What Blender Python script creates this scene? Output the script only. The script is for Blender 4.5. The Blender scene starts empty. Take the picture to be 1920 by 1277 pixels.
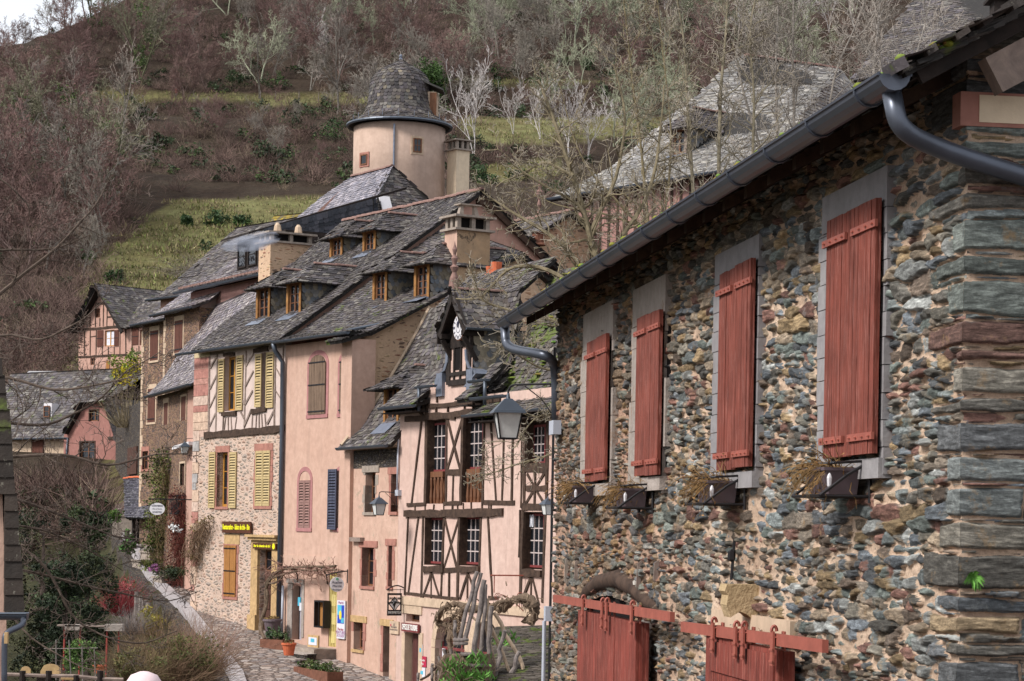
import bpy, math, random
import numpy as np
from mathutils import Vector, Matrix
from mathutils.geometry import tessellate_polygon
R = random.Random(7)
SC = bpy.context.scene
COL = SC.collection
rad = math.radians
# ---------------------------------------------------------------- camera, sky, sun, exposure
FPX, CX, HY, ROLL, CZ = 4200.0, 960.0, 990.0, rad(1.0), 5.2
cam_d = bpy.data.cameras.new("camera"); cam = bpy.data.objects.new("camera", cam_d); COL.objects.link(cam)
cam.location = (0, 0, CZ); cam.rotation_euler = (rad(90), -ROLL, 0)
cam_d.sensor_width = 36; cam_d.lens = FPX / 1920 * 36
cam_d.shift_y = (HY - 638.5) / 1920
cam_d.clip_start = 0.1; cam_d.clip_end = 4000
SC.camera = cam
SUN_EL, SUN_AZ = rad(42), rad(-118)          # azimuth from +Y towards +X
W = bpy.data.worlds.new("World"); SC.world = W; W.use_nodes = True
nt = W.node_tree; bg = nt.nodes['Background']
sky = nt.nodes.new('ShaderNodeTexSky'); sky.sky_type = 'NISHITA'; sky.sun_disc = False
sky.sun_elevation = SUN_EL; sky.sun_rotation = SUN_AZ; sky.dust_density = 4; sky.air_density = 1.5
hs = nt.nodes.new('ShaderNodeHueSaturation'); hs.inputs['Saturation'].default_value = 0.35; hs.inputs['Value'].default_value = 1.0
tc = nt.nodes.new('ShaderNodeTexCoord'); nz = nt.nodes.new('ShaderNodeTexNoise'); nz.inputs['Scale'].default_value = 3
mxw = nt.nodes.new('ShaderNodeMix'); mxw.data_type = 'RGBA'
mxw.inputs[7].default_value = (8.5, 8.9, 9.6, 1)
mrw = nt.nodes.new('ShaderNodeMapRange'); mrw.inputs[1].default_value = .3; mrw.inputs[2].default_value = .6; mrw.inputs[3].default_value = .45; mrw.inputs[4].default_value = .95
nt.links.new(tc.outputs['Generated'], nz.inputs['Vector']); nt.links.new(nz.outputs['Fac'], mrw.inputs[0]); nt.links.new(mrw.outputs[0], mxw.inputs[0])
nt.links.new(sky.outputs[0], hs.inputs['Color']); nt.links.new(hs.outputs[0], mxw.inputs[6]); nt.links.new(mxw.outputs[2], bg.inputs[0])
bg.inputs[1].default_value = 0.084
sd = bpy.data.lights.new("sun", 'SUN'); sd.energy = 2.8; sd.angle = rad(14); sd.color = (1, .96, .92)
sun = bpy.data.objects.new("sun", sd); COL.objects.link(sun)
_d = Vector((math.sin(SUN_AZ) * math.cos(SUN_EL), math.cos(SUN_AZ) * math.cos(SUN_EL), math.sin(SUN_EL)))
sun.rotation_euler = _d.to_track_quat('Z', 'Y').to_euler(); sun.location = _d * 100
SC.view_settings.view_transform = 'Standard'; SC.view_settings.look = 'None'
SC.view_settings.exposure = 0.62; SC.view_settings.gamma = 1
SC.cycles.max_bounces = 5; SC.cycles.diffuse_bounces = 3; SC.cycles.glossy_bounces = 2; SC.cycles.transparent_max_bounces = 4
# ---------------------------------------------------------------- photograph pixel -> ray
_c, _s = math.cos(ROLL), math.sin(ROLL)
def ray(x, y):
    u, v = x - CX, HY - y
    return Vector(((u * _c - v * _s) / FPX, 1.0, (u * _s + v * _c) / FPX))
CAM = Vector((0, 0, CZ))
def at(x, y, Y): return CAM + ray(x, y) * Y
def proj(p):
    a, b = p[0] / p[1] * FPX, (p[2] - CZ) / p[1] * FPX
    return CX + a * _c + b * _s, HY - (-a * _s + b * _c)
def zoomer(x0, y0, k): return lambda x, y: (x0 + x / k, y0 + y / k)
I = lambda x, y: (x, y)
A1, A2, A3, A4 = zoomer(340, 620, 4.2555), zoomer(340, 900, 3.386), zoomer(620, 540, 3.99), zoomer(620, 840, 2.923)
A5, A6, A7, A8 = zoomer(0, 700, 2.213), zoomer(1020, 820, 2.794), zoomer(940, 420, 3.04), zoomer(1440, 250, 1.9646)
B1, B2, B3, B4 = zoomer(750, 740, 5.32), zoomer(690, 940, 3.789), zoomer(240, 480, 4.256), zoomer(130, 500, 5.806)
B5, B6, B7, B8 = zoomer(200, 800, 3.36), zoomer(640, 90, 3.65), zoomer(0, 1000, 4.364), zoomer(1480, 780, 2.57)
Z5, Z6, Z4 = zoomer(340, 380, 3.834), zoomer(640, 340, 4.257), zoomer(0, 426, 2.998)
# ---------------------------------------------------------------- a building's own frame: s along the wall, t into the house, z up
class Fr:
    def __init__(self, ox, oy, dx, dy):
        l = math.hypot(dx, dy); self.O = Vector((ox, oy, 0)); self.d = Vector((dx / l, dy / l, 0)); self.n = Vector((-dy / l, dx / l, 0))
        # n points INTO the house (away from the street)
    def P(self, s, t, z): return Vector((self.O.x + self.d.x * s + self.n.x * t, self.O.y + self.d.y * s + self.n.y * t, z))
    def loc(self, p):
        q = Vector((p[0], p[1], 0)) - self.O; return q.dot(self.d), q.dot(self.n), p[2]
    def face(self, xy, t=0.0):
        r = ray(*xy); o = self.O - Vector((0, 0, 0)); lam = (o.dot(self.n) + t) / r.dot(self.n) if True else 0
        p = CAM + r * lam; s = (Vector((p.x, p.y, 0)) - self.O).dot(self.d); return s, p.z
    def side(self, xy, s=0.0):
        r = ray(*xy); lam = (self.O.dot(self.d) + s) / (r.x * self.d.x + r.y * self.d.y)
        p = CAM + r * lam; t = (Vector((p.x, p.y, 0)) - self.O).dot(self.n); return t, p.z
    def slope(self, xy, z0, k, t0=0.0):
        r = ray(*xy); rn = r.x * self.n.x + r.y * self.n.y; on = self.O.dot(self.n)
        lam = (z0 - k * (on + t0) - CZ) / (r.z - k * rn)
        p = CAM + r * lam; return self.loc(p)
    def plane(self, xy, pts):
        a, b, c = [self.P(*p) for p in pts]; nn = (b - a).cross(c - a); r = ray(*xy)
        lam = (a - CAM).dot(nn) / r.dot(nn); return self.loc(CAM + r * lam)
    def rect(self, Zf, x0, y0, x1, y1, t=0.0):
        xm, ym = (x0 + x1) / 2, (y0 + y1) / 2
        s0 = self.face(Zf(x0, ym), t)[0]; s1 = self.face(Zf(x1, ym), t)[0]
        z1 = self.face(Zf(xm, y0), t)[1]; z0 = self.face(Zf(xm, y1), t)[1]
        return s0, z0, s1, z1
# ---------------------------------------------------------------- mesh builder
class MB:
    def __init__(self): self.v = []; self.f = []; self.c = []; self.mi = []; self.cur = 0
    def vert(self, p): self.v.append((p[0], p[1], p[2])); return len(self.v) - 1
    def face(self, ids, col=None): self.f.append(tuple(ids)); self.c.append(col); self.mi.append(self.cur)
    def poly(self, pts, col=None): self.face([self.vert(p) for p in pts], col)
    def box8(self, p, col=None):
        i = [self.vert(q) for q in p]
        for a in ((0, 3, 2, 1), (4, 5, 6, 7), (0, 1, 5, 4), (1, 2, 6, 5), (2, 3, 7, 6), (3, 0, 4, 7)): self.face([i[k] for k in a], col)
    def fbox(self, F, s0, s1, t0, t1, z0, z1, col=None):
        P = F.P
        self.box8([P(s0, t0, z0), P(s1, t0, z0), P(s1, t1, z0), P(s0, t1, z0), P(s0, t0, z1), P(s1, t0, z1), P(s1, t1, z1), P(s0, t1, z1)], col)
    def box(self, c, d, col=None):
        x, y, z = c; a, b, h = d[0] / 2, d[1] / 2, d[2] / 2
        self.box8([(x - a, y - b, z - h), (x + a, y - b, z - h), (x + a, y + b, z - h), (x - a, y + b, z - h), (x - a, y - b, z + h), (x + a, y - b, z + h), (x + a, y + b, z + h), (x - a, y + b, z + h)], col)
    def fbeam(self, F, a, b, w, t0, t1, col=None, w2=None):
        # beam lying on the wall between (s,z) points a and b, width w
        w2 = w2 or w
        ax, az = a; bx, bz = b; dx, dz = bx - ax, bz - az; l = math.hypot(dx, dz) or 1; px, pz = -dz / l * w / 2, dx / l * w / 2
        qx, qz = px * w2 / w, pz * w2 / w
        q = [(ax - px, az - pz), (bx - qx, bz - qz), (bx + qx, bz + qz), (ax + px, az + pz)]
        self.box8([F.P(s, t0, z) for s, z in q] + [F.P(s, t1, z) for s, z in q], col)
    def wobble(self, F, a, b, w, t0, t1, rng, seg=0.35, amp=0.18, col=None):
        ax, az = a; bx, bz = b; L = math.hypot(bx - ax, bz - az); n = max(2, int(L / seg)); dx, dz = (bx - ax) / L, (bz - az) / L
        off = 0; rows = []
        for i in range(n + 1):
            u = i / n; off += rng.uniform(-1, 1) * w * amp * .6; off *= .8; ww = w * (1 + rng.uniform(-amp, amp))
            cx, cz = ax + dx * L * u - dz * off, az + dz * L * u + dx * off
            tt = t0 + rng.uniform(-.006, .006)
            rows.append([self.vert(F.P(cx + dz * ww / 2, tt, cz - dx * ww / 2)), self.vert(F.P(cx - dz * ww / 2, tt, cz + dx * ww / 2)),
                         self.vert(F.P(cx - dz * ww / 2, t1, cz + dx * ww / 2)), self.vert(F.P(cx + dz * ww / 2, t1, cz - dx * ww / 2))])
        for i in range(n):
            p, q = rows[i], rows[i + 1]
            for k in range(4): self.face((p[k], p[(k + 1) % 4], q[(k + 1) % 4], q[k]), col)
        self.face(rows[0], col); self.face(rows[-1], col)
    def beam(self, a, b, w, h=None, col=None, up=(0, 0, 1)):
        a, b = Vector(a), Vector(b); h = h or w; d = (b - a).normalized(); u = Vector(up)
        if abs(d.dot(u)) > .95: u = Vector((1, 0, 0))
        s = d.cross(u).normalized() * w / 2; u = s.cross(d).normalized() * h / 2
        self.box8([a - s - u, a + s - u, a + s + u, a - s + u, b - s - u, b + s - u, b + s + u, b - s + u], col)
    def tube(self, pts, r, n=6, col=None, cap=True):
        pts = [Vector(p) for p in pts]; m = len(pts)
        if not hasattr(r, '__len__'): r = [r] * m
        rings = []; u = None
        for i, p in enumerate(pts):
            d = (pts[min(i + 1, m - 1)] - pts[max(i - 1, 0)])
            if d.length < 1e-9: d = Vector((0, 0, 1))
            d.normalize()
            if u is None: u = d.orthogonal().normalized()
            else:
                u = u - d * u.dot(d)
                u = u.normalized() if u.length > 1e-5 else d.orthogonal().normalized()
            w = d.cross(u); ring = []
            for k in range(n):
                a = 2 * math.pi * k / n; ring.append(self.vert(p + (u * math.cos(a) + w * math.sin(a)) * r[i]))
            rings.append(ring)
        for i in range(m - 1):
            a, b = rings[i], rings[i + 1]
            for k in range(n): self.face((a[k], a[(k + 1) % n], b[(k + 1) % n], b[k]), col)
        if cap and n > 2: self.face(rings[0][::-1], col); self.face(rings[-1], col)
    def lathe(self, prof, c=(0, 0, 0), n=16, col=None, sx=1, sy=1):
        rings = []
        for r, z in prof: rings.append([self.vert((c[0] + r * sx * math.cos(2 * math.pi * k / n), c[1] + r * sy * math.sin(2 * math.pi * k / n), c[2] + z)) for k in range(n)])
        for a, b in zip(rings, rings[1:]):
            for k in range(n): self.face((a[k], a[(k + 1) % n], b[(k + 1) % n], b[k]), col)
        self.face(rings[0][::-1], col); self.face(rings[-1], col)
    def tris(self, pts, holes, F3, col=None):
        loops = [[Vector((a, b, 0)) for a, b in L] for L in [pts] + holes]
        flat = [p for L in loops for p in L]; ids = [self.vert(F3(p.x, p.y)) for p in flat]
        for t in tessellate_polygon(loops): self.face([ids[k] for k in t], col)
base = {}
def build(mb, name, mat, parent=None, smooth=False, label=None, loc=None):
    v = mb.v; L = base.get(parent.name, Vector((0, 0, 0))) if parent else (Vector(loc) if loc else Vector((0, 0, 0)))
    arr = np.array(v, dtype=np.float64).reshape(-1, 3) - np.array([L.x, L.y, L.z])
    me = bpy.data.meshes.new(name); me.from_pydata(arr.tolist(), [], mb.f)
    mats = mat if isinstance(mat, (list, tuple)) else [mat]
    for m in mats: me.materials.append(m)
    if len(mats) > 1: me.polygons.foreach_set('material_index', mb.mi)
    if any(c is not None for c in mb.c):
        at_ = me.color_attributes.new(name='Col', type='FLOAT_COLOR', domain='CORNER')
        cc = []
        for f, c in zip(mb.f, mb.c): cc.extend(((c or (.5, .5, .5)) + (1,)) * len(f))
        at_.data.foreach_set('color', cc)
    if smooth: me.polygons.foreach_set('use_smooth', [True] * len(me.polygons))
    me.update()
    o = bpy.data.objects.new(name, me); COL.objects.link(o)
    if parent: o.parent = parent; base[o.name] = L
    else:
        o.location = L; base[o.name] = L
    if label: o['label'] = label
    return o
def thing(name, label, cat, loc, group=None):
    o = bpy.data.objects.new(name, None); COL.objects.link(o); o.location = loc; o.empty_display_size = .2
    o['label'] = label; o['category'] = cat
    if group: o['group'] = group
    base[o.name] = Vector(loc); return o
def tag(o, label, cat, group=None, kind=None):
    o['label'] = label; o['category'] = cat
    if group: o['group'] = group
    if kind: o['kind'] = kind
    return o
def struct(o, label=None):
    o['kind'] = 'structure'
    if label: o['label'] = label
    return o
def dup(o, loc=None, rotz=0, scale=1, label=None, group=None, parent=None):
    c = o.copy(); COL.objects.link(c)
    if parent is not None: c.parent = parent
    if loc is not None: c.location = loc; c.rotation_euler = (0, 0, rotz); c.scale = (scale,) * 3 if not hasattr(scale, '__len__') else scale
    if label: c['label'] = label
    if group: c['group'] = group
    for ch in list(o.children): dup(ch, parent=c)
    return c
def text(body, size, F, s, t, z, mat, parent, name='lettering', ext=.004, sx=1.0, bold=0.0, fit=None):
    cu = bpy.data.curves.new(name, 'FONT'); cu.body = body; cu.size = size; cu.extrude = ext; cu.align_x = 'CENTER'; cu.align_y = 'CENTER'; cu.offset = bold
    cu.resolution_u = 3
    to = bpy.data.objects.new('tmp', cu); COL.objects.link(to)
    dg = bpy.context.evaluated_depsgraph_get(); me = bpy.data.meshes.new_from_object(to.evaluated_get(dg))
    bpy.data.objects.remove(to); me.name = name
    L = base[parent.name]; M = Matrix(((F.d.x, 0, -F.n.x), (F.d.y, 0, -F.n.y), (0, 1, 0))); o0 = F.P(s, t, z) - L
    if fit: xs_ = [v.co.x for v in me.vertices]; sx = fit / (max(xs_) - min(xs_))
    for v in me.vertices:
        c = v.co; v.co = M @ Vector((c.x * sx, c.y, c.z)) + o0
    me.materials.clear(); me.materials.append(mat)
    o = bpy.data.objects.new(name, me); COL.objects.link(o); o.parent = parent; base[o.name] = L
    return o
# ---------------------------------------------------------------- materials
def newmat(name, rough=.9, spec=.3):
    m = bpy.data.materials.new(name); m.use_nodes = True; n = m.node_tree; b = n.nodes['Principled BSDF']
    b.inputs['Roughness'].default_value = rough; b.inputs['Specular IOR Level'].default_value = spec
    return m, n, b
def coords(n, sc=(1, 1, 1)):
    t = n.nodes.new('ShaderNodeTexCoord'); mp = n.nodes.new('ShaderNodeMapping'); mp.inputs['Scale'].default_value = sc
    n.links.new(t.outputs['Object'], mp.inputs['Vector']); return mp.outputs[0]
def noise(n, vec, s, det=4, rough=.6, dist=0):
    x = n.nodes.new('ShaderNodeTexNoise'); x.inputs['Scale'].default_value = s; x.inputs['Detail'].default_value = det
    x.inputs['Roughness'].default_value = rough; x.inputs['Distortion'].default_value = dist; n.links.new(vec, x.inputs['Vector']); return x
def ramp(n, fac, stops, interp='LINEAR'):
    r = n.nodes.new('ShaderNodeValToRGB'); e = r.color_ramp.elements; r.color_ramp.interpolation = interp
    while len(e) < len(stops): e.new(.5)
    for i, (p, c) in enumerate(stops):
        e[i].position = p; e[i].color = (c if hasattr(c, '__len__') else (c, c, c)) + (1,) if not (hasattr(c, '__len__') and len(c) == 4) else c
    n.links.new(fac, r.inputs['Fac']); return r.outputs['Color']
def mix(n, fac, a, b, typ='MIX'):
    m = n.nodes.new('ShaderNodeMix'); m.data_type = 'RGBA'; m.blend_type = typ
    for k, v in ((0, fac), (6, a), (7, b)):
        if isinstance(v, (int, float)): m.inputs[k].default_value = v if k == 0 else (v, v, v, 1)
        elif isinstance(v, tuple): m.inputs[k].default_value = v + (1,)
        else: n.links.new(v, m.inputs[k])
    return m.outputs[2]
def bump(n, b, h, strength=.5, dist=.02, prev=None):
    x = n.nodes.new('ShaderNodeBump'); x.inputs['Strength'].default_value = strength; x.inputs['Distance'].default_value = dist
    n.links.new(h, x.inputs['Height'])
    if prev: n.links.new(prev, x.inputs['Normal'])
    n.links.new(x.outputs[0], b.inputs['Normal']); return x.outputs[0]
def math_(n, op, a, b=None, clamp=False):
    x = n.nodes.new('ShaderNodeMath'); x.operation = op; x.use_clamp = clamp
    for k, v in ((0, a), (1, b)):
        if v is None: continue
        if isinstance(v, (int, float)): x.inputs[k].default_value = v
        else: n.links.new(v, x.inputs[k])
    return x.outputs[0]
def hexc(h):
    h = h.lstrip('#'); f = lambda v: (v / 255 / 12.92) if v / 255 <= .04045 else ((v / 255 + .055) / 1.055) ** 2.4
    return tuple(f(int(h[i:i + 2], 16)) for i in (0, 2, 4))
def plaster(name, c, c2, spots=None, sc=1.0, bs=.35):
    m, n, b = newmat(name, .95, .15); v = coords(n)
    big = noise(n, v, .5 * sc, 5, .65); mid = noise(n, v, 4 * sc, 5, .7); fine = noise(n, v, 30, 3, .7)
    col = mix(n, ramp(n, big.outputs[0], [(.3, 0.0), (.7, 1.0)]), c, c2)
    col = mix(n, ramp(n, mid.outputs[0], [(.38, 0.0), (.7, .5)]), col, tuple(x * .72 for x in c2))
    vs = coords(n, (3, 3, .25)); st = noise(n, vs, 1.0, 4, .6)
    col = mix(n, ramp(n, st.outputs[0], [(.5, 0.0), (.75, .55)]), col, tuple(x * .62 for x in c))
    if spots:
        sp = noise(n, v, 2.2, 6, .75, .5); col = mix(n, ramp(n, sp.outputs[0], [(.58, 0.0), (.63, .8)]), col, spots)
    n.links.new(col, b.inputs['Base Color'])
    nb = bump(n, b, fine.outputs[0], bs, .01); bump(n, b, mid.outputs[0], bs, .03, nb); return m
def rubble(name, stones, mortar, sc=4.0, flat=1.8, gap=.09, gap2=.16, jit=1.0, depth=.05):
    m, n, b = newmat(name, .92, .2); v0 = coords(n, (1, 1, flat))
    wn = noise(n, v0, 5, 3); vm = n.nodes.new('ShaderNodeVectorMath'); vm.operation = 'SCALE'; vm.inputs['Scale'].default_value = .12; n.links.new(wn.outputs['Color'], vm.inputs[0])
    va = n.nodes.new('ShaderNodeVectorMath'); va.operation = 'ADD'; n.links.new(v0, va.inputs[0]); n.links.new(vm.outputs[0], va.inputs[1]); v = va.outputs[0]
    vo = n.nodes.new('ShaderNodeTexVoronoi'); vo.inputs['Scale'].default_value = sc; vo.inputs['Randomness'].default_value = jit; n.links.new(v, vo.inputs['Vector'])
    ve = n.nodes.new('ShaderNodeTexVoronoi'); ve.feature = 'DISTANCE_TO_EDGE'; ve.inputs['Scale'].default_value = sc; ve.inputs['Randomness'].default_value = jit; n.links.new(v, ve.inputs['Vector'])
    sep = n.nodes.new('ShaderNodeSeparateColor'); n.links.new(vo.outputs['Color'], sep.inputs[0])
    k = len(stones); sc_ = ramp(n, sep.outputs[0], [(i / k, stones[i]) for i in range(k)], 'CONSTANT')
    fn = noise(n, coords(n), 14, 5, .7); sc_ = mix(n, .55, sc_, ramp(n, fn.outputs[0], [(.25, .35), (.75, 1.5)]), 'MULTIPLY')
    bn = noise(n, coords(n), .6, 4); mo = mix(n, ramp(n, bn.outputs[0], [(.3, 0.0), (.7, 1.0)]), mortar, tuple(x * .72 for x in mortar))
    mo = mix(n, .4, mo, ramp(n, fn.outputs[0], [(.2, .5), (.8, 1.3)]), 'MULTIPLY')
    # a noisy threshold: some stones show wholly, others are half plastered over
    th = math_(n, 'ADD', ve.outputs['Distance'], math_(n, 'MULTIPLY', math_(n, 'SUBTRACT', fn.outputs[0], .5), .12))
    th = math_(n, 'SUBTRACT', th, math_(n, 'MULTIPLY', sep.outputs[1], gap2 * .6))
    msk = ramp(n, th, [(gap * .6, 0.0), (gap, 1.0)])
    n.links.new(mix(n, msk, mo, sc_), b.inputs['Base Color'])
    hh = ramp(n, th, [(gap * .3, 0.0), (gap2 * 1.6, 1.0)])
    nb = bump(n, b, hh, .9, depth); bump(n, b, fn.outputs[0], .5, .03, nb); return m
def tilemat(name, mult=(1, 1, 1), moss=0.0, rough=.75, lichen=.25, spec=.35):
    m, n, b = newmat(name, rough, spec); a = n.nodes.new('ShaderNodeAttribute'); a.attribute_name = 'Col'
    v = coords(n); f = noise(n, v, 9, 5, .7); big = noise(n, v, .7, 4, .6)
    c = mix(n, 1.0, a.outputs['Color'], tuple(q * .6 for q in mult), 'MULTIPLY')
    c = mix(n, .7, c, ramp(n, f.outputs[0], [(.3, .55), (.7, 1.35)]), 'MULTIPLY')
    c = mix(n, .45, c, ramp(n, big.outputs[0], [(.3, .6), (.7, 1.3)]), 'MULTIPLY')
    li = noise(n, v, 16, 4, .8); c = mix(n, ramp(n, li.outputs[0], [(.62, 0.0), (.7, lichen * 2)]), c, (.36, .34, .27))
    if moss:
        mo = noise(n, v, 1.6, 6, .7, .3); c = mix(n, ramp(n, mo.outputs[0], [(.62 - moss * .2, 0.0), (.68 - moss * .2, .9)]), c, (.09, .12, .02))
    n.links.new(c, b.inputs['Base Color']); bump(n, b, f.outputs[0], .4, .02); return m
def wood(name, c, c2, sc=1.0, axis='z', rough=.85, bs=.5, worn=None):
    m, n, b = newmat(name, rough, .25); s = {'z': (14, 14, .8), 'x': (.8, 14, 14), 'a': (5, 5, 5)}[axis]; v = coords(n, tuple(q * sc for q in s))
    g = noise(n, v, 1.5, 5, .65, .4); v2 = coords(n); f = noise(n, v2, 3, 4)
    c_ = mix(n, ramp(n, g.outputs[0], [(.32, 0.0), (.68, 1.0)]), c, c2)
    c_ = mix(n, .75 if worn else .4, c_, ramp(n, f.outputs[0], [(.3, .6), (.7, 1.3)]), 'MULTIPLY')
    if worn: c_ = mix(n, ramp(n, noise(n, v, 2.6, 6, .8).outputs[0], [(.52, 0.0), (.64, .65)]), c_, worn)
    n.links.new(c_, b.inputs['Base Color']); bump(n, b, g.outputs[0], bs, .012); return m
def flat(name, c, rough=.6, spec=.4, metal=0.0, var=.25, sc=6):
    m, n, b = newmat(name, rough, spec); b.inputs['Metallic'].default_value = metal
    f = noise(n, coords(n), sc, 5, .65); n.links.new(mix(n, var * 2, c, mix(n, 1.0, c, ramp(n, f.outputs[0], [(.3, .6), (.7, 1.35)]), 'MULTIPLY')), b.inputs['Base Color'])
    bump(n, b, f.outputs[0], .15, .01); return m
def attrmat(name, rough=.9, spec=.2, nsc=5, trans=0.0, amp=.4):
    m, n, b = newmat(name, rough, spec); a = n.nodes.new('ShaderNodeAttribute'); a.attribute_name = 'Col'
    f = noise(n, coords(n), nsc, 4, .7); c = mix(n, 1.0, a.outputs['Color'], ramp(n, f.outputs[0], [(.3, 1 - amp), (.7, 1 + amp)]), 'MULTIPLY'); n.links.new(c, b.inputs['Base Color'])
    return m
M = {}
M['pink'] = plaster('pink_plaster', (.57, .385, .305), (.5, .32, .245), None, 1, .25)
M['pinkold'] = plaster('worn_pink_plaster', (.58, .4, .315), (.5, .32, .245), (.33, .27, .2), 1, .6)
M['pinkfar'] = plaster('far_pink_plaster', (.52, .33, .265), (.46, .27, .21), None, 1, .3)
M['pinkwhite'] = plaster('pale_infill_plaster', (.64, .52, .47), (.56, .44, .39), None, 1, .3)
M['red_plaster'] = plaster('rose_plaster', (.36, .18, .15), (.28, .13, .11), None, 1, .4)
M['pinkoffice'] = plaster('pale_pink_office_plaster', (.6, .44, .375), (.54, .37, .31), None, 1, .35)
M['mauve'] = plaster('mauve_plaster', (.40, .23, .2), (.31, .17, .15), (.33, .26, .2), 1, .7)
M['tower'] = plaster('tan_render', (.49, .36, .29), (.42, .3, .235), None, .6, .5)
M['cream'] = plaster('cream_render', (.74, .6, .44), (.7, .56, .4), None, 1, .2)
M['cement'] = plaster('grey_cement', (.30, .285, .285), (.235, .22, .225), None, 2, .3)
M['limewash'] = plaster('limewashed_block', (.40, .345, .31), (.31, .265, .23), (.26, .17, .12), 2, .8)
M['gablestone'] = rubble('plastered_gable_rubble', [(.42, .25, .15), (.22, .15, .11), (.5, .36, .22), (.3, .15, .1), (.36, .26, .16)], (.62, .43, .29), 4.0, 3.0, .16, .5)
M['housestone'] = rubble('pink_mortar_rubble', [(.42, .31, .24), (.33, .27, .22), (.5, .37, .28), (.38, .25, .19), (.38, .31, .26), (.32, .26, .22)], (.62, .46, .37), 3.4, 2.6, .07, .3)
M['darkstone'] = rubble('brown_rubble', [(.24, .16, .1), (.14, .1, .075), (.3, .2, .12), (.19, .12, .09), (.1, .085, .08)], (.33, .2, .145), 7, 1.6, .07, .12)
M['drystone'] = rubble('dry_stone', [(.12, .1, .085), (.08, .07, .06), (.16, .13, .1), (.1, .09, .09)], (.045, .035, .03), 6, 2.6, .05, .1)
M['redstone'] = flat('red_sandstone', (.34, .16, .125), .9, .15, 0, .3, 5)
M['mauvestone'] = flat('mauve_sandstone_trim', (.36, .17, .165), .9, .15, 0, .2, 4)
M['ochre'] = flat('ochre_stone', (.45, .3, .15), .9, .15, 0, .35, 6)
M['palestone'] = flat('pale_dressed_stone', (.50, .375, .27), .9, .15, 0, .25, 4)
M['greystone'] = flat('grey_dressed_stone', (.3, .25, .21), .9, .15, 0, .35, 6)
M['slate'] = tilemat('slate_tiles')
M['slatemoss'] = tilemat('mossy_slate_tiles', (1, 1, .95), .4)
M['slatemoss2'] = tilemat('slightly_mossy_slate_tiles', (1, 1, 1), .12)
M['slatesheen'] = tilemat('sky_sheen_slate_tiles', (2.2, 2.15, 2.3), 0, .5, .15, .6)  # sky sheen on these slopes put into a paler, bluish tile colour
M['ridge'] = flat('ridge_terracotta', (.22, .135, .115), .9, .1, 0, .4, 8)
M['terracotta'] = flat('terracotta', (.5, .13, .06), .8, .2, 0, .3, 8)
M['zinc'] = flat('dark_zinc', (.075, .09, .115), .42, .5, .35, .2, 3)
M['zinc_pale'] = flat('lead_flashing', (.17, .19, .24), .5, .5, .3, .3, 5)
M['gutter'] = flat('grey_zinc_gutter', (.085, .095, .12), .38, .5, .5, .2, 4)
M['timber'] = wood('weathered_dark_timber', (.03, .018, .013), (.085, .052, .036), 1, 'a')
M['timber_pale'] = wood('pale_grey_timber', (.16, .12, .105), (.3, .23, .19), 1, 'a')
M['timber_gold'] = wood('golden_timber', (.2, .09, .03), (.36, .18, .06), 1, 'a')
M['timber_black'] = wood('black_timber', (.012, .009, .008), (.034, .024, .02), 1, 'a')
M['shutter_red'] = wood('red_painted_boards', (.12, .03, .02), (.24, .062, .042), 1.6, 'z', .8, 1.0, (.38, .17, .14))
M['door_red'] = wood('orange_red_boards', (.24, .05, .035), (.11, .025, .018), 1.3, 'z', .8, 1.0, (.42, .17, .13))
M['iron_red'] = flat('red_painted_iron', (.3, .085, .06), .55, .4, 0, .25, 8)
M['iron'] = flat('black_iron', (.02, .018, .02), .5, .5, .4, .2)
M['shutter_yellow'] = flat('yellow_paint', (.45, .34, .17), .6, .3, 0, .2, 5)
M['shutter_brown'] = wood('grey_brown_boards', (.1, .065, .045), (.22, .15, .105), 1, 'z')
M['shutter_dark'] = wood('dark_red_brown_boards', (.075, .028, .02), (.13, .052, .036), 1, 'z')
M['shutter_orange'] = wood('orange_brown_boards', (.26, .11, .03), (.38, .18, .055), 1, 'z')
M['shutter_blue'] = wood('flaking_blue_boards', (.03, .035, .06), (.085, .09, .13), 1, 'z')
M['shutter_mauve'] = flat('mauve_paint', (.26, .15, .13), .8, .2)
M['frame_gold'] = wood('golden_window_wood', (.36, .16, .03), (.5, .25, .05), 1, 'z', .6)
M['frame_brown'] = wood('brown_window_wood', (.12, .05, .025), (.2, .09, .045), 1, 'z', .6)
M['frame_red'] = flat('dark_red_frame', (.17, .035, .035), .6, .3)
M['frame_white'] = flat('flaking_white_bars', (.5, .42, .4), .7, .3, 0, .3, 20)
M['frame_pale'] = flat('pale_yellow_jamb', (.52, .4, .2), .7, .3)
g_, gn, gb = newmat('dark_glass', .06, .5); gb.inputs['Base Color'].default_value = (.012, .014, .018, 1); M['glass'] = g_
bump(gn, gb, noise(gn, coords(gn), 2.5, 2).outputs[0], .25, .05)
M['dark'] = flat('unlit_depth_black', (.012, .01, .01), .95, .1)  # near-black colour stands for the unlit depth behind openings and slats
M['curtain'] = flat('white_curtain', (.62, .62, .68), .9, .1, 0, .4, 8)
M['door_brown'] = wood('dark_door_boards', (.05, .024, .018), (.1, .045, .03), 1, 'z')
M['door_maroon'] = wood('maroon_door', (.06, .022, .02), (.11, .04, .035), 1, 'z', .5)
M['door_grey'] = wood('peeling_grey_door', (.24, .22, .25), (.42, .38, .40), 1, 'z')
M['door_yellow'] = flat('pale_yellow_paint', (.6, .5, .2), .6, .3, 0, .1)
M['sign_brown'] = wood('brown_sign_board', (.06, .02, .01), (.11, .04, .02), 1, 'x', .5)
M['letter_yellow'] = flat('yellow_lettering', (.75, .72, .02), .5, .3, 0, 0)
M['letter_white'] = flat('white_lettering', (.7, .68, .64), .6, .3, 0, 0)
M['letter_dark'] = flat('dark_lettering', (.03, .03, .06), .6, .3, 0, 0)
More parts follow.
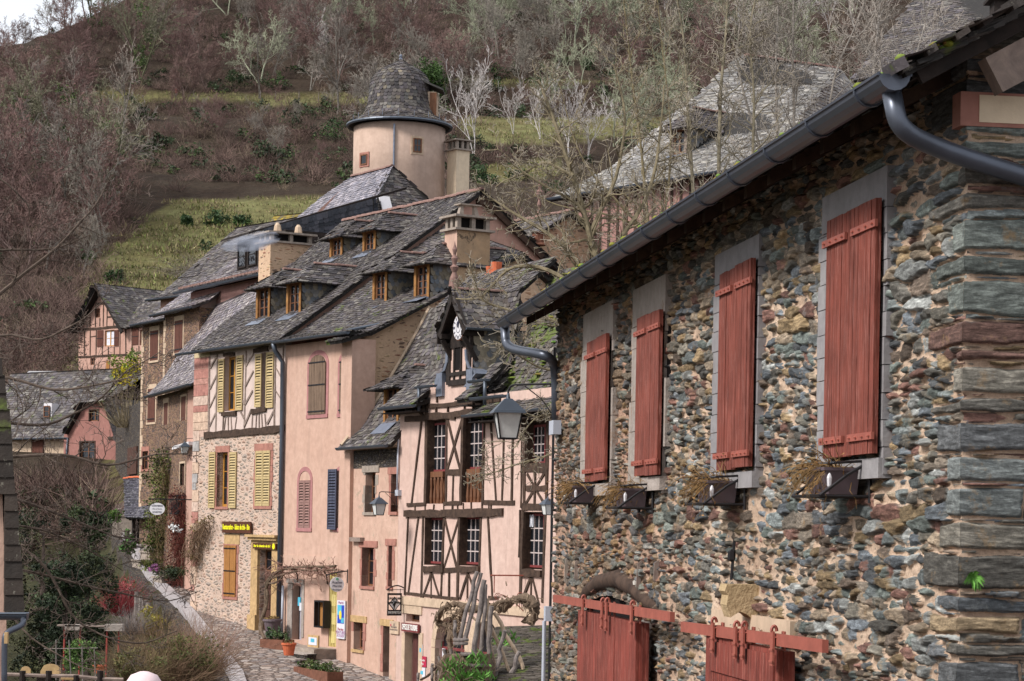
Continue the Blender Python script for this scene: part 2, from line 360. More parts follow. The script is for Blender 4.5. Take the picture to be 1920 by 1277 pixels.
M['sign_white'] = flat('white_enamel', (.62, .6, .62), .4, .4, 0, .06)
M['paper'] = flat('white_paper', (.6, .6, .64), .7, .2, 0, .05)
M['blue'] = flat('blue_print', (.02, .06, .42), .5); M['yellowp'] = flat('yellow_print', (.8, .6, .05), .5); M['cyanp'] = flat('cyan_print', (.08, .4, .55), .5)
M['redp'] = flat('crimson_print', (.4, .02, .06), .5); M['greenp'] = flat('green_print', (.02, .3, .14), .5); M['mauvep'] = flat('mauve_print', (.35, .15, .3), .5)
M['planter'] = flat('mauve_brown_plastic', (.115, .085, .095), .55, .35, 0, .08)
M['straw'] = attrmat('dry_stems', .9, .2, 6)
M['leaf'] = attrmat('leaves', .7, .3, 6)
M['bark'] = attrmat('bark', .95, .15, 8, 0, .5)
M['block'] = attrmat('mixed_corner_blocks', .92, .15, 6, 0, .35)
M['twig'] = attrmat('twigs', .95, .1, .5, 0, .3)
M['driftwood'] = wood('silver_driftwood', (.11, .09, .085), (.26, .22, .2), 1, 'a')
M['vine'] = wood('shaggy_vine_bark', (.07, .05, .035), (.18, .125, .085), 2, 'a', .95, 1)
M['concrete'] = flat('pale_kerb_stone', (.36, .33, .33), .9, .2, 0, .3, 5)
M['lampglass'] = flat('frosted_lamp_glass', (.62, .62, .60), .35, .4, 0, .12, 14)
M['pvc'] = flat('pale_grey_plastic', (.42, .44, .5), .5, .3, 0, .1)
M['skin'] = flat('skin', (.5, .28, .2), .6); M['felt'] = flat('pale_pink_wool', (.72, .56, .57), .95, .1, 0, .08, 20); M['coat'] = flat('rust_coat', (.3, .07, .04), .9)
M['corten'] = flat('rusty_steel', (.16, .07, .045), .9, .2, 0, .4, 6)
M['rust_red'] = flat('red_iron_post', (.28, .045, .035), .7)
# ---------------------------------------------------------------- building helpers
PAL = [(.115, .095, .09), (.16, .135, .125), (.085, .075, .078), (.2, .175, .155), (.13, .11, .115), (.1, .08, .07), (.25, .225, .2), (.15, .13, .14)]
PALS = [(.14, .13, .14), (.19, .175, .18), (.11, .105, .12), (.23, .21, .21), (.16, .15, .16)]
PALR = [(.2, .19, .18), (.28, .235, .17), (.34, .29, .21), (.22, .23, .25), (.29, .27, .25), (.38, .32, .24), (.16, .18, .21)]   # round cheek slates
def lerp(a, b, t): return a + (b - a) * t
def roof(mb, rows, e=.13, w=.17, pal=PAL, th=.028, under=.12, rng=R, deck=True, rnd=.3, gap=0.0, dark=(.03, .025, .022)):
    rows = [(Vector(a), Vector(b)) for a, b in rows]
    seg = [((rows[i + 1][0] + rows[i + 1][1]) / 2 - (rows[i][0] + rows[i][1]) / 2).length for i in range(len(rows) - 1)]
    T = sum(seg); n = max(2, int(T / e))
    def ev(q):
        q *= T
        for i, l in enumerate(seg):
            if q <= l or i == len(seg) - 1:
                f = q / l; return lerp(rows[i][0], rows[i + 1][0], f), lerp(rows[i][1], rows[i + 1][1], f)
            q -= l
    e = T / n
    for i in range(n):
        L, Rr = ev(i / n); L2, R2 = ev(min(1, (i + 1) / n)) if i < n - 1 else (ev(1)[0], ev(1)[1])
        wid = (Rr - L).length
        if wid < .06: continue
        u = rng.uniform(-.8, 0) * w / wid
        while u < 1:
            ww = w * rng.uniform(.7, 1.35); um = u + ww / 2 / wid
            if um < -0.02 or um > 1.02: u += ww / wid; continue
            p = lerp(L, Rr, um); up = lerp(L2, R2, um) - p
            if up.length < 1e-6: break
            a = (Rr - L) / wid; g = -up.normalized(); nn = a.cross(-g)
            if nn.z < 0 or (abs(nn.z) < .05 and nn.y > 0): nn = -nn
            nn.normalize(); h = th * rng.uniform(.6, 1.5); sk = rng.uniform(-.12, .12) * ww; dz = rng.uniform(-.15, .15) * e
            x0, x1 = -ww * .5, ww * .5
            pts = [(x0, -e * 1.25, .002), (x1, -e * 1.25, .002), (x1, dz, h * .8 + rng.uniform(0, .01)), (x1 * (1 - rnd) + sk, e * .3 + dz, h), (x0 * (1 - rnd) + sk, e * .3 + dz, h), (x0, dz, h * .8 + rng.uniform(0, .01))]
            c = pal[rng.randrange(len(pal))]; br = rng.uniform(.7, 1.35); c = (c[0] * br, c[1] * br, c[2] * br)
            top = [mb.vert(p + a * x + g * y + nn * z) for x, y, z in pts]; mb.face(top, c)
            lo = [mb.vert(p + a * x + g * (y - .0) + nn * (z - h - .01)) for x, y, z in pts[2:]]
            dc = (c[0] * .8, c[1] * .8, c[2] * .8)
            for k in range(3): mb.face((top[2 + k], lo[k], lo[k + 1], top[3 + k]), dc)
            u += ww / wid
    if deck:
        prev = None
        for k in range(len(rows)):
            L, Rr = rows[k]
            kk = min(k, len(rows) - 2); a = rows[kk][1] - rows[kk][0]
            if a.length < .05: a = rows[kk + 1][1] - rows[kk + 1][0]
            upv = (rows[kk + 1][0] + rows[kk + 1][1] - rows[kk][0] - rows[kk][1]); nn = a.cross(upv).normalized()
            if nn.z < 0: nn = -nn
            q = [mb.vert(L + nn * .0), mb.vert(Rr + nn * .0), mb.vert(Rr - nn * under), mb.vert(L - nn * under)]
            if prev:
                for j in range(4): mb.face((prev[j], prev[(j + 1) % 4], q[(j + 1) % 4], q[j]), dark)
            else: mb.face(q, dark)
            prev = q
        mb.face(prev, dark)
def wall(mb, F, outline, holes=(), t0=0.0, rev=.22, deep=5.0):
    hl = [[(h[0], h[1]), (h[2], h[1]), (h[2], h[3]), (h[0], h[3])] if not hasattr(h[0], '__len__') else list(h) for h in holes]
    mb.tris(list(outline), hl, lambda s, z: F.P(s, t0, z))
    for h in hl:
        for i in range(len(h)):
            a, b = h[i], h[(i + 1) % len(h)]
            mb.poly([F.P(a[0], t0, a[1]), F.P(b[0], t0, b[1]), F.P(b[0], t0 + rev, b[1]), F.P(a[0], t0 + rev, a[1])])
    if deep:
        n = len(outline)
        for i in range(n):
            a, b = outline[i], outline[(i + 1) % n]
            mb.poly([F.P(a[0], t0, a[1]), F.P(b[0], t0, b[1]), F.P(b[0], t0 + deep, b[1]), F.P(a[0], t0 + deep, a[1])])
        mb.tris(list(outline), [], lambda s, z: F.P(s, t0 + deep, z))
def window(par, F, r, nc=2, nr=4, t=.16, fm='frame_brown', bm=None, fw=.06, bw=.025, back='glass', name='window', mull=True, label=None):
    s0, z0, s1, z1 = r; mb = MB(); d = .05
    for a in ((s0, s0 + fw, z0, z1), (s1 - fw, s1, z0, z1)): mb.fbox(F, a[0], a[1], t, t + d, a[2], a[3])
    for a in ((z0, z0 + fw), (z1 - fw, z1)): mb.fbox(F, s0 + fw, s1 - fw, t + .003, t + d, a[0], a[1])
    mid = (s0 + s1) / 2
    if mull: mb.fbox(F, mid - fw * .6, mid + fw * .6, t - .006, t + d, z0 + fw, z1 - fw)
    tgt = mb
    if bm: tgt = MB()
    n = nc if not mull else nc
    for i in range(1, n):
        x = s0 + fw + (s1 - s0 - 2 * fw) * i / n
        if mull and abs(x - mid) < .05: continue
        tgt.fbox(F, x - bw / 2, x + bw / 2, t + .008, t + d - .008, z0 + fw, z1 - fw)
    for i in range(1, nr):
        z = z0 + fw + (z1 - z0 - 2 * fw) * i / nr; tgt.fbox(F, s0 + fw, s1 - fw, t + .011, t + d - .011, z - bw / 2, z + bw / 2)
    o = build(mb, name, M[fm], par, label=label)
    if bm and tgt.f: build(tgt, 'glazing_bars', M[bm], o)
    g = MB(); g.fbox(F, s0 + .01, s1 - .01, t + .03, t + .045, z0 + .01, z1 - .01); build(g, 'pane', M[back], o)
    return o
def louvre(par, F, r, t=-.06, mat='shutter_yellow', n=None, name='shutter', mid=True):
    s0, z0, s1, z1 = r
    if s1 < s0: s0, s1 = s1, s0
    if z1 < z0: z0, z1 = z1, z0
    mb = MB(); fw = .055; W_ = s1 - s0
    mb.fbox(F, s0, s0 + fw, t, t + .04, z0, z1); mb.fbox(F, s1 - fw, s1, t, t + .04, z0, z1)
    zs = [z0, z0 + (z1 - z0) * .48, z1 - .09] if mid else [z0, z1 - .09]
    for z in zs: mb.fbox(F, s0 + fw, s1 - fw, t + .003, t + .037, z, z + .09)
    for za, zb in zip(zs, zs[1:]):
        za += .09; k = max(3, int((zb - za) / .088))
        for i in range(k):
            z = za + (zb - za) * (i + .1) / k; h = (zb - za) / k
            P = F.P; a, b = s0 + fw, s1 - fw
            mb.box8([P(a, t + .005, z), P(b, t + .005, z), P(b, t + .03, z + h * .5), P(a, t + .03, z + h * .5), P(a, t + .005, z + .022), P(b, t + .005, z + .022), P(b, t + .03, z + h * .5 + .014), P(a, t + .03, z + h * .5 + .014)])
    o = build(mb, name, M[mat], par)
    bk = MB(); bk.fbox(F, s0 + fw, s1 - fw, t + .032, t + .036, z0 + .05, z1 - .05); build(bk, 'slat_gap_shade', M['dark'], o)  # dark sheet added to stand for the shade between the slats
    return o
def planks(par, F, r, t=-.05, mat='shutter_brown', n=4, straps=(.12, .5, .88), iron='iron', name='shutter', arch=0, th=.035, strap_in=True, strap_h=.045, rng=R):
    s0, z0, s1, z1 = r
    if s1 < s0: s0, s1 = s1, s0
    mb = MB(); w = (s1 - s0) / n; q = []
    for i in range(n):
        a, b = s0 + w * i + .004, s0 + w * (i + 1) - .004; tt = t + rng.uniform(-.003, .003)
        if arch:
            f = lambda s: z1 - arch + arch * math.sqrt(max(0, 1 - ((s - (s0 + s1) / 2) / ((s1 - s0) / 2)) ** 2))
            P = F.P; mb.box8([P(a, tt, z0), P(b, tt, z0), P(b, tt + th, z0), P(a, tt + th, z0), P(a, tt, f(a)), P(b, tt, f(b)), P(b, tt + th, f(b)), P(a, tt + th, f(a))])
        else: mb.fbox(F, a, b, tt, tt + th, z0, z1 - rng.uniform(0, .006))
    o = build(mb, name, M[mat], par)
    for u in straps:
        ib = MB(); z = z0 + (z1 - z0) * u; ib.fbox(F, s0 - .02, s1 - .02, t - .014, t - .004, z - strap_h / 2, z + strap_h / 2)
        for i in range(3):
            x = s0 + (s1 - s0) * (.2 + .3 * i); ib.fbox(F, x - .012, x + .012, t - .022, t - .012, z - .012, z + .012)
        build(ib, 'hinge', M[iron], o)
    return o
def surround(par, F, r, w=.16, t=-.02, mat='redstone', arch=0, sill=True, name='surround', top=None, blocks=False, th=None, rng=R):
    s0, z0, s1, z1 = r; mb = MB(); tp = w if top is None else top; te = .1
    if arch:
        n = 12; cx = (s0 + s1) / 2; hw = (s1 - s0) / 2; zb = z1 - arch
        inn = [(s0, z0)] + [(cx - hw * math.cos(math.pi * i / n), zb + arch * math.sin(math.pi * i / n)) for i in range(n + 1)] + [(s1, z0)]
        out = [(s0 - w, z0)] + [(cx - (hw + w) * math.cos(math.pi * i / n), zb + (arch + tp) * math.sin(math.pi * i / n)) for i in range(n + 1)] + [(s1 + w, z0)]
        P = F.P
        for (a, b), (c, d) in zip(list(zip(inn, out)), list(zip(inn, out))[1:]):
            mb.box8([P(a[0], t, a[1]), P(c[0], t, c[1]), P(d[0], t, d[1]), P(b[0], t, b[1]), P(a[0], te, a[1]), P(c[0], te, c[1]), P(d[0], te, d[1]), P(b[0], te, b[1])])
    elif blocks:
        z = z0; i = 0
        while z < z1 - .02:
            h = min(rng.uniform(.2, .34), z1 - z); e1, e2 = rng.uniform(.7, 1.5), rng.uniform(.7, 1.5)
            mb.fbox(F, s0 - w * e1, s0, t + rng.uniform(-.004, .004), te, z, z + h - .012); mb.fbox(F, s1, s1 + w * e2, t + rng.uniform(-.004, .004), te, z, z + h - .012); z += h
        mb.fbox(F, s0 - w * 1.2, s1 + w * 1.2, t - .003, te, z1, z1 + tp)
    else:
        mb.fbox(F, s0 - w, s0, t, te, z0, z1); mb.fbox(F, s1, s1 + w, t, te, z0, z1); mb.fbox(F, s0 - w, s1 + w, t - .003, te, z1, z1 + tp)
    if sill: mb.fbox(F, s0 - w, s1 + w, t - .02, te, z0 - w * .8, z0)
    return build(mb, name, M[mat], par)
def timbers(F, Zf, segs, w=.13, t=-.03, rng=R, t1=.05):
    mb = MB()
    for g in segs:
        (x0, y0, x1, y1), ww = g[:4], (g[4] if len(g) > 4 else w)
        a, b = F.face(Zf(x0, y0)), F.face(Zf(x1, y1)); mb.wobble(F, a, b, ww * .76, t + rng.uniform(-.008, .008), t1, rng)
    return mb
def gutter(par, a, b, r=.075, mat='zinc', name='gutter'):
    a, b = Vector(a), Vector(b); mb = MB(); d = (b - a).normalized(); sd_ = d.cross(Vector((0, 0, 1))).normalized(); n = 8; rings = []
    for p in (a, b):
        ring = []
        for rr in (r, r * .86):
            idx = range(n + 1) if rr == r else range(n, -1, -1)
            for k in idx:
                an = math.pi * k / n; ring.append(mb.vert(p + sd_ * rr * math.cos(an) - Vector((0, 0, 1)) * rr * math.sin(an)))
        rings.append(ring)
    m = len(rings[0])
    for k in range(m): mb.face((rings[0][k], rings[0][(k + 1) % m], rings[1][(k + 1) % m], rings[1][k]))
    for ring, p in zip(rings, (a, b)):
        mb.face(ring[:n + 1])
    L = (b - a).length; q = 0.0
    mb.tube([a + sd_ * r, b + sd_ * r], r * .13, 5); mb.tube([a - sd_ * r, b - sd_ * r], r * .13, 5)
    o = build(mb, name, M[mat], par, smooth=False); return o
def pipe(par, pts, r=.05, mat='zinc', name='downpipe', n=10, collars=True):
    mb = MB(); mb.tube(pts, r, n)
    o = build(mb, name, M[mat], par, smooth=True)
    return o
def ridge(par, a, b, r=.11, L=.38, mat='ridge', name='ridge_tiles', rng=R):
    a, b = Vector(a), Vector(b); mb = MB(); n = max(1, int((b - a).length / L)); d = (b - a).normalized(); sd_ = d.cross(Vector((0, 0, 1))).normalized()
    for i in range(n):
        p, q = lerp(a, b, i / n), lerp(a, b, (i + 1.08) / n); z = Vector((0, 0, rng.uniform(-.012, .02))); r0, r1 = r * rng.uniform(.95, 1.1), r * rng.uniform(.8, .9); k = 6; A = []; B_ = []
        for j in range(k + 1):
            an = math.pi * (j / k * 1.1 - .05); A.append(mb.vert(p + z + sd_ * r0 * math.cos(an) + Vector((0, 0, 1)) * (r0 * .8 * math.sin(an) - .03))); B_.append(mb.vert(q + z + sd_ * r1 * math.cos(an) + Vector((0, 0, 1)) * (r1 * .8 * math.sin(an) - .03)))
        for j in range(k): mb.face((A[j], A[j + 1], B_[j + 1], B_[j]))
        mb.face(A); mb.face(B_[::-1])
    return build(mb, name, M[mat], par)
def dormer(par, F, zf, rp, side=.14, over=.32, rise=.75, hb=.75, fm='timber_gold', wf='frame_brown', nc=2, nr=3, e=.15, w=.19, cheek=True, mat='slate', ridge_=True, open_=False, base_z=None, tb=None, hipfront=True, lab=None):
    # zf(t) = height of the main roof at depth t ; rp = (Zf, x0,y0,x1,y1) window front in the photo
    Zf, x0, y0, x1, y1 = rp
    if tb is None:
        t = 0.0; best = None
        for i in range(400):
            t = i * .03; s, z = F.face(Zf((x0 + x1) / 2, y1), t); d = z - zf(t)
            if best is None or abs(d) < best[0]: best = (abs(d), t)
        tb = best[1]
    s0, z0, s1, z1 = F.rect(Zf, x0, y0, x1, y1, tb); 
    def tinv(z):
        t = tb
        while zf(t) < z and t < tb + 6: t += .02
        return t
    te = tinv(z1); P = F.P
    mb = MB()   # timber front: posts, lintel, sill
    mb.fbox(F, s0 - side, s0, tb - .02, tb + .12, z0 - .1, z1); mb.fbox(F, s1, s1 + side, tb - .02, tb + .12, z0 - .1, z1)
    mb.fbox(F, s0 - side - .15, s1 + side + .15, tb - .1, tb + .12, z1, z1 + .14)
    d = build(mb, 'dormer', M[fm], par, label=lab)
    window(d, F, (s0, z0, s1, z1), nc, nr, tb + .05, wf, fw=.07)
    sl = MB(); sl.fbox(F, s0 - side, s1 + side, tb - .1, tb + .03, z0 - .12, z0 - .04); sl.poly([P(s0 - side, tb - .1, z0 - .05), P(s1 + side, tb - .1, z0 - .05), P(s1 + side, tb - .45, zf(tb - .45) + .06), P(s0 - side, tb - .45, zf(tb - .45) + .06)]); build(sl, 'flashing', M['zinc_pale'], d)
    ck = MB()
    for ss, sg in ((s1 + side, 1), (s0 - side, -1)):
        rows = []; n = 6
        ck.poly([P(ss, tb, z0 - .3), P(ss, tb, z1), P(ss, te + .1, z1)], (.03, .03, .03))
        if cheek and sg == 1:
            H = z1 - z0 + .05; m = int(H / .13)
            for i in range(m):
                z = z0 - .05 + i * .13; ts = tb + .03; tend = max(ts + .02, tinv(z + .06)); tt = ts + (i % 2) * .09
                while tt < tend:
                    cc = PALR[R.randrange(len(PALR))]; br = R.uniform(.7, 1.25); cc = tuple(q * br for q in cc); wd = .17 * R.uniform(.85, 1.1); ctr = tt + wd / 2; of = .012 + .012 * R.random()
                    pts = [(-.5, .16, .004), (.5, .16, .004), (.5, -.01, of), (.3, -.07, of + .01), (0, -.09, of + .012), (-.3, -.07, of + .01), (-.5, -.01, of)]
                    ck.poly([P(ss + o_, ctr + a * wd, min(z + b, z1)) for a, b, o_ in pts], cc)
                    tt += wd
    build(ck, 'cheek', M[mat], d)
    rf = MB(); ze = z1 + .1; zr = ze + rise; sc = (s0 + s1) / 2; a0, a1 = s0 - side - over, s1 + side + over; t0 = tb - over
    tr = tinv(zr); tee = tinv(ze)
    zl = ze - over * .35
    rows_r = [(P(a1, t0, zl), P(a1, tee + .1, zl)), (P(lerp(a1, sc, .45), t0 + .45 * (hb + over) if hipfront else t0, ze + rise * .3), P(lerp(a1, sc, .45), lerp(tee, tr, .45), ze + rise * .3)), (P(sc, tb + hb if hipfront else t0, zr), P(sc, tr, zr))]
    rows_l = [(P(a0, tee + .1, zl), P(a0, t0, zl)), (P(lerp(a0, sc, .45), lerp(tee, tr, .45), ze + rise * .3), P(lerp(a0, sc, .45), t0 + .45 * (hb + over) if hipfront else t0, ze + rise * .3)), (P(sc, tr, zr), P(sc, tb + hb if hipfront else t0, zr))]
    roof(rf, rows_r, e, w, under=.06); roof(rf, rows_l, e, w, under=.06)
    if hipfront: roof(rf, [(P(a0, t0, zl), P(a1, t0, zl)), (P(lerp(a0, sc, .45), t0 + .45 * (hb + over), ze + rise * .3), P(lerp(a1, sc, .45), t0 + .45 * (hb + over), ze + rise * .3)), (P(sc, tb + hb, zr), P(sc, tb + hb, zr))], e, w, under=.06)
    ro = build(rf, 'dormer_roof', M[mat], d)
    if ridge_: ridge(d, P(sc, tb + hb if hipfront else t0, zr + .03), P(sc, tr, zr + .03), .09)
    return d
def lantern(name, label, F, s, t, z, arm_to, sc=1.0, group=None, arm=True):
    # four-sided street lantern: s,t,z = the centre of its glass; arm_to=(s,t,z) is where the bracket meets the wall
    P = F.P; o = thing(name, label, 'street lamp', P(s, t, z), group)
    def ring(r, zz): return [P(s - r, t - r, zz), P(s + r, t - r, zz), P(s + r, t + r, zz), P(s - r, t + r, zz)]
    k = sc; mb = MB(); lo, hi = ring(.13 * k, z - .22 * k), ring(.2 * k, z + .2 * k)
    mb.box8(lo + hi); g = build(mb, 'lamp_glass', M['lampglass'], o)
    fr = MB(); r0, r1 = ring(.135 * k, z - .22 * k), ring(.205 * k, z + .2 * k)
    for i in range(4): fr.tube([r0[i], r1[i]], .014 * k, 5); fr.tube([r0[i], r0[(i + 1) % 4]], .014 * k, 5)
    build(fr, 'lamp_frame', M['iron'], o)
    hd = MB(); a, b, c = ring(.27 * k, z + .19 * k), ring(.25 * k, z + .23 * k), ring(.06 * k, z + .43 * k)
    hd.box8(a + b); hd.box8(b + c); hd.tube([P(s, t, z + .42 * k), P(s, t, z + .52 * k)], [.04 * k, .02 * k], 8); build(hd, 'lamp_hood', M['zinc'], o)
    if arm:
        am = MB(); zt = z + .6 * k; e = arm_to; pts = [P(s, t, z + .5 * k), P(s, t, zt - .03)]
        for i in range(1, 5):
            u = i / 4 * .15; pts.append(P(lerp(s, e[0], u), lerp(t, e[1], u), zt + .04 * math.sin(i / 4 * 1.57) - .0))
        pts.append(P(e[0], e[1], zt + .04)); am.tube(pts, .018 * k, 6)
        am.tube([P(e[0], e[1], zt + .1), P(e[0], e[1], zt - .55 * k)], .016 * k, 5)
        am.tube([P(e[0], e[1], zt - .5 * k), P(lerp(s, e[0], .7), lerp(t, e[1], .7), zt - .18 * k), P(lerp(s, e[0], .35), lerp(t, e[1], .35), zt + .02)], .01 * k, 5)
        build(am, 'bracket', M['iron'], o)
    return o
# ---------------------------------------------------------------- vegetation helpers
def branch(mb, rng, p, d, L, r, lev, maxlev, spec, col, twc, tw):
    # one limb, wandering, with children; the last level goes to the twig mesh
    nseg = spec['seg'][min(lev, len(spec['seg']) - 1)]; pts = [p.copy()]; rr = [r]; q = p.copy(); dd = d.copy()
    for i in range(nseg):
        j = spec['wob']; dd = (dd + Vector((rng.gauss(0, j), rng.gauss(0, j), rng.gauss(0, j * .7) + spec['up'] * (.5 if lev else .3)))).normalized()
        q = q + dd * L / nseg; pts.append(q.copy()); rr.append(max(spec['rmin'], r * (1 - .75 * (i + 1) / nseg)))
    last = lev >= maxlev
    (tw if lev >= spec['twlev'] else mb).tube(pts, rr, 3 if lev >= 2 else 5, (twc if lev >= spec['twlev'] else col), cap=False)
    if last: return
    nch = spec['n'][lev]; nch = max(2, int(nch * rng.uniform(.8, 1.25)))
    for i in range(nch):
        u = spec['from'][lev] + (1 - spec['from'][lev]) * (i + rng.random()) / nch; u = min(.99, u); k = u * nseg; i0 = min(nseg - 1, int(k)); f = k - i0
        pp = lerp(pts[i0], pts[i0 + 1], f); ax = (pts[i0 + 1] - pts[i0]).normalized()
        o = ax.orthogonal().normalized(); an = rng.uniform(0, 6.283); o = Matrix.Rotation(an, 3, ax) @ o; sp = spec['ang'][lev] * rng.uniform(.7, 1.3)
        nd = (ax * math.cos(sp) + o * math.sin(sp)).normalized()
        r2 = lerp(rr[i0], rr[i0 + 1], f) * spec['rk']; L2 = L * spec['lk'][lev] * rng.uniform(.6, 1.2) * (1.1 - .4 * u)
        branch(mb, rng, pp, nd, L2, max(spec['rmin'], r2), lev + 1, maxlev, spec, col, twc, tw)
SPEC = dict(seg=[7, 5, 3, 2, 2], wob=.14, up=.08, rmin=.012, twlev=3, n=[9, 7, 6, 4], **{'from': [.25, .2, .15, .1]}, ang=[.75, .7, .7, .7], rk=.55, lk=[.55, .5, .45, .45])
def bare_tree(name, label, cat, rng, h, r, col, twc, spec=SPEC, maxlev=4, lean=(0, 0), stems=1, loc=(0, 0, 0), group=None, leafspec=None):
    root = thing(name, label, cat, loc, group); a, b = MB(), MB()
    for k in range(stems):
        d = Vector((lean[0] + rng.gauss(0, .05) + (rng.uniform(-.3, .3) if stems > 1 else 0), lean[1] + (rng.uniform(-.3, .3) if stems > 1 else 0), 1)).normalized()
        branch(a, rng, Vector((0, 0, -.4)) + Vector(loc) + Vector((rng.uniform(-.2, .2), rng.uniform(-.2, .2), 0)) * (stems > 1), d, h, r, 0, maxlev, spec, col, twc, b)
    build(a, 'trunk', M['bark'], root); build(b, 'crown', M['twig'], root)
    if leafspec:
        lf = MB(); leafspec(lf, rng, loc); build(lf, 'ivy', M['leaf'], root)
    return root
def leaves(mb, rng, c, rad_, n, size, cols, clumps=14, cr=.38, flatz=1.0, shell=.55):
    # leaf-sized quads in clumps through an ellipsoid's volume
    cl = []
    for i in range(clumps):
        v = Vector((rng.gauss(0, 1), rng.gauss(0, 1), rng.gauss(0, 1))).normalized() * rng.uniform(shell * .6, 1.0)
        cl.append((Vector((v.x * rad_[0], v.y * rad_[1], v.z * rad_[2])), rng.uniform(.7, 1.25), rng.uniform(.6, 1.35), cols[rng.randrange(len(cols))]))
    cl.append((Vector((0, 0, 0)), 1.8, .6, cols[0]))
    for i in range(n):
        cc, s_, br, col = cl[rng.randrange(len(cl))]
        v = Vector((rng.gauss(0, 1), rng.gauss(0, 1), rng.gauss(0, 1))).normalized() * (rng.random() ** .45) * cr * s_
        p = Vector(c) + cc * .8 + Vector((v.x * rad_[0], v.y * rad_[1], v.z * rad_[2]))
        a = Vector((rng.gauss(0, 1), rng.gauss(0, 1), rng.gauss(0, 1) * .7)).normalized(); b = a.orthogonal().normalized(); b = Matrix.Rotation(rng.uniform(0, 6.28), 3, a) @ b
        s = size * rng.uniform(.6, 1.4); k = br * rng.uniform(.7, 1.3); col2 = (col[0] * k, col[1] * k, col[2] * k)
        mb.poly([p - a * s, p + b * s * .45, p + a * s, p - b * s * .45], col2)
def twiggy(mb, rng, c, r, h, n, col, thick=.008, curve=.25, seg=3, spread=1.0, flop=0.0):
    for i in range(n):
        an = rng.uniform(0, 6.283); q = rng.random() ** .5; b = Vector(c) + Vector((math.cos(an), math.sin(an), 0)) * r * .35 * q
        d = Vector((math.cos(an) * spread * q + rng.gauss(0, .25), math.sin(an) * spread * q + rng.gauss(0, .25), 1.1)).normalized(); L = h * rng.uniform(.5, 1.1); pts = [b]; p = b
        for k in range(seg):
            d = (d + Vector((rng.gauss(0, curve), rng.gauss(0, curve), rng.gauss(0, curve) - flop))).normalized(); p = p + d * L / seg; pts.append(p)
        k_ = rng.uniform(.6, 1.4); cc = (col[0] * k_, col[1] * k_, col[2] * k_); mb.tube(pts, [thick * (1 - .7 * j / seg) for j in range(seg + 1)], 3, cc, cap=False)
# ---------------------------------------------------------------- ground, street, hill
PY = [-60, 0, 12, 25, 45, 60, 68, 74, 80, 90, 105, 120, 130, 150, 170, 200, 250, 330, 336, 420, 520, 700, 1500]
PZ = [3.6, 3.4, 2.3, 1.2, .25, .05, .75, 1.45, 2.1, 2.9, 3.85, 5.3, 7.4, 11, 16.2, 25.7, 41, 66.5, 66.8, 102, 140, 175, 178]
def fbm(x, y, seed=0, octv=4):
    r = 0; a = 1; q = np.random.RandomState(seed)
    for i in range(octv):
        for k in range(3):
            th = q.uniform(0, 6.28); ph = q.uniform(0, 6.28); r = r + a / 3 * np.sin((x * math.cos(th) + y * math.sin(th)) * (1 + .2 * k) + ph)
        x = x * 2.07; y = y * 2.07; a *= .5
    return r
def curbx(Y): return np.interp(Y, [40, 60, 67, 79, 95, 105, 118, 130], [-4.9, -7.2, -8.4, -11.6, -16.0, -18.6, -24, -27])
def H(X, Y):
    X = np.asarray(X, float); Y = np.asarray(Y, float); z = np.interp(Y, PY, PZ)
    w = np.clip((Y - 170) / 60, 0, 1); z = z + w * (fbm(X / 28, Y / 28, 3) * 2.2 + 1.6 * np.sin(Y / 9 + X / 60) * .6)
    cap = 76 + 1.1 * np.clip(X + 96, -60, 30) + .5 * np.maximum(X + 66, 0); cap = np.where(X > 0, 150 + X * .05, cap); z = np.where(Y > 300, np.minimum(z, cap + 0 * z), z)
    # garden to the left of the kerb lies lower
    g = np.clip((curbx(Y) - .35 - X) / .5, 0, 1) * np.clip((118 - Y) / 14, 0, 1) * np.clip((Y - 25) / 10, 0, 1); z = z - g * (1.5 + .0 * X)
    # behind the houses on the right the ground rises
    rr = np.clip((X - 4 + (Y - 60) * .62) / 14, 0, 1) * np.clip((Y - 66) / 10, 0, 1) * np.clip((170 - Y) / 60, 0, 1); z = z + rr * 3.0
    return z
def Hs(X, Y): return float(H(X, Y))
def ground_hit(x, y, y0=30, y1=700):
    r = ray(x, y); Y = np.arange(y0, y1, .6); h = H(r.x * Y, Y); z = CZ + r.z * Y; k = np.flatnonzero(z < h)
    return CAM + r * float(Y[k[0]]) if len(k) else None
ys = np.concatenate([np.arange(-60, 36, 4), np.arange(36, 130, 1.0), np.arange(130, 560, 3.2), np.arange(560, 1500, 60)])
xs = np.concatenate([np.arange(-900, -140, 60), np.arange(-140, -40, 3.5), np.arange(-40, 16, .8), np.arange(16, 160, 3.5), np.arange(160, 900, 60)])
GX, GY = np.meshgrid(xs, ys); GZ = H(GX, GY)
nx, ny = len(xs), len(ys)
vv = np.stack([GX.ravel(), GY.ravel(), GZ.ravel()], 1)
idx = np.arange(nx * ny).reshape(ny, nx)
ff = np.stack([idx[:-1, :-1], idx[:-1, 1:], idx[1:, 1:], idx[1:, :-1]], -1).reshape(-1, 4)
me = bpy.data.meshes.new('ground'); me.from_pydata(vv.tolist(), [], ff.tolist())
ca = me.color_attributes.new(name='Col', type='FLOAT_COLOR', domain='POINT')
def in_poly(x, y, poly):
    c = False; n = len(poly)
    for i in range(n):
        x1, y1 = poly[i]; x2, y2 = poly[(i + 1) % n]
        if (y1 > y) != (y2 > y) and x < (x2 - x1) * (y - y1) / (y2 - y1) + x1: c = not c
    return c
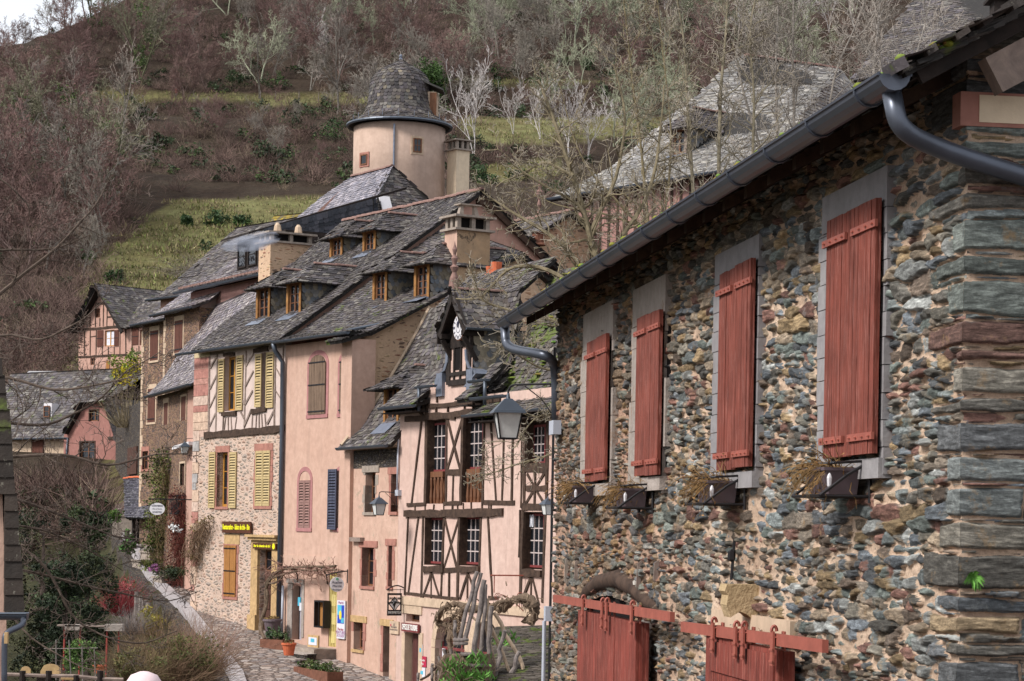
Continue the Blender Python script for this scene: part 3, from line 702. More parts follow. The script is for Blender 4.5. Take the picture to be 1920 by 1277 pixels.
MEADOW = [[(150, 560), (195, 490), (290, 400), (330, 378), (600, 368), (660, 420), (560, 560), (300, 600)], [(850, 222), (1230, 222), (1240, 250), (1100, 262), (960, 275), (880, 262)], [(890, 318), (1040, 296), (1060, 330), (900, 345)], [(830, 150), (1240, 150), (1240, 158), (830, 160)], [(150, 176), (640, 176), (780, 185), (780, 198), (640, 200), (270, 194), (150, 196)],
          [(160, 640), (200, 600), (150, 735), (90, 720)], [(205, 800), (236, 830), (240, 960), (205, 985), (212, 900)]]
def meadow(x, y): return any(in_poly(x, y, q) for q in MEADOW)
cols = np.zeros((nx * ny, 4)); cols[:, 3] = 1
for i, (X, Y, Z) in enumerate(vv):
    if Y > 110:
        px = proj((X, Y, Z)); g = 1.0 if meadow(*px) else 0.0
        base_c = np.array([.05, .037, .026]) * (1 - g) + np.array([.17, .165, .07]) * g
    else: base_c = np.array([.05, .05, .025]) if X < curbx(Y) else np.array([.16, .13, .11])
    cols[i, :3] = base_c
ca.data.foreach_set('color', cols.ravel())
m, n, b = newmat('hill_ground', .95, .1); a = n.nodes.new('ShaderNodeAttribute'); a.attribute_name = 'Col'; v = coords(n)
f1 = noise(n, v, .12, 6, .7); f2 = noise(n, v, 1.5, 6, .75)
c = mix(n, ramp(n, f1.outputs[0], [(.4, 0.0), (.62, .75)]), a.outputs['Color'], mix(n, 1.0, a.outputs['Color'], (.62, .5, .5), 'MULTIPLY'))
c = mix(n, .8, c, ramp(n, f2.outputs[0], [(.25, .35), (.75, 1.6)]), 'MULTIPLY'); n.links.new(c, b.inputs['Base Color']); bump(n, b, f2.outputs[0], .8, .4)
me.materials.append(m); me.polygons.foreach_set('use_smooth', [True] * len(me.polygons))
go = bpy.data.objects.new('ground', me); COL.objects.link(go); struct(go, 'grassy and leaf-covered valley ground and hillside')
# cobbled street, 4 mm and more above the ground
mb = MB(); Ys = np.arange(30, 110, 1.0); 
def streetx(Y): 
    # house line on the right
    return float(np.interp(Y, [30, 45, 56, 60, 68, 74, 80, 92, 100, 112, 126], [.5, 1.0, 1.5, .5, -3.0, -6.6, -10.3, -13.4, -16.2, -20, -24.5]))
for Y in Ys[:-1]:
    a0, a1, b0, b1 = float(curbx(Y)), streetx(Y), float(curbx(Y + 1)), streetx(Y + 1); nn = 6
    for k in range(nn):
        q = [(lerp(a0, a1, k / nn), Y), (lerp(a0, a1, (k + 1) / nn), Y), (lerp(b0, b1, (k + 1) / nn), Y + 1), (lerp(b0, b1, k / nn), Y + 1)]
        mb.poly([(x, y, Hs(max(x, float(curbx(y)) + .05), y) + .05) for x, y in q])
sm = rubble('cobble_paving', [(.3, .24, .21), (.22, .19, .18), (.37, .31, .27), (.26, .2, .17), (.33, .29, .27)], (.14, .11, .095), 3.2, 1.0, .04, .1)
so = build(mb, 'street', sm); struct(so, 'cobbled village street climbing between the houses')
mb = MB(); Y = 46.0
while Y < 116:
    L = R.uniform(.8, 1.4); x0, x1 = float(curbx(Y)), float(curbx(Y + L - .02)); d = Vector((x1 - x0, L - .02, 0)).normalized(); s_ = Vector((d.y, -d.x, 0)) * .42
    P0, P1 = Vector((x0, Y, 0)), Vector((x1, Y + L - .02, 0)); q = [P0, P0 + s_, P1 + s_, P1]; h = R.uniform(.1, .12)
    zz = [Hs(float(curbx(p.y)) + .1, p.y) + .05 for p in q]
    mb.box8([(p.x, p.y, z - .3) for p, z in zip(q, zz)] + [(p.x, p.y, z + h) for p, z in zip(q, zz)]); Y += L
ko = build(mb, 'kerb', M['concrete']); struct(ko, 'pale stone kerb edging the cobbled street')
mb = MB()
for Y in np.arange(34, 116, 2.0):
    x0, x1 = float(curbx(Y)) - .02, float(curbx(Y + 2)) - .02; z0, z1 = Hs(float(curbx(Y)) + .1, Y), Hs(float(curbx(Y + 2)) + .1, Y + 2)
    mb.box8([(x0 - .35, Y, z0 - 2), (x0, Y, z0 - 2), (x1, Y + 2, z1 - 2), (x1 - .35, Y + 2, z1 - 2), (x0 - .35, Y, z0 - .02), (x0, Y, z0 - .02), (x1, Y + 2, z1 - .02), (x1 - .35, Y + 2, z1 - .02)])
wo = build(mb, 'retaining_wall', M['drystone'], loc=(float(curbx(70)), 70, 0)); tag(wo, 'low dry stone wall holding up the street above the garden', 'wall')
# ---------------------------------------------------------------- the row of houses along the street
r0 = ray(650, 900) * 70
FR = Fr(r0.x, 70.0, -(-.535), -.845)
def fx(x, y, t=0.0): return FR.face((x, y), t)[0]
sL5, sR5 = fx(362, 900), fx(531, 900); sR4 = fx(663, 900)
ze = FR.face((450, 647), -.42)[1]                      # eave height
tr, zr = FR.side((902, 357), sR5 + .25)                # ridge
K5 = (zr - ze) / (tr + .42)
zf5 = lambda t: ze + K5 * (t + .42)
sRL = FR.face((645, 418), tr)[0]
P = FR.P
h5 = thing('timber_and_stone_house', 'tall pink-mortared stone house with a half-timbered top floor and yellow louvred shutters', 'house', P(sL5, 0, 1.4))
zt5 = zf5(0) - .12
mb = MB()
UW1, UW2 = FR.rect(A1, 342, 208, 432, 640), FR.rect(A1, 640, 175, 668, 612)
UW2 = (UW2[0] - .05, UW2[1], UW2[2] + .1, UW2[3])
MW1 = FR.rect(I, 407, 848, 427, 950); MW2 = FR.rect(A1, 597, 958, 712, 1500); MW2 = (MW2[0], FR.face(A2(510, 165))[1], MW2[2], MW2[3])
GW = FR.rect(A2, 278, 415, 351, 740); DR = FR.rect(A2, 497, 443, 588, 975)
zB = FR.face(A1(500, 830))[1]
wall(mb, FR, [(sL5, -.5), (sR5, -.5), (sR5, zB), (sL5, zB)], [MW1, DR], 0, .3, 7)
mb.cur = 1
qs = fx(*A1(228, 500))
wall(mb, FR, [(sL5, zB), (sR5, zB), (sR5, zt5), (sL5, zt5)], [UW1, UW2], 0, .25, 7)
mb.cur = 2; z = 1.0; QC = [(.5, .36, .27), (.36, .17, .14), (.5, .4, .25), (.33, .31, .3), (.42, .22, .18), (.5, .37, .3)]
while z < zt5 - .3:
    h = R.uniform(.2, .42); mb.fbox(FR, sL5 - .025, (sL5 + R.choice([.28, .5, .4])) if z < zB else qs - R.choice([0, .05, .12]), -.02 - R.random() * .012, .2, z, z + h - .02, QC[R.randrange(6)]); z += h
mb.fbox(FR, sL5 - .015, qs, -.01, .2, zB, zt5 - .1, (.5, .35, .28))
mb.cur = 1   # gable end wall above the lower roof, and far gable
mb.poly([P(sR5 + .01, 0, -.5), P(sR5 + .01, 0, zt5), P(sR5 + .01, tr, zr - .15), P(sR5 + .01, tr + 3, zr - .15 - 3 * K5), P(sR5 + .01, tr + 3, -.5)])
build(mb, 'wall', [M['housestone'], M['pinkwhite'], M['block']], h5)
mb = MB(); mb.fbox(FR, sR5 + .02, sR5 + .06, .3, tr + 3, 4, 4.01)
tg = MB(); tg.poly([P(sR5 + .04, 0.2, zf5(.2) - .9), P(sR5 + .04, 0.2, zf5(.2) - .13), P(sR5 + .04, tr, zr - .14), P(sR5 + .04, tr + 3, zr - .14 - 3 * K5), P(sR5 + .04, tr + 3, 6), P(sR5 + .04, 3, 6)])
build(tg, 'gable', M['pinkfar'], h5)
# timber frame of the top floor (zoom coordinates of the photograph)
zt_ = 150
T5 = [(228, 200, 222, 820, .12), (292, 205, 276, 808, .1), (521, 160, 505, 800, .1), (757, 128, 745, 775, .12), (818, 125, 808, 770, .1), (342, 650, 335, 800, .08),
      (235, 300, 292, 195, .1), (232, 465, 290, 345, .1), (230, 610, 285, 490, .1), (228, 765, 275, 660, .1),
      (520, 280, 582, 180, .1), (516, 440, 578, 320, .1), (512, 590, 572, 480, .1), (505, 765, 560, 640, .1), (515, 275, 488, 200, .09), (508, 590, 482, 530, .09), (505, 700, 475, 640, .08),
      (755, 150, 812, 230, .1), (728, 345, 757, 270, .1), (726, 530, 752, 455, .1), (690, 745, 748, 630, .11), (760, 300, 812, 400, .05), (756, 480, 808, 560, .05),
      (345, 790, 358, 690, .05), (378, 795, 378, 690, .05), (405, 795, 398, 690, .05), (430, 790, 445, 690, .05), (565, 790, 570, 670, .07), (598, 785, 604, 665, .05), (625, 780, 625, 665, .05), (650, 778, 645, 665, .05), (680, 775, 670, 665, .05),
      (232, 190, 340, 175, .1), (700, 140, 815, 122, .12)]
mb = timbers(FR, A1, T5)
build(mb, 'timber_frame', M['timber_pale'], h5)
mb = timbers(FR, A1, [(190, 836, 828, 778, .3), (345, 195, 430, 185, .16), (585, 160, 700, 145, .2), (330, 668, 445, 655, .2), (565, 648, 685, 630, .22)], .2, -.06); build(mb, 'timber_beam', M['timber'], h5)
window(h5, FR, UW1, 2, 3, .18, 'frame_gold', fw=.08); window(h5, FR, UW2, 2, 3, .18, 'frame_brown')
for r_ in (FR.rect(A1, 290, 226, 335, 650, -.06), FR.rect(A1, 434, 198, 484, 635, -.06), FR.rect(A1, 584, 186, 634, 610, -.06), FR.rect(A1, 672, 170, 730, 615, -.06)): louvre(h5, FR, r_)
surround(h5, FR, MW1, .12, -.02, 'redstone', top=.22, blocks=True); window(h5, FR, MW1, 2, 3, .22, 'frame_gold', fw=.09)
zb1 = FR.face(A2(230, 178), -.06)[1]
for (a, b) in ((215, 265), (376, 432)): 
    q = FR.rect(A1, a, 968, b, 1400, -.06); q2 = FR.rect(A2, 160 if a < 300 else 284, 0, 206 if a < 300 else 332, 178, -.06); louvre(h5, FR, (q[0], zb1, q[2], q[3]))
surround(h5, FR, MW2, .13, -.02, 'redstone', top=.24, blocks=True)
md = (MW2[0] + MW2[2]) / 2
louvre(h5, FR, (MW2[0], MW2[1], md - .01, MW2[3]), -.05); louvre(h5, FR, (md + .01, MW2[1], MW2[2], MW2[3]), -.05)
md = (GW[0] + GW[2]) / 2; surround(h5, FR, GW, .13, -.015, 'redstone', blocks=True, top=.06)
planks(h5, FR, (GW[0], GW[1], md - .01, GW[3]), -.05, 'shutter_orange', 3, (.06, .5, .94)); planks(h5, FR, (md + .01, GW[1], GW[2], GW[3]), -.05, 'shutter_orange', 3, (.06, .5, .94))
mb = MB(); q = FR.rect(A2, 275, 345, 372, 408); mb.fbox(FR, q[0], q[2], -.02, .1, q[1], q[3]); build(mb, 'lintel', M['ochre'], h5)
# doorway
q = FR.rect(A2, 455, 372, 497, 950); q2 = FR.rect(A2, 588, 372, 625, 900); zc = FR.face(A2(520, 372))[1]; zc2 = FR.face(A2(520, 348))[1]; zb = q[1] - .3
mb = MB(); mb.fbox(FR, q[0], q[2], -.1, .25, zb, zc); mb.fbox(FR, q2[0], q2[2], -.1, .25, zb, zc); mb.fbox(FR, q[0] - .15, q2[2] + .1, -.28, .2, zc2 - .08, zc2); mb.fbox(FR, q[0] - .08, q2[2] + .05, -.2, .2, zc2 - .18, zc2 - .083); mb.fbox(FR, q[2], q2[0], -.08, .25, DR[3], zc2 - .18)
mb.fbox(FR, q[0] - .1, q[2], -.16, -.103, zb, zb + .8); build(mb, 'door_surround', M['ochre'], h5)
zt = FR.face(A2(540, 582))[1]
window(h5, FR, (DR[0], zt, DR[2], DR[3]), 2, 1, .2, 'frame_brown', mull=False)
mb = MB()
for i in range(2):
    for j in range(3):
        w_ = (DR[2] - DR[0]) / 2; hh = (zt - DR[1]) / 3; mb.fbox(FR, DR[0] + w_ * i + .08, DR[0] + w_ * (i + 1) - .08, .15, .2, DR[1] + hh * j + .12, DR[1] + hh * (j + 1) - .08)
mb.fbox(FR, DR[0], DR[2], .18, .26, DR[1] - .3, zt); dd = build(mb, 'door', M['door_brown'], h5)
mb = MB(); mb.tube([P(DR[0] + .75, .12, DR[1] + 1.0), P(DR[0] + .75, .17, DR[1] + 1.0)], .025, 6); build(mb, 'handle', M['iron'], dd)
# roofs
def slp(x, y): s, t, z = FR.slope((x, y), ze, K5, -.42); return P(s, t, z)
mb = MB(); Rr = lambda t: P(sR5 + .25, t, zf5(t))
roof(mb, [(slp(360, 657), Rr(-.42)), (P(sL5 - .2, 1.2, zf5(1.2)), Rr(1.2)), (slp(478, 566), Rr(3.2)), (slp(560, 485), Rr(5)), (P(sRL, tr, zr), Rr(tr))], .12, .16)
roof(mb, [(P(sR5 + .25, tr + 3.5, zr - 3.5 * K5), P(sRL, tr + 3.5, zr - 3.5 * K5)), (P(sR5 + .25, tr, zr), P(sRL, tr, zr))], .2, .25)
build(mb, 'roof', M['slate'], h5)
ridge(h5, P(sRL, tr, zr + .03), P(sR5 + .3, tr, zr + .03), .13)
mb = MB(); mb.beam(P(sR5 + .22, -.4, ze - .1), P(sR5 + .22, tr, zr - .12), .05, .07); mb.beam(P(sR5 + .22, tr, zr - .2), P(sR5 + .22, tr + 2.6, zr - .2 - 2.6 * K5), .1, .2); mb.beam(P(sR5 - .1, 4.2, zf5(4.2) - .3), P(sR5 + .3, 4.2, zf5(4.2) - .3), .16, .18); mb.beam(P(sR5 - .1, tr, zr - .4), P(sR5 + .35, tr, zr - .4), .16, .18); build(mb, 'verge_board', M['timber'], h5)
gutter(h5, P(sL5 - .5, -.5, ze - .02), P(sR5 + .1, -.5, ze - .02), .08)
pipe(h5, [P(sR5 + .05, -.48, ze - .1), P(sR5 + .05, -.4, ze - .35), P(sR5 + .05, -.12, ze - .7), P(sR5 + .05, -.1, ze - 3), P(sR5 + .02, -.1, FR.face(A2(632, 980))[1])], .075)
pipe(h5, [P(sR5 + .32, -.1, FR.face(A2(655, 670))[1]), P(sR5 + .3, -.1, FR.face(A2(655, 985))[1])], .045, 'pvc')
lab5 = ['dormer farthest left with a white flyer in its window', None]
dormer(h5, FR, zf5, (I, 484, 541, 503, 596), rise=.62); dormer(h5, FR, zf5, (I, 541, 531, 561, 587), rise=.62)
dormer(h5, FR, zf5, (I, 622, 447, 639, 481), rise=.6); dormer(h5, FR, zf5, (I, 684, 434, 701, 470), rise=.6)
# signs on h5
def board(name, label, F, r, t, mat, th=.04, cat='sign', group=None):
    s0, z0, s1, z1 = r; o = thing(name, label, cat, F.P((s0 + s1) / 2, t, z0), group); mb = MB(); mb.fbox(F, s0, s1, t - th, t, z0, z1); build(mb, 'board', M[mat], o); return o
r_ = FR.rect(A2, 267, 264, 447, 337, -.06); o = board('house_sign', 'long brown wooden board with yellow tea room lettering on the stone house', FR, r_, -.06, 'sign_brown', .05)
text('Restauration - Salon de thé - Bio', (r_[3] - r_[1]) * .62, FR, (r_[0] + r_[2]) / 2, -.115, (r_[1] + r_[3]) / 2, M['letter_yellow'], o, fit=(r_[2] - r_[0]) * .95, bold=.008)
r_ = FR.rect(A2, 458, 402, 606, 438, -.14); o = board('door_sign', 'small brown board with yellow lettering over the doorway of the stone house', FR, r_, -.12, 'sign_brown', .05)
text('Sur le chemin du thé', (r_[3] - r_[1]) * .6, FR, lerp(r_[0], r_[2], .42), -.175, (r_[1] + r_[3]) / 2, M['letter_yellow'], o, fit=(r_[2] - r_[0]) * .74, bold=.005)
mb = MB(); cs, cz = lerp(r_[0], r_[2], .9), (r_[1] + r_[3]) / 2; mb.tris([(cs + .1 * math.cos(a), cz + .1 * math.sin(a)) for a in np.linspace(0, 6.0, 12)], [], lambda s, z: P(s, -.176, z)); build(mb, 'tree_emblem', M['letter_yellow'], o)
# ---- H4 tall pink house
zf4 = lambda t: max(ze - .05, ze - .17 + .52 * t)
zL4 = lambda t: zf5(t) - .33 * min(1, (t + .42) * 1.2)
zm4 = lambda f: (lambda t: lerp(zL4(t), zf4(t), f))
tT4 = 5.9
h4 = thing('tall_pink_house', 'tall salmon-pink rendered house with arched mauve window surrounds', 'house', P(sR5, 0, 1.0))
aw1 = FR.rect(A1, 1022, 192, 1158, 668); aw2 = FR.rect(A1, 1268, 185, 1400, 655); aw3 = FR.rect(A1, 940, 1120, 1030, 1500); aw3 = (aw3[0], FR.face(A2(770, 305))[1], aw3[2], aw3[3])
aw4 = FR.rect(A1, 1235, 1110, 1330, 1500); aw4 = (aw4[0], FR.face(A2(985, 305))[1], aw4[2], aw4[3])
dw = FR.rect(A2, 705, 655, 765, 1015); yd = FR.rect(A2, 935, 590, 985, 1060)
mb = MB(); wall(mb, FR, [(sR5 + .012, -.5), (sR4, -.5), (sR4, zf4(0) - .1), (sR5 + .012, zf4(0) - .1)], [dw, yd], .004, .25, 0)
mb.cur = 1   # stone gable end
g4 = [(0.02, -.5)] + [(t, zf4(t) - .12) for t in (0.02, 2, 4, tT4)] + [(tT4 + 4, zf4(tT4) - 3), (tT4 + 4, -.5)]
mb.poly([P(sR4, t, z) for t, z in g4])
mb.cur = 0; mb.fbox(FR, sR4 - .42, sR4 + .28, -.28, .55, -.5, ze - .25)       # corner pier
build(mb, 'wall', [M['pink'], M['gablestone']], h4)
mb = MB(); zz_ = FR.face(A2(800, 480))[1]; mb.fbox(FR, sR5 + .1, sR4 - .44, -.012, .02, zz_ - .5, zz_); build(mb, 'stone_band', M['pinkold'], h4)
for r_, n_, mt, ar in ((aw1, 3, 'shutter_brown', .22), (aw2, 3, 'shutter_brown', .22)):
    surround(h4, FR, r_, .15, -.012, 'mauvestone', arch=(r_[2] - r_[0]) * .28); m_ = (r_[0] + r_[2]) / 2
    planks(h4, FR, (r_[0] + .02, r_[1], r_[2] - .02, r_[3] - .02), -.045, mt, 6, (.05, .5, .88), arch=(r_[2] - r_[0]) * .26)
surround(h4, FR, aw3, .14, -.012, 'mauvestone', arch=(aw3[2] - aw3[0]) * .4); m_ = (aw3[0] + aw3[2]) / 2
louvre(h4, FR, (aw3[0], aw3[1], m_ - .01, aw3[3] - .3), -.03, 'shutter_mauve'); louvre(h4, FR, (m_ + .01, aw3[1], aw3[2], aw3[3] - .3), -.03, 'shutter_mauve')
surround(h4, FR, aw4, .14, -.012, 'mauvestone', arch=(aw4[2] - aw4[0]) * .3); window(h4, FR, aw4, 2, 3, .05, 'frame_red')
q = FR.rect(A1, 1165, 1105, 1232, 1500, -.1); louvre(h4, FR, (q[0], aw4[1] - .05, q[2], q[3]), -.1, 'shutter_blue')
mb = MB(); q = FR.rect(A2, 675, 628, 782, 656); mb.fbox(FR, q[0], q[2], -.05, .2, q[1], q[3]); q = FR.rect(A2, 675, 656, 705, 1000); mb.fbox(FR, q[0], q[2], -.02, .2, q[1], q[3] - .003); q = FR.rect(A2, 765, 656, 780, 1000); mb.fbox(FR, q[0], q[2], -.02, .2, q[1], q[3] - .003); build(mb, 'door_surround', M['limewash'], h4)
planks(h4, FR, (dw[0] + .3, dw[1] - .1, dw[2], dw[3]), .12, 'door_grey', 2, (), name='small_door'); mb = MB(); mb.fbox(FR, dw[0], dw[2], .24, .26, dw[1] - .2, dw[3]); build(mb, 'door_recess', M['dark'], h4)
mb = MB(); mb.fbox(FR, yd[0], yd[2], .06, .12, yd[1] - .2, yd[3])
for j in range(4):
    hh = (yd[3] - yd[1]) / 4; mb.fbox(FR, yd[0] + .12, yd[2] - .12, .03, .058, yd[1] + hh * j + .12, yd[1] + hh * (j + 1) - .1)
for j in range(5): mb.fbox(FR, lerp(yd[0], yd[2], j / 5) + .02, lerp(yd[0], yd[2], j / 5) + .06, .025, .06, yd[1], yd[3])
build(mb, 'yellow_door', M['door_yellow'], h4)
mb = MB(); z_ = ze - .22
R_ = lambda t, dz=0: P(sR4 + .32, t, zf4(t) + dz)
roof(mb, [(P(sR5 + .28, -.42, ze - .02), P(fx(655, 640, -.42), -.42, ze - .02)), (P(sR5 + .28, .3, zL4(.3)), R_(.3, -.02)), (P(sR5 + .28, 2, zL4(2)), R_(2)), (P(sR5 + .28, tT4, zL4(tT4)), R_(tT4))], .12, .16)
roof(mb, [(P(sR4 - .6, -.75, ze - .32), P(sR4 + .4, -.75, ze - .32)), (P(sR4 - .7, .3, zf4(.3) + .1), P(sR4 + .34, .3, zf4(.3) + .02)), (P(sR4 - .3, 1.2, zf4(1.2) + .1), R_(1.2, .04))], .14, .2)
roof(mb, [(P(sR4 + .32, tT4 + 4, zf4(tT4) - 2.8), P(sR5 + .28, tT4 + 4, zf4(tT4) - 2.8)), (P(sR4 + .32, tT4, zf4(tT4)), P(sR5 + .28, tT4, zL4(tT4)))], .2, .25)
build(mb, 'roof', M['slatemoss2'], h4)
gutter(h4, P(sR5 + .12, -.5, ze - .06), P(fx(652, 640, -.5), -.5, ze - .06), .08)
mb = MB(); mb.tube([P(sR4 - .5, -.1, zf4(-.1) + .1), P(sR4 + .1, .9, zf4(.9) - .0)], .05, 6); build(mb, 'snow_bar', M['zinc'], h4)
dormer(h4, FR, zm4(.55), (I, 703, 511, 722, 568), rise=.62, wf='frame_brown', nc=2, nr=4); dormer(h4, FR, zm4(.8), (I, 781, 497, 801, 556), rise=.62, wf='frame_brown', nc=2, nr=4)
# chimney on the ridge of h4
def chimney(par, F, s0, s1, t0, t1, z0, z1, mats=('pink', 'gablestone'), cap='greystone', pots=0, top2=True, name='chimney', h=.35, ov=.12):
    mb = MB(); P = F.P
    mb.cur = 0; mb.poly([P(s0, t0, z0), P(s1, t0, z0), P(s1, t0, z1), P(s0, t0, z1)]); mb.poly([P(s0, t1, z0), P(s1, t1, z0), P(s1, t1, z1), P(s0, t1, z1)]); mb.poly([P(s0, t0, z0), P(s0, t1, z0), P(s0, t1, z1), P(s0, t0, z1)])
    mb.cur = 1; mb.poly([P(s1, t0, z0), P(s1, t1, z0), P(s1, t1, z1), P(s1, t0, z1)])
    o = build(mb, name, [M[mats[0]], M[mats[1]]], par)
    mb = MB(); mb.fbox(F, s0 - ov, s1 + ov, t0 - ov, t1 + ov, z1, z1 + .07)
    nn = 3
    for i in range(nn):
        for j in range(nn):
            if i in (0, nn - 1) or j in (0, nn - 1):
                a, b = lerp(s0 + .08, s1 - .08, i / (nn - 1)), lerp(t0 + .08, t1 - .08, j / (nn - 1)); mb.fbox(F, a - .07, a + .07, b - .07, b + .07, z1 + .07, z1 + .07 + h)
    mb.fbox(F, s0 - ov * 1.2, s1 + ov * 1.2, t0 - ov * 1.2, t1 + ov * 1.2, z1 + .07 + h, z1 + .14 + h)
    if top2:
        a, b = (s0 + s1) / 2, (t0 + t1) / 2
        for k in (-.3, .3): mb.box8([P(a - .1, b + k - .08, z1 + .14 + h), P(a + .1, b + k - .08, z1 + .14 + h), P(a + .1, b + k + .08, z1 + .14 + h), P(a - .1, b + k + .08, z1 + .14 + h), P(a - .06, b + k * .8 - .05, z1 + .5 + h), P(a + .06, b + k * .8 - .05, z1 + .5 + h), P(a + .06, b + k * .8 + .05, z1 + .5 + h), P(a - .06, b + k * .8 + .05, z1 + .5 + h)])
        mb.fbox(F, a - .2, a + .2, b - .4, b + .4, z1 + .5 + h, z1 + .54 + h)
    build(mb, 'chimney_cap', M[cap], o)
    mb = MB(); mb.fbox(F, s0 + .16, s1 - .16, t0 + .16, t1 - .16, z1 + .06, z1 + .09 + h); build(mb, 'flue', M['dark'], o)
    return o
sc1 = sR4 + .32; tc_ = FR.side((856, 500), sc1)[0]; sc0 = FR.face((833, 500), tc_)[0]; tc1 = FR.side((918, 500), sc1)[0]; zc1 = FR.face((850, 432), tc_)[1]; zc0 = FR.face((840, 560), tc_)[1]
M['chim_side'] = plaster('sooty_chimney_render', (.44, .29, .17), (.3, .22, .15), (.05, .04, .035), 1, .6)
chimney(h4, FR, sc0, sc1, tc_, tc1, zc0 - 1.2, zc1, ('pink', 'chim_side'))
# chimney of h5 (stone, with slate cap)
ta = 6.4; s1_ = FR.face((583, 470), 0)[0]
def zz(xy, t): return FR.face(xy, t)[1]
# ---------------------------------------------------------------- H2 tourist office and H3 the narrow house joined to it
o2 = ray(748, 900) * 66
F2 = Fr(o2.x, 66.0, .43, -.9); P2 = F2.P
def f2(Zf, x, y, t=0.0): return F2.face(Zf(x, y), t)
sL3 = f2(I, 663, 900)[0]; sR2 = f2(I, 1035, 900)[0] + 1.6
ze3 = f2(A3, 300, 1178, -.35)[1]; ze2 = f2(I, 745, 761, -.5)[1]
Lp3 = [(-.35, ze3)] + [F2.side(A3(*q), sL3 + .2) for q in ((180, 1110), (262, 1045), (330, 930), (400, 830), (580, 520), (690, 330), (780, 150))]
h3 = thing('narrow_pink_house', 'narrow worn pink house with stone-framed slots and a low slate roof beside the tourist office', 'house', P2(sL3, 0, .6))
W3 = [F2.rect(A4, 190, 133, 245, 352), F2.rect(A4, 332, 143, 370, 350), F2.rect(A4, 172, 545, 236, 758), F2.rect(A4, 318, 535, 338, 760), F2.rect(A4, 126, 955, 178, 1105), F2.rect(A4, 287, 975, 320, 1400)]
mb = MB(); wall(mb, F2, [(sL3 - .3, -1), (0, -1), (0, ze3 - .05), (sL3 - .3, ze3 - .05)], W3, 0, .3, 4); zst = f2(A4, 250, 108)[1]
build(mb, 'wall', M['pinkold'], h3)
mb = MB(); mb.fbox(F2, sL3, -.05, -.012, .05, zst, ze3 - .1); build(mb, 'stone_band', M['drystone'], h3)
for r_, mt in zip(W3, ('greystone', 'redstone', 'redstone', 'redstone', 'ochre', 'ochre')):
    mb = MB(); mb.fbox(F2, r_[0] - .25, r_[2] + .3 if r_[2] + .3 < 0 else -.02, -.03, .12, r_[3], r_[3] + .2); mb.fbox(F2, r_[0] - .1, min(-.02, r_[2] + .1), -.05, .1, r_[1] - .09, r_[1]); build(mb, 'lintel', M[mt], h3)
    mb = MB(); zz0 = r_[1]
    while zz0 < r_[3] - .02:
        hh = min(R.uniform(.2, .35), r_[3] - zz0)
        if R.random() < .8: mb.fbox(F2, r_[0] - R.uniform(.08, .22), r_[0] - .0, -.012 - R.random() * .008, .28, zz0, zz0 + hh - .01)
        if R.random() < .5: mb.fbox(F2, r_[2], min(-.02, r_[2] + R.uniform(.08, .25)), -.012 - R.random() * .008, .28, zz0, zz0 + hh - .01)
        zz0 += hh
    if mb.f: build(mb, 'jamb', M['redstone'] if mt != 'greystone' else M['greystone'], h3)
    window(h3, F2, r_, 2, 3, .22, 'frame_brown') if r_[2] - r_[0] > .55 else window(h3, F2, r_, 1, 1, .24, 'timber', mull=False, fw=.04, back='dark')
mb = MB(); q = F2.rect(A4, 126, 490, 186, 513); mb.fbox(F2, q[0], q[2], -.15, .1, q[1], q[3]); build(mb, 'slab', M['timber_pale'], h3)
def roof_prof(mb, F, prof, sl, sr, **kw): roof(mb, [(F.P(sl(i) if callable(sl) else sl, t, z), F.P(sr(i) if callable(sr) else sr, t, z)) for i, (t, z) in enumerate(prof)], **kw)
mb = MB(); roof_prof(mb, F2, Lp3, sL3 - .35, .1, e=.14, w=.2); build(mb, 'roof', M['slatemoss2'], h3)
gutter(h3, P2(sL3 - .35, -.42, ze3 - .02), P2(-.02, -.42, ze3 - .02), .08)
mb = MB(); mb.tube([P2(sL3 - .2, t, z + .07) for t, z in Lp3], .07, 6); build(mb, 'verge_mortar', M['palestone'], h3)
def zf3(t): return float(np.interp(t, [a for a, b in Lp3], [b for a, b in Lp3]))
dormer(h3, F2, zf3, (A3, 412, 745, 497, 1000), rise=.6, over=.42, fm='timber_gold', wf='frame_brown')
pipe(h3, [P2(.05, -.06, ze3 + .2), P2(.02, -.06, f2(A4, 370, 230)[1])], .03, 'pvc')
mb = MB(); q = F2.rect(A4, 364, 230, 380, 262, -.05); mb.fbox(F2, q[0], q[2], -.12, 0, q[1], q[3]); build(mb, 'junction_box', M['pvc'], h3)
# ------ H2
h2 = thing('half_timbered_office', 'pink half-timbered tourist office with dark crossed beams, tall white-barred windows and a clock gable', 'house', P2(0, 0, .2))
prof2 = [(-.55, ze2)] + [F2.side(q, 0.0) for q in ((770, 748), (790, 728), (807, 695), (812, 640), (820, 576))]
zt2 = prof2[-1][1]; prof2.append((prof2[-1][0] + 1.1, zt2 + 1.0))
WU = [F2.rect(B1, 268, 245, 462, 1088), F2.rect(B1, 625, 215, 840, 1075), F2.rect(B1, 1258, 240, 1470, 720)]
WL = [F2.rect(B2, 400, 115, 542, 455), F2.rect(B2, 652, 110, 802, 460), F2.rect(B2, 1098, 75, 1258, 485)]
GD = F2.rect(B2, 262, 935, 362, 1430); GT = F2.rect(B2, 270, 800, 366, 858)
ax0, ax1 = f2(B2, 478, 1100)[0], f2(B2, 690, 1100)[0]; az = f2(B2, 590, 820)[1]; azs = az - (ax1 - ax0) * .45
def arch_pts(x0, x1, zs, zt, zb, n=12): c, w_ = (x0 + x1) / 2, (x1 - x0) / 2; return [(x0, zb), (x1, zb)] + [(c + w_ * math.cos(math.pi * i / n), zs + (zt - zs) * math.sin(math.pi * i / n)) for i in range(n + 1)]
AH = arch_pts(ax0, ax1, azs, az, -.6)
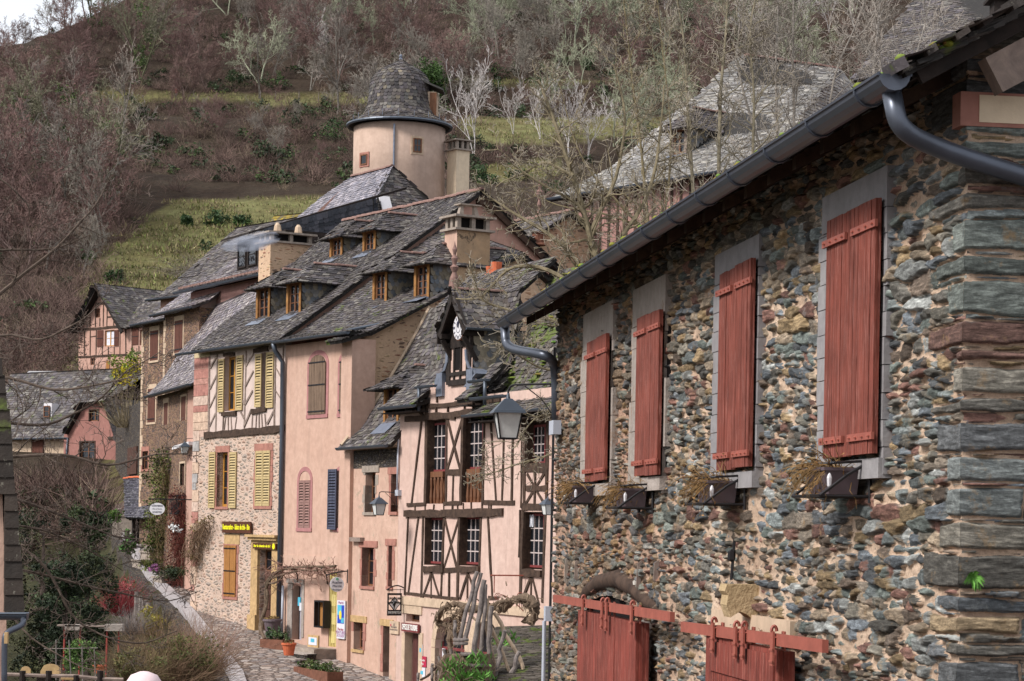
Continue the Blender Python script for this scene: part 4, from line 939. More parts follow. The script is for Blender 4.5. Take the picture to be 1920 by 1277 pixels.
bx0, bx1 = f2(B2, 740, 1100)[0], f2(B2, 950, 1100)[0]; AH2 = arch_pts(bx0, bx1, azs, az, -.6)
sA, sB = f2(A3, 735, 760)[0], f2(A3, 1092, 730)[0]; zA = f2(A3, 900, 700)[1]; zE = ze2 + .12
mb = MB(); wall(mb, F2, [(0.01, -1), (sR2, -1), (sR2, zE), (sB, zE), (sB, zA), (sA, zA), (sA, zE), (0.01, zE)], WU + WL + [GD, GT, AH, AH2], 0.0, .3, 0)
mb.fbox(F2, 0.02, sR2 - .01, .35, 6, -1, zE - .02); build(mb, 'wall', M['pinkoffice'], h2)
UP = [(222, 255, 122, 1085, .11), (265, 245, 255, 1095, .22), (470, 235, 462, 1090, .12), (632, 215, 612, 1085, .2), (848, 190, 830, 1080, .14), (905, 185, 962, 1060, .12), (1040, 420, 1020, 1055, .12), (1132, 420, 1120, 1055, .12), (1222, 260, 1212, 1130, .08), (1248, 230, 1240, 1100, .17), (1480, 230, 1468, 1100, .17),
      (478, 245, 605, 740, .13), (628, 230, 478, 745, .13), (470, 770, 610, 765, .2), (536, 790, 528, 1160, .11), (75, 1100, 265, 1085, .13), (440, 1085, 620, 1080, .13), (830, 1075, 1150, 1072, .15),
      (155, 1100, 155, 1160, .07), (255, 1095, 255, 1160, .09), (345, 1095, 340, 1150, .07), (440, 1090, 440, 1150, .07), (580, 1085, 580, 1150, .08), (635, 1080, 635, 1150, .08), (715, 1075, 715, 1150, .08), (825, 1070, 825, 1150, .1), (890, 1080, 890, 1150, .07), (915, 1080, 915, 1150, .07),
      (1275, 790, 1440, 1080, .1), (1450, 775, 1258, 1085, .11), (1355, 770, 1348, 1095, .12), (1265, 935, 1470, 930, .18), (1240, 735, 1475, 735, .3), (1225, 1125, 1430, 1120, .25)]
build(timbers(F2, B1, UP, .12, -.03), 'timber_frame', M['timber'], h2)
UB = [(60, 240, 265, 232, .22), (265, 225, 560, 205, .26), (560, 198, 905, 165, .26), (285, 115, 560, 92, .16), (560, 92, 840, 60, .16), (275, -5, 272, 205, .13), (378, -60, 378, 80, .1), (742, 30, 740, 150, .1), (372, 120, 372, 185, .07), (490, 110, 490, 175, .06), (655, 100, 655, 160, .06), (845, 0, 845, 150, .1), (895, 40, 900, 160, .16), (835, 60, 1010, 50, .15), (1150, 215, 1500, 200, .3), (160, 110, 250, 215, .12), (20, 150, 130, 150, .1)]
build(timbers(F2, B1, UB, .12, -.06), 'jetty_beam', M['timber'], h2)
LO = [(288, 105, 265, 665, .09), (362, 112, 290, 648, .12), (395, 112, 380, 685, .16), (545, 115, 522, 690, .13), (655, 110, 640, 690, .18), (805, 105, 793, 500, .12), (855, 105, 886, 680, .12), (1085, 60, 1078, 400, .07), (1102, 60, 1085, 665, .2), (1262, 90, 1240, 720, .15),
      (548, 125, 632, 470, .12), (650, 118, 545, 465, .12), (540, 488, 640, 485, .2), (582, 500, 580, 700, .1), (455, 505, 393, 680, .12), (460, 520, 512, 685, .1), (452, 510, 450, 690, .09), (715, 505, 655, 690, .12), (718, 520, 745, 600, .09), (712, 510, 710, 690, .09), (1160, 540, 1115, 665, .11), (1165, 540, 1160, 680, .1), (1172, 545, 1220, 740, .1), (270, 655, 650, 690, .1), (860, 685, 930, 685, .12)]
build(timbers(F2, B2, LO, .12, -.03), 'timber_frame', M['timber'], h2)
LB = [(268, 85, 530, 88, .25), (530, 90, 965, 75, .28), (395, 480, 545, 482, .24), (655, 485, 800, 485, .24), (1095, 508, 1240, 515, .25), (270, 45, 540, 20, .01)]
build(timbers(F2, B2, LB[:-1], .2, -.07), 'timber_beam', M['timber'], h2)
def glaz(r, Zf, q, **k): g = F2.rect(Zf, *q, .2); return window(h2, F2, g, 3, 4, .2, 'frame_red', 'frame_white', fw=.06, bw=.03, mull=False, **k)
for q in ((322, 282, 458, 768), (688, 232, 828, 742)):
    glaz(None, B1, q); s0, z0, s1, z1 = F2.rect(B1, *q, .2); mb = MB(); mb.fbox(F2, s0 - .25, s1 + .03, .1, .3, z0 - .16, z0); 
    zb_ = WU[0][1]
    mb.fbox(F2, s0 - .25, s1 + .03, .22, .3, zb_, z0 - .16)
    build(mb, 'window_sill', M['frame_brown'], h2)
    for i in range(5):
        x = lerp(s0 - .1, s1 - .06, i / 4); b = MB(); b.tube([P2(x, .13, zb_), P2(x, .13, lerp(zb_, z0, .2)), P2(x, .13, lerp(zb_, z0, .5)), P2(x, .13, lerp(zb_, z0, .75)), P2(x, .13, z0 - .16)], [.035, .055, .03, .05, .035], 6); build(b, 'baluster', M['frame_brown'], h2)
glaz(None, B1, (1322, 300, 1450, 690))
for q in ((430, 118, 534, 442), (690, 112, 797, 447), (1138, 88, 1250, 470)): glaz(None, B2, q)
mb = MB()
for q in WU + WL:
    mb.fbox(F2, q[0], q[0] + .03, 0.0, .3, q[1], q[3]); mb.fbox(F2, q[0], q[2], .262, .29, q[1] + .01, q[3] - .01)
build(mb, 'window_reveal', M['timber'], h2)
q = F2.rect(B2, 1150, 95, 1176, 182, .18); o = thing('window_notice', 'white notice behind the office window beside the stone barn', 'notice', P2(q[0], .17, q[1])); mb = MB(); mb.fbox(F2, q[0], q[2], .17, .19, q[1], q[3]); mb2 = MB(); build(mb, 'sheet', M['paper'], o)
mb2.tube([P2((q[0] + q[2]) / 2 + .07 * math.cos(a), .165, (q[1] + q[3]) / 2 + .16 * math.sin(a)) for a in np.linspace(0, 6.28, 16)], .008, 4); build(mb2, 'printed_oval', M['letter_dark'], o)
# ground floor trim
mb = MB(); a, b = f2(B2, 240, 700), f2(B2, 1300, 790); zl = f2(B2, 600, 735)[1]; mb.fbox(F2, a[0], sR2, -.06, .1, zl - .12, zl + .12); build(mb, 'stone_ledge', M['palestone'], h2)
mb = MB(); q = F2.rect(B2, 245, 935, 264, 1400); mb.fbox(F2, q[0] - .03, q[2], -.03, .2, q[1] - 1, q[3]); q = F2.rect(B2, 362, 935, 385, 1400); mb.fbox(F2, q[0], q[2] + .05, -.03, .2, q[1] - 1, q[3]); mb.fbox(F2, GT[0] - .3, GT[2] + .2, -.035, .1, GT[3], GT[3] + .25); build(mb, 'door_surround', M['palestone'], h2)
mb = MB(); n = 14; c, w_ = (ax0 + ax1) / 2, (ax1 - ax0) / 2
for (c, w_) in (((ax0 + ax1) / 2, (ax1 - ax0) / 2), ((bx0 + bx1) / 2, (bx1 - bx0) / 2)):
    for i in range(n):
        a0, a1 = math.pi * i / n, math.pi * (i + 1) / n - .01; fz = (az - azs); q = [(c + w_ * math.cos(a0), azs + fz * math.sin(a0)), (c + w_ * math.cos(a1), azs + fz * math.sin(a1)), (c + (w_ + .28) * math.cos(a1), azs + (fz + .28) * math.sin(a1)), (c + (w_ + .28) * math.cos(a0), azs + (fz + .28) * math.sin(a0))]
        mb.box8([P2(s, -.02, z) for s, z in q] + [P2(s, .12, z) for s, z in q])
    for k in range(8): mb.fbox(F2, c - w_ - .28, c - w_, -.02, .12, azs - .4 * (k + 1), azs - .4 * k - .012); mb.fbox(F2, c + w_, c + w_ + .28, -.02, .12, azs - .4 * (k + 1), azs - .4 * k - .012)
build(mb, 'arch_surround', M['palestone'], h2)
window(h2, F2, (GT[0], GT[1], GT[2], GT[3]), 1, 1, .2, 'frame_brown', mull=False)
planks(h2, F2, (GD[0] + .15, GD[1] - .2, GD[2], GD[3]), .18, 'door_maroon', 4, (), name='door')
mb = MB()
for i in range(2):
    for j in range(3): mb.fbox(F2, lerp(GD[0] + .2, GD[2], i / 2) + .06, lerp(GD[0] + .2, GD[2], (i + 1) / 2) - .06, .165, .185, GD[3] - .75 * (j + 1), GD[3] - .75 * j - .12)
build(mb, 'door_panel', M['door_maroon'], h2)
for (c, w_) in (((ax0 + ax1) / 2, (ax1 - ax0) / 2), ((bx0 + bx1) / 2, (bx1 - bx0) / 2)):
    mb = MB()
    for k in (-.98, -.33, .33, .92): mb.fbox(F2, c + w_ * k - .04, c + w_ * k + .04, .2, .27, -.6, azs + (az - azs) * math.sqrt(max(0, 1 - k * k)))
    mb.fbox(F2, c - w_, c + w_, .203, .267, azs - .04, azs + .04); mb.fbox(F2, c - w_, c + w_, .203, .267, azs - 1.5, azs - 1.42)
    d_ = build(mb, 'glazed_door', M['frame_red'], h2); mb = MB(); pts = arch_pts(c - w_, c + w_, azs, az, -.6); mb.tris(pts, [], lambda s, z: P2(s, .24, z)); build(mb, 'pane', M['glass'], d_)
for q, mt, nm in (((360, 1015, 390, 1095), 'paper', 'paper_poster'), ((362, 1100, 416, 1175), 'redp', 'crimson_sign'), ((362, 1180, 408, 1250), 'paper', 'paper_poster'), ((508, 1040, 522, 1065), 'paper', 'door_sticker'), ((505, 990, 526, 1030), 'greenp', 'door_sticker'), ((528, 1045, 548, 1205), 'paper', 'paper_poster'), ((496, 1100, 514, 1135), 'blue', 'door_sticker')):
    ins = q[0] > 450; tt = .19 if ins else -.015; r_ = F2.rect(B2, *q, tt)
    lb = {360: 'white poster with a small blue figure right of the maroon door, above the crimson sign', 362: 'crimson square sign with white writing between two posters' if nm == 'crimson_sign' else 'white leaflet sheet right of the maroon door, below the crimson sign', 508: 'small square white sticker on the arched glass door', 505: 'green sticker on the arched glass door', 528: 'tall narrow white poster on the arched glass door', 496: 'small blue sticker on the arched glass door'}[q[0]]
    o = thing(nm, lb, 'poster' if 'poster' in nm else ('sign' if 'sign' in nm else 'sticker'), P2(r_[0], tt, r_[1])); mb = MB(); mb.fbox(F2, r_[0], r_[2], tt - .012, tt, r_[1], r_[3]); build(mb, 'sheet', M[mt], o)
    if nm == 'crimson_sign':
        text('Languedoc', .085, F2, (r_[0] + r_[2]) / 2, tt - .016, lerp(r_[1], r_[3], .62), M['letter_white'], o); text('Mini', .1, F2, (r_[0] + r_[2]) / 2, tt - .016, lerp(r_[1], r_[3], .25), M['letter_white'], o)
    elif q[0] in (360, 362):
        mb = MB(); mb.fbox(F2, lerp(r_[0], r_[2], .3), lerp(r_[0], r_[2], .7), tt - .016, tt - .012, lerp(r_[1], r_[3], .3), lerp(r_[1], r_[3], .65)); build(mb, 'print', M['cyanp'], o)
# roof of H2
mb = MB(); sH = f2(I, 968, 660, 1.1)[0]
roof_prof(mb, F2, prof2[2:], 0.0, sH, e=.13, w=.17); roof_prof(mb, F2, prof2[:3], 0.0, sA + .1, e=.13, w=.17); roof_prof(mb, F2, prof2[:3], sB - .1, sH + .5, e=.13, w=.17)
mb2 = MB()
sRR = sR2 + .4
zE3 = F2.face((1010, 767), -.5)[1]; tp = [(-.5, zE3)] + [F2.side(q, sH + .2) for q in ((972, 742), (974, 690), (980, 600), (990, 505))]
roof_prof(mb2, F2, [(-.5, zE3), (.6, zE3 + .7), (1.1, zE3 + 1.6), (1.7, zE3 + 2.9), (2.3, zE3 + 4.1)], lambda i: sH + .3 - .12 * i, sRR, e=.13, w=.2, th=.035)
r2 = build(mb, 'roof', M['slatemoss2'], h2); build(mb2, 'mossy_roof', M['slatemoss'], h2)
mb = MB(); 
for i in range(160):
    u = R.random(); k = R.choice([(.6, 1.1, .7, 1.6), (1.1, 1.7, 1.6, 2.9), (1.7, 2.3, 2.9, 4.1)]); f = R.random(); s = lerp(sH + .2, sRR, u); c = P2(s, lerp(k[0], k[1], f) - .03, zE3 + lerp(k[2], k[3], f) + .03)
    if R.random() < .6: mb.lathe([(.001, -.03), (R.uniform(.05, .14), 0), (.05, .04), (.001, .05)], c, 6, (R.uniform(.07, .14), R.uniform(.1, .17), .02), 1.4, 1)
build(mb, 'moss', M['leaf'], h2)
gutter(h2, P2(f2(A3, 372, 895, -.6)[0], -.62, ze2 - .03), P2(f2(A3, 625, 870, -.6)[0], -.62, ze2 - .03), .08); gutter(h2, P2(f2(A3, 1060, 815, -.6)[0], -.62, ze2 - .03), P2(f2(A3, 1290, 790, -.6)[0] + .2, -.62, ze2 - .03), .08); gutter(h2, P2(sH + .3, -.6, zE3), P2(sRR, -.6, zE3), .07)
zg = f2(A3, 720, 730, -.3)[1]; gutter(h2, P2(f2(A3, 640, 740, -.3)[0], -.3, zg), P2(f2(A3, 780, 715, -.3)[0], -.3, zg), .07, name='upper_gutter'); pipe(h2, [P2(f2(A3, 662, 745, -.3)[0], -.3, zg), P2(f2(A3, 662, 745, -.3)[0], -.3, zg - .7)], .05)
zg = f2(A3, 1100, 688, -.3)[1]; gutter(h2, P2(f2(A3, 1035, 690, -.3)[0], -.3, zg), P2(f2(A3, 1180, 680, -.3)[0], -.3, zg), .07, name='upper_gutter'); pipe(h2, [P2(f2(A3, 1155, 690, -.3)[0], -.3, zg), P2(f2(A3, 1155, 690, -.3)[0], -.3, zg - .7)], .05)
# short roof returns either side of the raised centre
mb = MB(); roof_prof(mb, F2, [(-.55, ze2), (.1, ze2 + .55), (.5, ze2 + 1.0)], f2(A3, 372, 895, -.6)[0], sA + .05, e=.13, w=.19)
roof_prof(mb, F2, [(-.55, ze2), (.1, ze2 + .55), (.5, ze2 + 1.0)], sB - .05, sH + .5, e=.13, w=.19); build(mb, 'eave_roof', M['slatemoss2'], h2)
mb = MB()
for s in np.arange(.1, sR2, .75):
    if sA < s < sB: continue
    mb.beam(P2(s, -.5, ze2 - .12 if s < sH else zE3 - .12), P2(s, .3, ze2 + .05 if s < sH else zE3 + .05), .1, .12)
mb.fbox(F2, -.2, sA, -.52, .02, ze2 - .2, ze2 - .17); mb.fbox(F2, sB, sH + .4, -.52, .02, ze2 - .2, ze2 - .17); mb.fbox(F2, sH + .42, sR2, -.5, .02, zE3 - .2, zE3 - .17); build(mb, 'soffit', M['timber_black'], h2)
# clock gable
sC = f2(A3, 968, 550)[0]; hw = .72; zD0, zD1 = f2(A3, 970, 715)[1], f2(A3, 960, 400)[1]
OV = .35; zRg = F2.face((846, 541), -OV)[1]; zEv = F2.face((868, 613), -OV)[1]; sC = F2.face((846, 541), -OV)[0] + .05
g = MB(); hw1 = .96
wall(g, F2, [(sC - hw, zD0), (sC + hw, zD0), (sC + hw, zEv + .1), (sC, zRg - .25), (sC - hw, zEv + .1)], [], -.02, 0, 0); gd = build(g, 'clock_dormer', M['pinkoffice'], h2)
mb = MB()
for x0, x1, y0, y1 in ((882, 908, 400, 715), (1028, 1062, 395, 700), (985, 992, 430, 620), (932, 942, 430, 690), (985, 975, 600, 690)):
    a, b = f2(A3, (x0), y0)[0], f2(A3, x1, y0)[0]; mb.fbox(F2, min(a, b), max(a, b), -.06, .05, f2(A3, 970, y1)[1], f2(A3, 970, y0)[1])
for y, h_ in ((640, .1), (705, .16), (405, .3)): z = f2(A3, 970, y)[1]; mb.fbox(F2, sC - hw, sC + hw, -.068, .05, z - h_ / 2, z + h_ / 2)
mb.fbox(F2, sC - hw, sC + hw, -.066, .05, zD1 + .1, zEv + .1)
build(mb, 'timber_frame', M['timber_black'], gd)
q = (f2(A3, 940, 500)[0], f2(A3, 960, 612)[1], f2(A3, 985, 500)[0], f2(A3, 960, 440)[1]); mb = MB(); mb.fbox(F2, q[0], q[2], -.035, .0, q[1], q[3]); build(mb, 'opening', M['dark'], gd)
mb = MB()
for sg in (-1, 1):
    e0 = (P2(sC + sg * hw1, -OV, zEv), P2(sC + sg * hw1, 1.3, zEv)); e1 = (P2(sC, -OV, zRg), P2(sC, 1.6, zRg)); m_ = (P2(sC + sg * hw1 * .5, -OV, lerp(zEv, zRg, .42)), P2(sC + sg * hw1 * .5, 1.6, lerp(zEv, zRg, .42)))
    rows = [e0, m_, e1]; roof(mb, rows if sg > 0 else [(b, a) for a, b in rows], .15, .2, under=.08)
build(mb, 'dormer_roof', M['slate'], gd); mb = MB()
for sg in (-1, 1): mb.beam(P2(sC + sg * (hw1 - .05), -OV + .03, zEv - .12), P2(sC, -OV + .03, zRg - .15), .06, .26); mb.beam(P2(sC + sg * hw, -OV + .05, zEv - .25), P2(sC + sg * hw, .1, zEv - .9), .1, .12); mb.beam(P2(sC + sg * hw, -OV, zEv - .15), P2(sC + sg * hw, .3, zEv - .15), .12, .14)
mb.beam(P2(sC, -OV, zRg - .2), P2(sC, .3, zRg - .2), .12, .16)
mb.box8([P2(sC - hw1 + .04, -OV + .05, zEv - .1), P2(sC, -OV + .05, zRg - .14), P2(sC, .0, zRg - .14), P2(sC - hw1 + .04, .0, zEv - .1)] + [P2(sC - hw1 + .04, -OV + .05, zEv - .13), P2(sC, -OV + .05, zRg - .17), P2(sC, .0, zRg - .17), P2(sC - hw1 + .04, .0, zEv - .13)])
mb.fbox(F2, sC - hw1 - .04, sC - hw1 + .02, -OV, .2, zEv - .35, zEv + .02)
build(mb, 'verge_board', M['timber_black'], gd)
ridge(gd, P2(sC, -OV, zRg + .03), P2(sC, 1.6, zRg + .03), .08)
gutter(gd, P2(sC + hw1 + .03, -OV, zEv - .03), P2(sC + hw1 + .03, 1.2, zEv - .03), .06)
ck = MB(); ck.poly([P2(sC + hw, 0, zD0 + .3), P2(sC + hw, 0, zEv), P2(sC + hw, 1.6, zEv), P2(sC + hw, 1.3, zD0 + 1)], (.03, .03, .03))
z = zD0 + .2; i = 0
while z < zEv - .03:
    tt = .0 + (i % 2) * .1
    while tt < 1.35:
        cc = PALR[R.randrange(len(PALR))]; br = R.uniform(.8, 1.5); cc = tuple(q * br for q in cc); wd = .2; of = .015 + .012 * R.random(); c_ = tt + .1
        ck.poly([P2(sC + hw + o_, c_ + a * wd, z + b) for a, b, o_ in [(-.5, .2, .004), (.5, .2, .004), (.5, 0, of), (.3, -.08, of + .01), (0, -.1, of + .012), (-.3, -.08, of + .01), (-.5, 0, of)]], cc); tt += wd
    z += .15; i += 1
build(ck, 'cheek', M['slate'], gd)
for sg, xs_ in ((-1, [(885, 480), (880, 560), (860, 620), (815, 655), (800, 700), (800, 745)]), (1, [(1035, 460), (1042, 540), (1062, 600), (1100, 615), (1110, 640), (1030, 740)])):
    mb = MB(); pts = [f2(A3, *q) for q in xs_]
    for (a, b) in zip(pts, pts[1:]): mb.box8([P2(a[0], -.1, a[1]), P2(b[0], -.1, b[1]), P2(b[0] + .14 * -sg, -.09, b[1]), P2(a[0] + .12 * -sg, -.09, a[1]), P2(a[0], .3, a[1]), P2(b[0], .3, b[1]), P2(b[0] + .14 * -sg, .3, b[1]), P2(a[0] + .12 * -sg, .3, a[1])])
    a = f2(A3, 835 if sg < 0 else 1060, 690); mb.fbox(F2, a[0] - .2, a[0] + .2, -.1, .02, zD0 - .3, zD0 + .35); build(mb, 'flashing', M['zinc_pale'], gd)
# clock
o = thing('wall_clock', 'round white clock with roman numerals under the dark gable of the office', 'clock', P2(sC, -.3, f2(A3, 957, 295, -.25)[1])); ck_s, ck_z = f2(A3, 957, 295, -.25)
def disc(F, s, t, z, r, th, n=32, sx=1): 
    mb = MB(); a_ = [(s + r * sx * math.cos(2 * math.pi * i / n), z + r * math.sin(2 * math.pi * i / n)) for i in range(n)]; A_ = [mb.vert(F.P(x, t, y)) for x, y in a_]; B_ = [mb.vert(F.P(x, t + th, y)) for x, y in a_]; mb.face(A_); mb.face(B_[::-1])
    for i in range(n): mb.face((A_[i], A_[(i + 1) % n], B_[(i + 1) % n], B_[i]))
    return mb
rc = .36
mb = disc(F2, ck_s, -.25, ck_z, rc, .12); build(mb, 'clock_case', M['corten'], o); mb = disc(F2, ck_s, -.26, ck_z, rc * .93, .02); fc = build(mb, 'clock_face', M['sign_white'], o)
mb = MB()
for i in range(12):
    a = math.pi * i / 6; mb.fbeam(F2, (ck_s + .64 * rc * math.sin(a), ck_z + .64 * rc * math.cos(a)), (ck_s + .86 * rc * math.sin(a), ck_z + .86 * rc * math.cos(a)), .035 if i % 3 else .07, -.268, -.255)
mb.tube([P2(ck_s + .4 * rc * math.sin(a), -.262, ck_z + .4 * rc * math.cos(a)) for a in np.linspace(0, 6.283, 25)], .008, 4); build(mb, 'numeral', M['letter_dark'], o)
for an, ln, wd in ((.25, .62, .05), (-.12, .45, .06), ): mb = MB(); mb.fbeam(F2, (ck_s, ck_z), (ck_s + rc * ln * math.sin(an), ck_z + rc * ln * math.cos(an)), wd, -.285, -.272); build(mb, 'clock_hand', M['letter_dark'], o)
# finial and pots
fs, fz = f2(Z6, 900, 840, .3); mb = MB(); b0 = P2(fs, .3, fz); mb.lathe([(.16, 0), (.12, .25), (.06, .4), (.13, .55), (.05, .62), (.1, .8), (.04, .9), (.07, 1.05), (.02, 1.2), (.001, 1.3)], b0, 10); build(mb, 'finial', M['ridge'], h2)
for k, (x, y0, y1) in enumerate(((921, 500, 535), (930, 492, 537))):
    s, z = f2(I, x, y1, 2.3); z1 = f2(I, x, y0, 2.3)[1]; mb = MB(); mb.lathe([(.2, -1.5), (.2, 0), (.15, .1), (.15, (z1 - z) * .5), (.2, (z1 - z) * .52), (.2, (z1 - z) * .58), (.14, (z1 - z) * .6), (.17, z1 - z)], P2(s, 2.3, z), 12); build(mb, 'chimney_pot', M['terracotta'], h2)
# office signs
r_ = F2.rect(B2, 250, 868, 371, 928, -.03); o = board('office_sign', 'dark red board reading OFFICE DE TOURISME above the maroon door', F2, r_, -.04, 'frame_red', .05); text('OFFICE DE TOURISME', .22, F2, (r_[0] + r_[2]) / 2, -.095, (r_[1] + r_[3]) / 2, M['letter_white'], o, fit=(r_[2] - r_[0]) * .9, bold=.008)
r_ = F2.rect(B2, 158, 852, 220, 942, -.03); o = board('stone_plaque', 'pale stone plaque with small engraved writing left of the office door', F2, r_, -.01, 'palestone', .04)
for i, tx in enumerate(('LES', 'PLUS BEAUX', 'VILLAGES DE FRANCE')): text(tx, .1 - .02 * i, F2, (r_[0] + r_[2]) / 2, -.053, lerp(r_[3], r_[1], .28 + .2 * i), M['letter_dark'], o, ext=.001)
mb = MB(); mb.fbox(F2, r_[0] + .06, r_[0] + .13, -.055, -.049, r_[3] - .16, r_[3] - .09); build(mb, 'emblem', M['redp'], o)
# hanging information sign: hangs square to the wall on a bracket
sI = f2(B2, 262, 640)[0]; c0 = F2.side(B2(140, 650), sI); c1 = F2.side(B2(238, 810), sI)
s0i = f2(B2, 245, 730, -.9)[0]
FI = Fr(P2(sI, 0, 0).x, P2(sI, 0, 0).y, F2.n.x, F2.n.y)   # frame square to the facade: s runs out from the wall
u0, z1i = FI.face(B2(140, 652)); u1, z0i = FI.face(B2(236, 812))
o = thing('information_sign', 'black framed hanging information sign with a white diamond emblem on an iron bracket', 'sign', FI.P((u0 + u1) / 2, 0, z0i)); um, zm = (u0 + u1) / 2, lerp(z0i, z1i, .52); wv = (u1 - u0)
mb = MB(); fw = .07 * wv
mb.fbox(FI, u0, u0 + fw, -.025, .025, z0i, z1i); mb.fbox(FI, u1 - fw, u1, -.025, .025, z0i, z1i); mb.fbox(FI, u0, u1, -.028, .028, z1i - .06, z1i); mb.fbox(FI, u0, u1, -.028, .028, z0i, z0i + .17); mb.fbox(FI, u0, u1, -.028, .028, z1i - .3, z1i - .26); build(mb, 'frame', M['iron'], o)
dd_ = wv * .42; hh = dd_ * 1.15; mb = MB(); mb.box8([FI.P(s, -.012, z) for s, z in ((um - dd_, zm), (um, zm - hh), (um + dd_, zm), (um, zm + hh))] + [FI.P(s, .012, z) for s, z in ((um - dd_, zm), (um, zm - hh), (um + dd_, zm), (um, zm + hh))]); build(mb, 'diamond_border', M['iron'], o)
k = .84; mb = MB(); mb.box8([FI.P(s, -.016, z) for s, z in ((um - dd_ * k, zm), (um, zm - hh * k), (um + dd_ * k, zm), (um, zm + hh * k))] + [FI.P(s, .016, z) for s, z in ((um - dd_ * k, zm), (um, zm - hh * k), (um + dd_ * k, zm), (um, zm + hh * k))]); build(mb, 'white_diamond', M['sign_white'], o)
mb = MB(); mb.tube([FI.P(um + dx * dd_, -.02, zm + dz * hh) for dx, dz in ((-.1, -.7), (-.02, -.2), (.12, .2), (.3, .45))], [.012, .02, .03, .012], 5)
mb.tube([FI.P(um + dx * dd_, -.02, zm + dz * hh) for dx, dz in ((-.3, .5), (-.05, .35), (-.25, 0), (-.12, -.4))], [.012, .03, .03, .01], 5); build(mb, 'emblem', M['iron'], o)
text('INFORMATION', .105, FI, um, -.033, z0i + .085, M['letter_white'], o, fit=wv * .9); text('OFFICE DE TOURISME', .085, FI, um, -.033, z1i - .16, M['iron'], o, fit=wv * .9, bold=.004)
mb = MB(); mb.tube([FI.P(lerp(u0 - .05 * wv, 0.05, i / 10), 0, z1i + .1 + .12 * math.sin(math.pi * i / 10)) for i in range(11)], .02, 5); mb.tube([FI.P(lerp(u0 - .05, 0, 0), 0, z1i + .1), FI.P(0, 0, z1i + .1)], .012, 4)
for u in (u0 + .04, u1 - .04): mb.tube([FI.P(u, 0, z1i), FI.P(u, 0, z1i + .13)], .012, 4)
build(mb, 'bracket', M['iron'], o)
# empty iron sign bracket on the right
s_, z_ = f2(B2, 1085, 525, 0); FJ = Fr(P2(s_ + .3, 0, 0).x, P2(s_ + .3, 0, 0).y, F2.n.x, F2.n.y); o = thing('iron_bracket', 'empty wrought-iron sign bracket with scrolls on the pink office wall', 'bracket', FJ.P(0, 0, z_ - .8)); mb = MB(); L_ = -1.0
mb.tube([FJ.P(L_, 0, z_), FJ.P(.02, 0, z_)], .02, 5); mb.tube([FJ.P(L_ + .1, 0, z_), FJ.P(L_ + .1, 0, z_ - .45)], .014, 5)
for cx_, r_ in ((L_ + .2, .1), (-.15, .12)): mb.tube([FJ.P(cx_ + r_ * (1 - i / 30) * math.cos(i * .5), 0, z_ - .55 + r_ * (1 - i / 30) * math.sin(i * .5)) for i in range(22)], .01, 4)
mb.tube([FJ.P(lerp(L_ + .3, .02, i / 8), 0, z_ - .5 - .5 * (i / 8) ** 1.5) for i in range(9)], .014, 5); build(mb, 'scroll', M['iron_red'], o)
# lamps
sl, zl_ = F2.face(A4(264, 335), -1.0); e = F2.face(A4(360, 300), 0)
lantern('wall_lantern', 'grey-hooded street lantern on a curved bracket over the narrow pink house', F2, sl, -1.0, zl_, (e[0], 0, 0), .78, 'wall lanterns')
# ---------------------------------------------------------------- the stone barn on the right
FB = Fr(2.41, 12.0, .1435, -.9897); PB = FB.P
FG = Fr(2.41, 12.0, .9897, .1435); PG = FG.P     # its gable end, facing the camera
sBL = FB.face((1043, 900))[0]; zEB = FB.face((1300, 400), -.45)[1]
barn = thing('stone_barn', 'near rubble-stone barn with tall red board shutters, dark eaves and a long grey gutter', 'barn', PB(sBL, 0, 1.2))
STC = .72 * (_S := np.array([(.15, .18, .21), (.17, .21, .19), (.1, .11, .12), (.32, .21, .09), (.17, .12, .085), (.31, .33, .32), (.25, .11, .08), (.34, .25, .16), (.2, .18, .14), (.21, .25, .25), (.14, .13, .11), (.24, .19, .14)])) + .28 * _S.mean(1, keepdims=True) * np.array([[1.06, 1, .92]])
def vnoise(x, y, seed, octv=4):
    r = np.zeros_like(x); a = 1.0; tot = 0
    for o in range(octv):
        q = np.random.RandomState(seed + o); G = q.rand(257, 257); xi = np.floor(x).astype(int); yi = np.floor(y).astype(int); fx_ = x - xi; fy = y - yi; fx_ = fx_ * fx_ * (3 - 2 * fx_); fy = fy * fy * (3 - 2 * fy)
        g = lambda i, j: G[(xi + i) % 257, (yi + j) % 257]
        r += a * ((g(0, 0) * (1 - fx_) + g(1, 0) * fx_) * (1 - fy) + (g(0, 1) * (1 - fx_) + g(1, 1) * fx_) * fy); tot += a; a *= .55; x = x * 2.03 + 7; y = y * 2.03 + 3
    return r / tot - .5
QR = np.random.RandomState(5); quo = []; z = 1.2
while z < 9.5: h = QR.choice([.06, .08, .11, .14, .17, .2]) * QR.uniform(.85, 1.1); quo.append((z, z + h, QR.choice([.1, .2, .32, .5]) * QR.uniform(.8, 1.2), QR.uniform(.3, .9), QR.choice([0, 1, 2, 10, 0, 2, 9, 8, 1, 3]))); z += h + QR.uniform(.012, .05)
quo = [(a, b, c, d, (6 if (abs((a + b) / 2 - z6) < .09) else e)) for (a, b, c, d, e) in quo for z6 in (FG.face((1850, 640))[1],)]
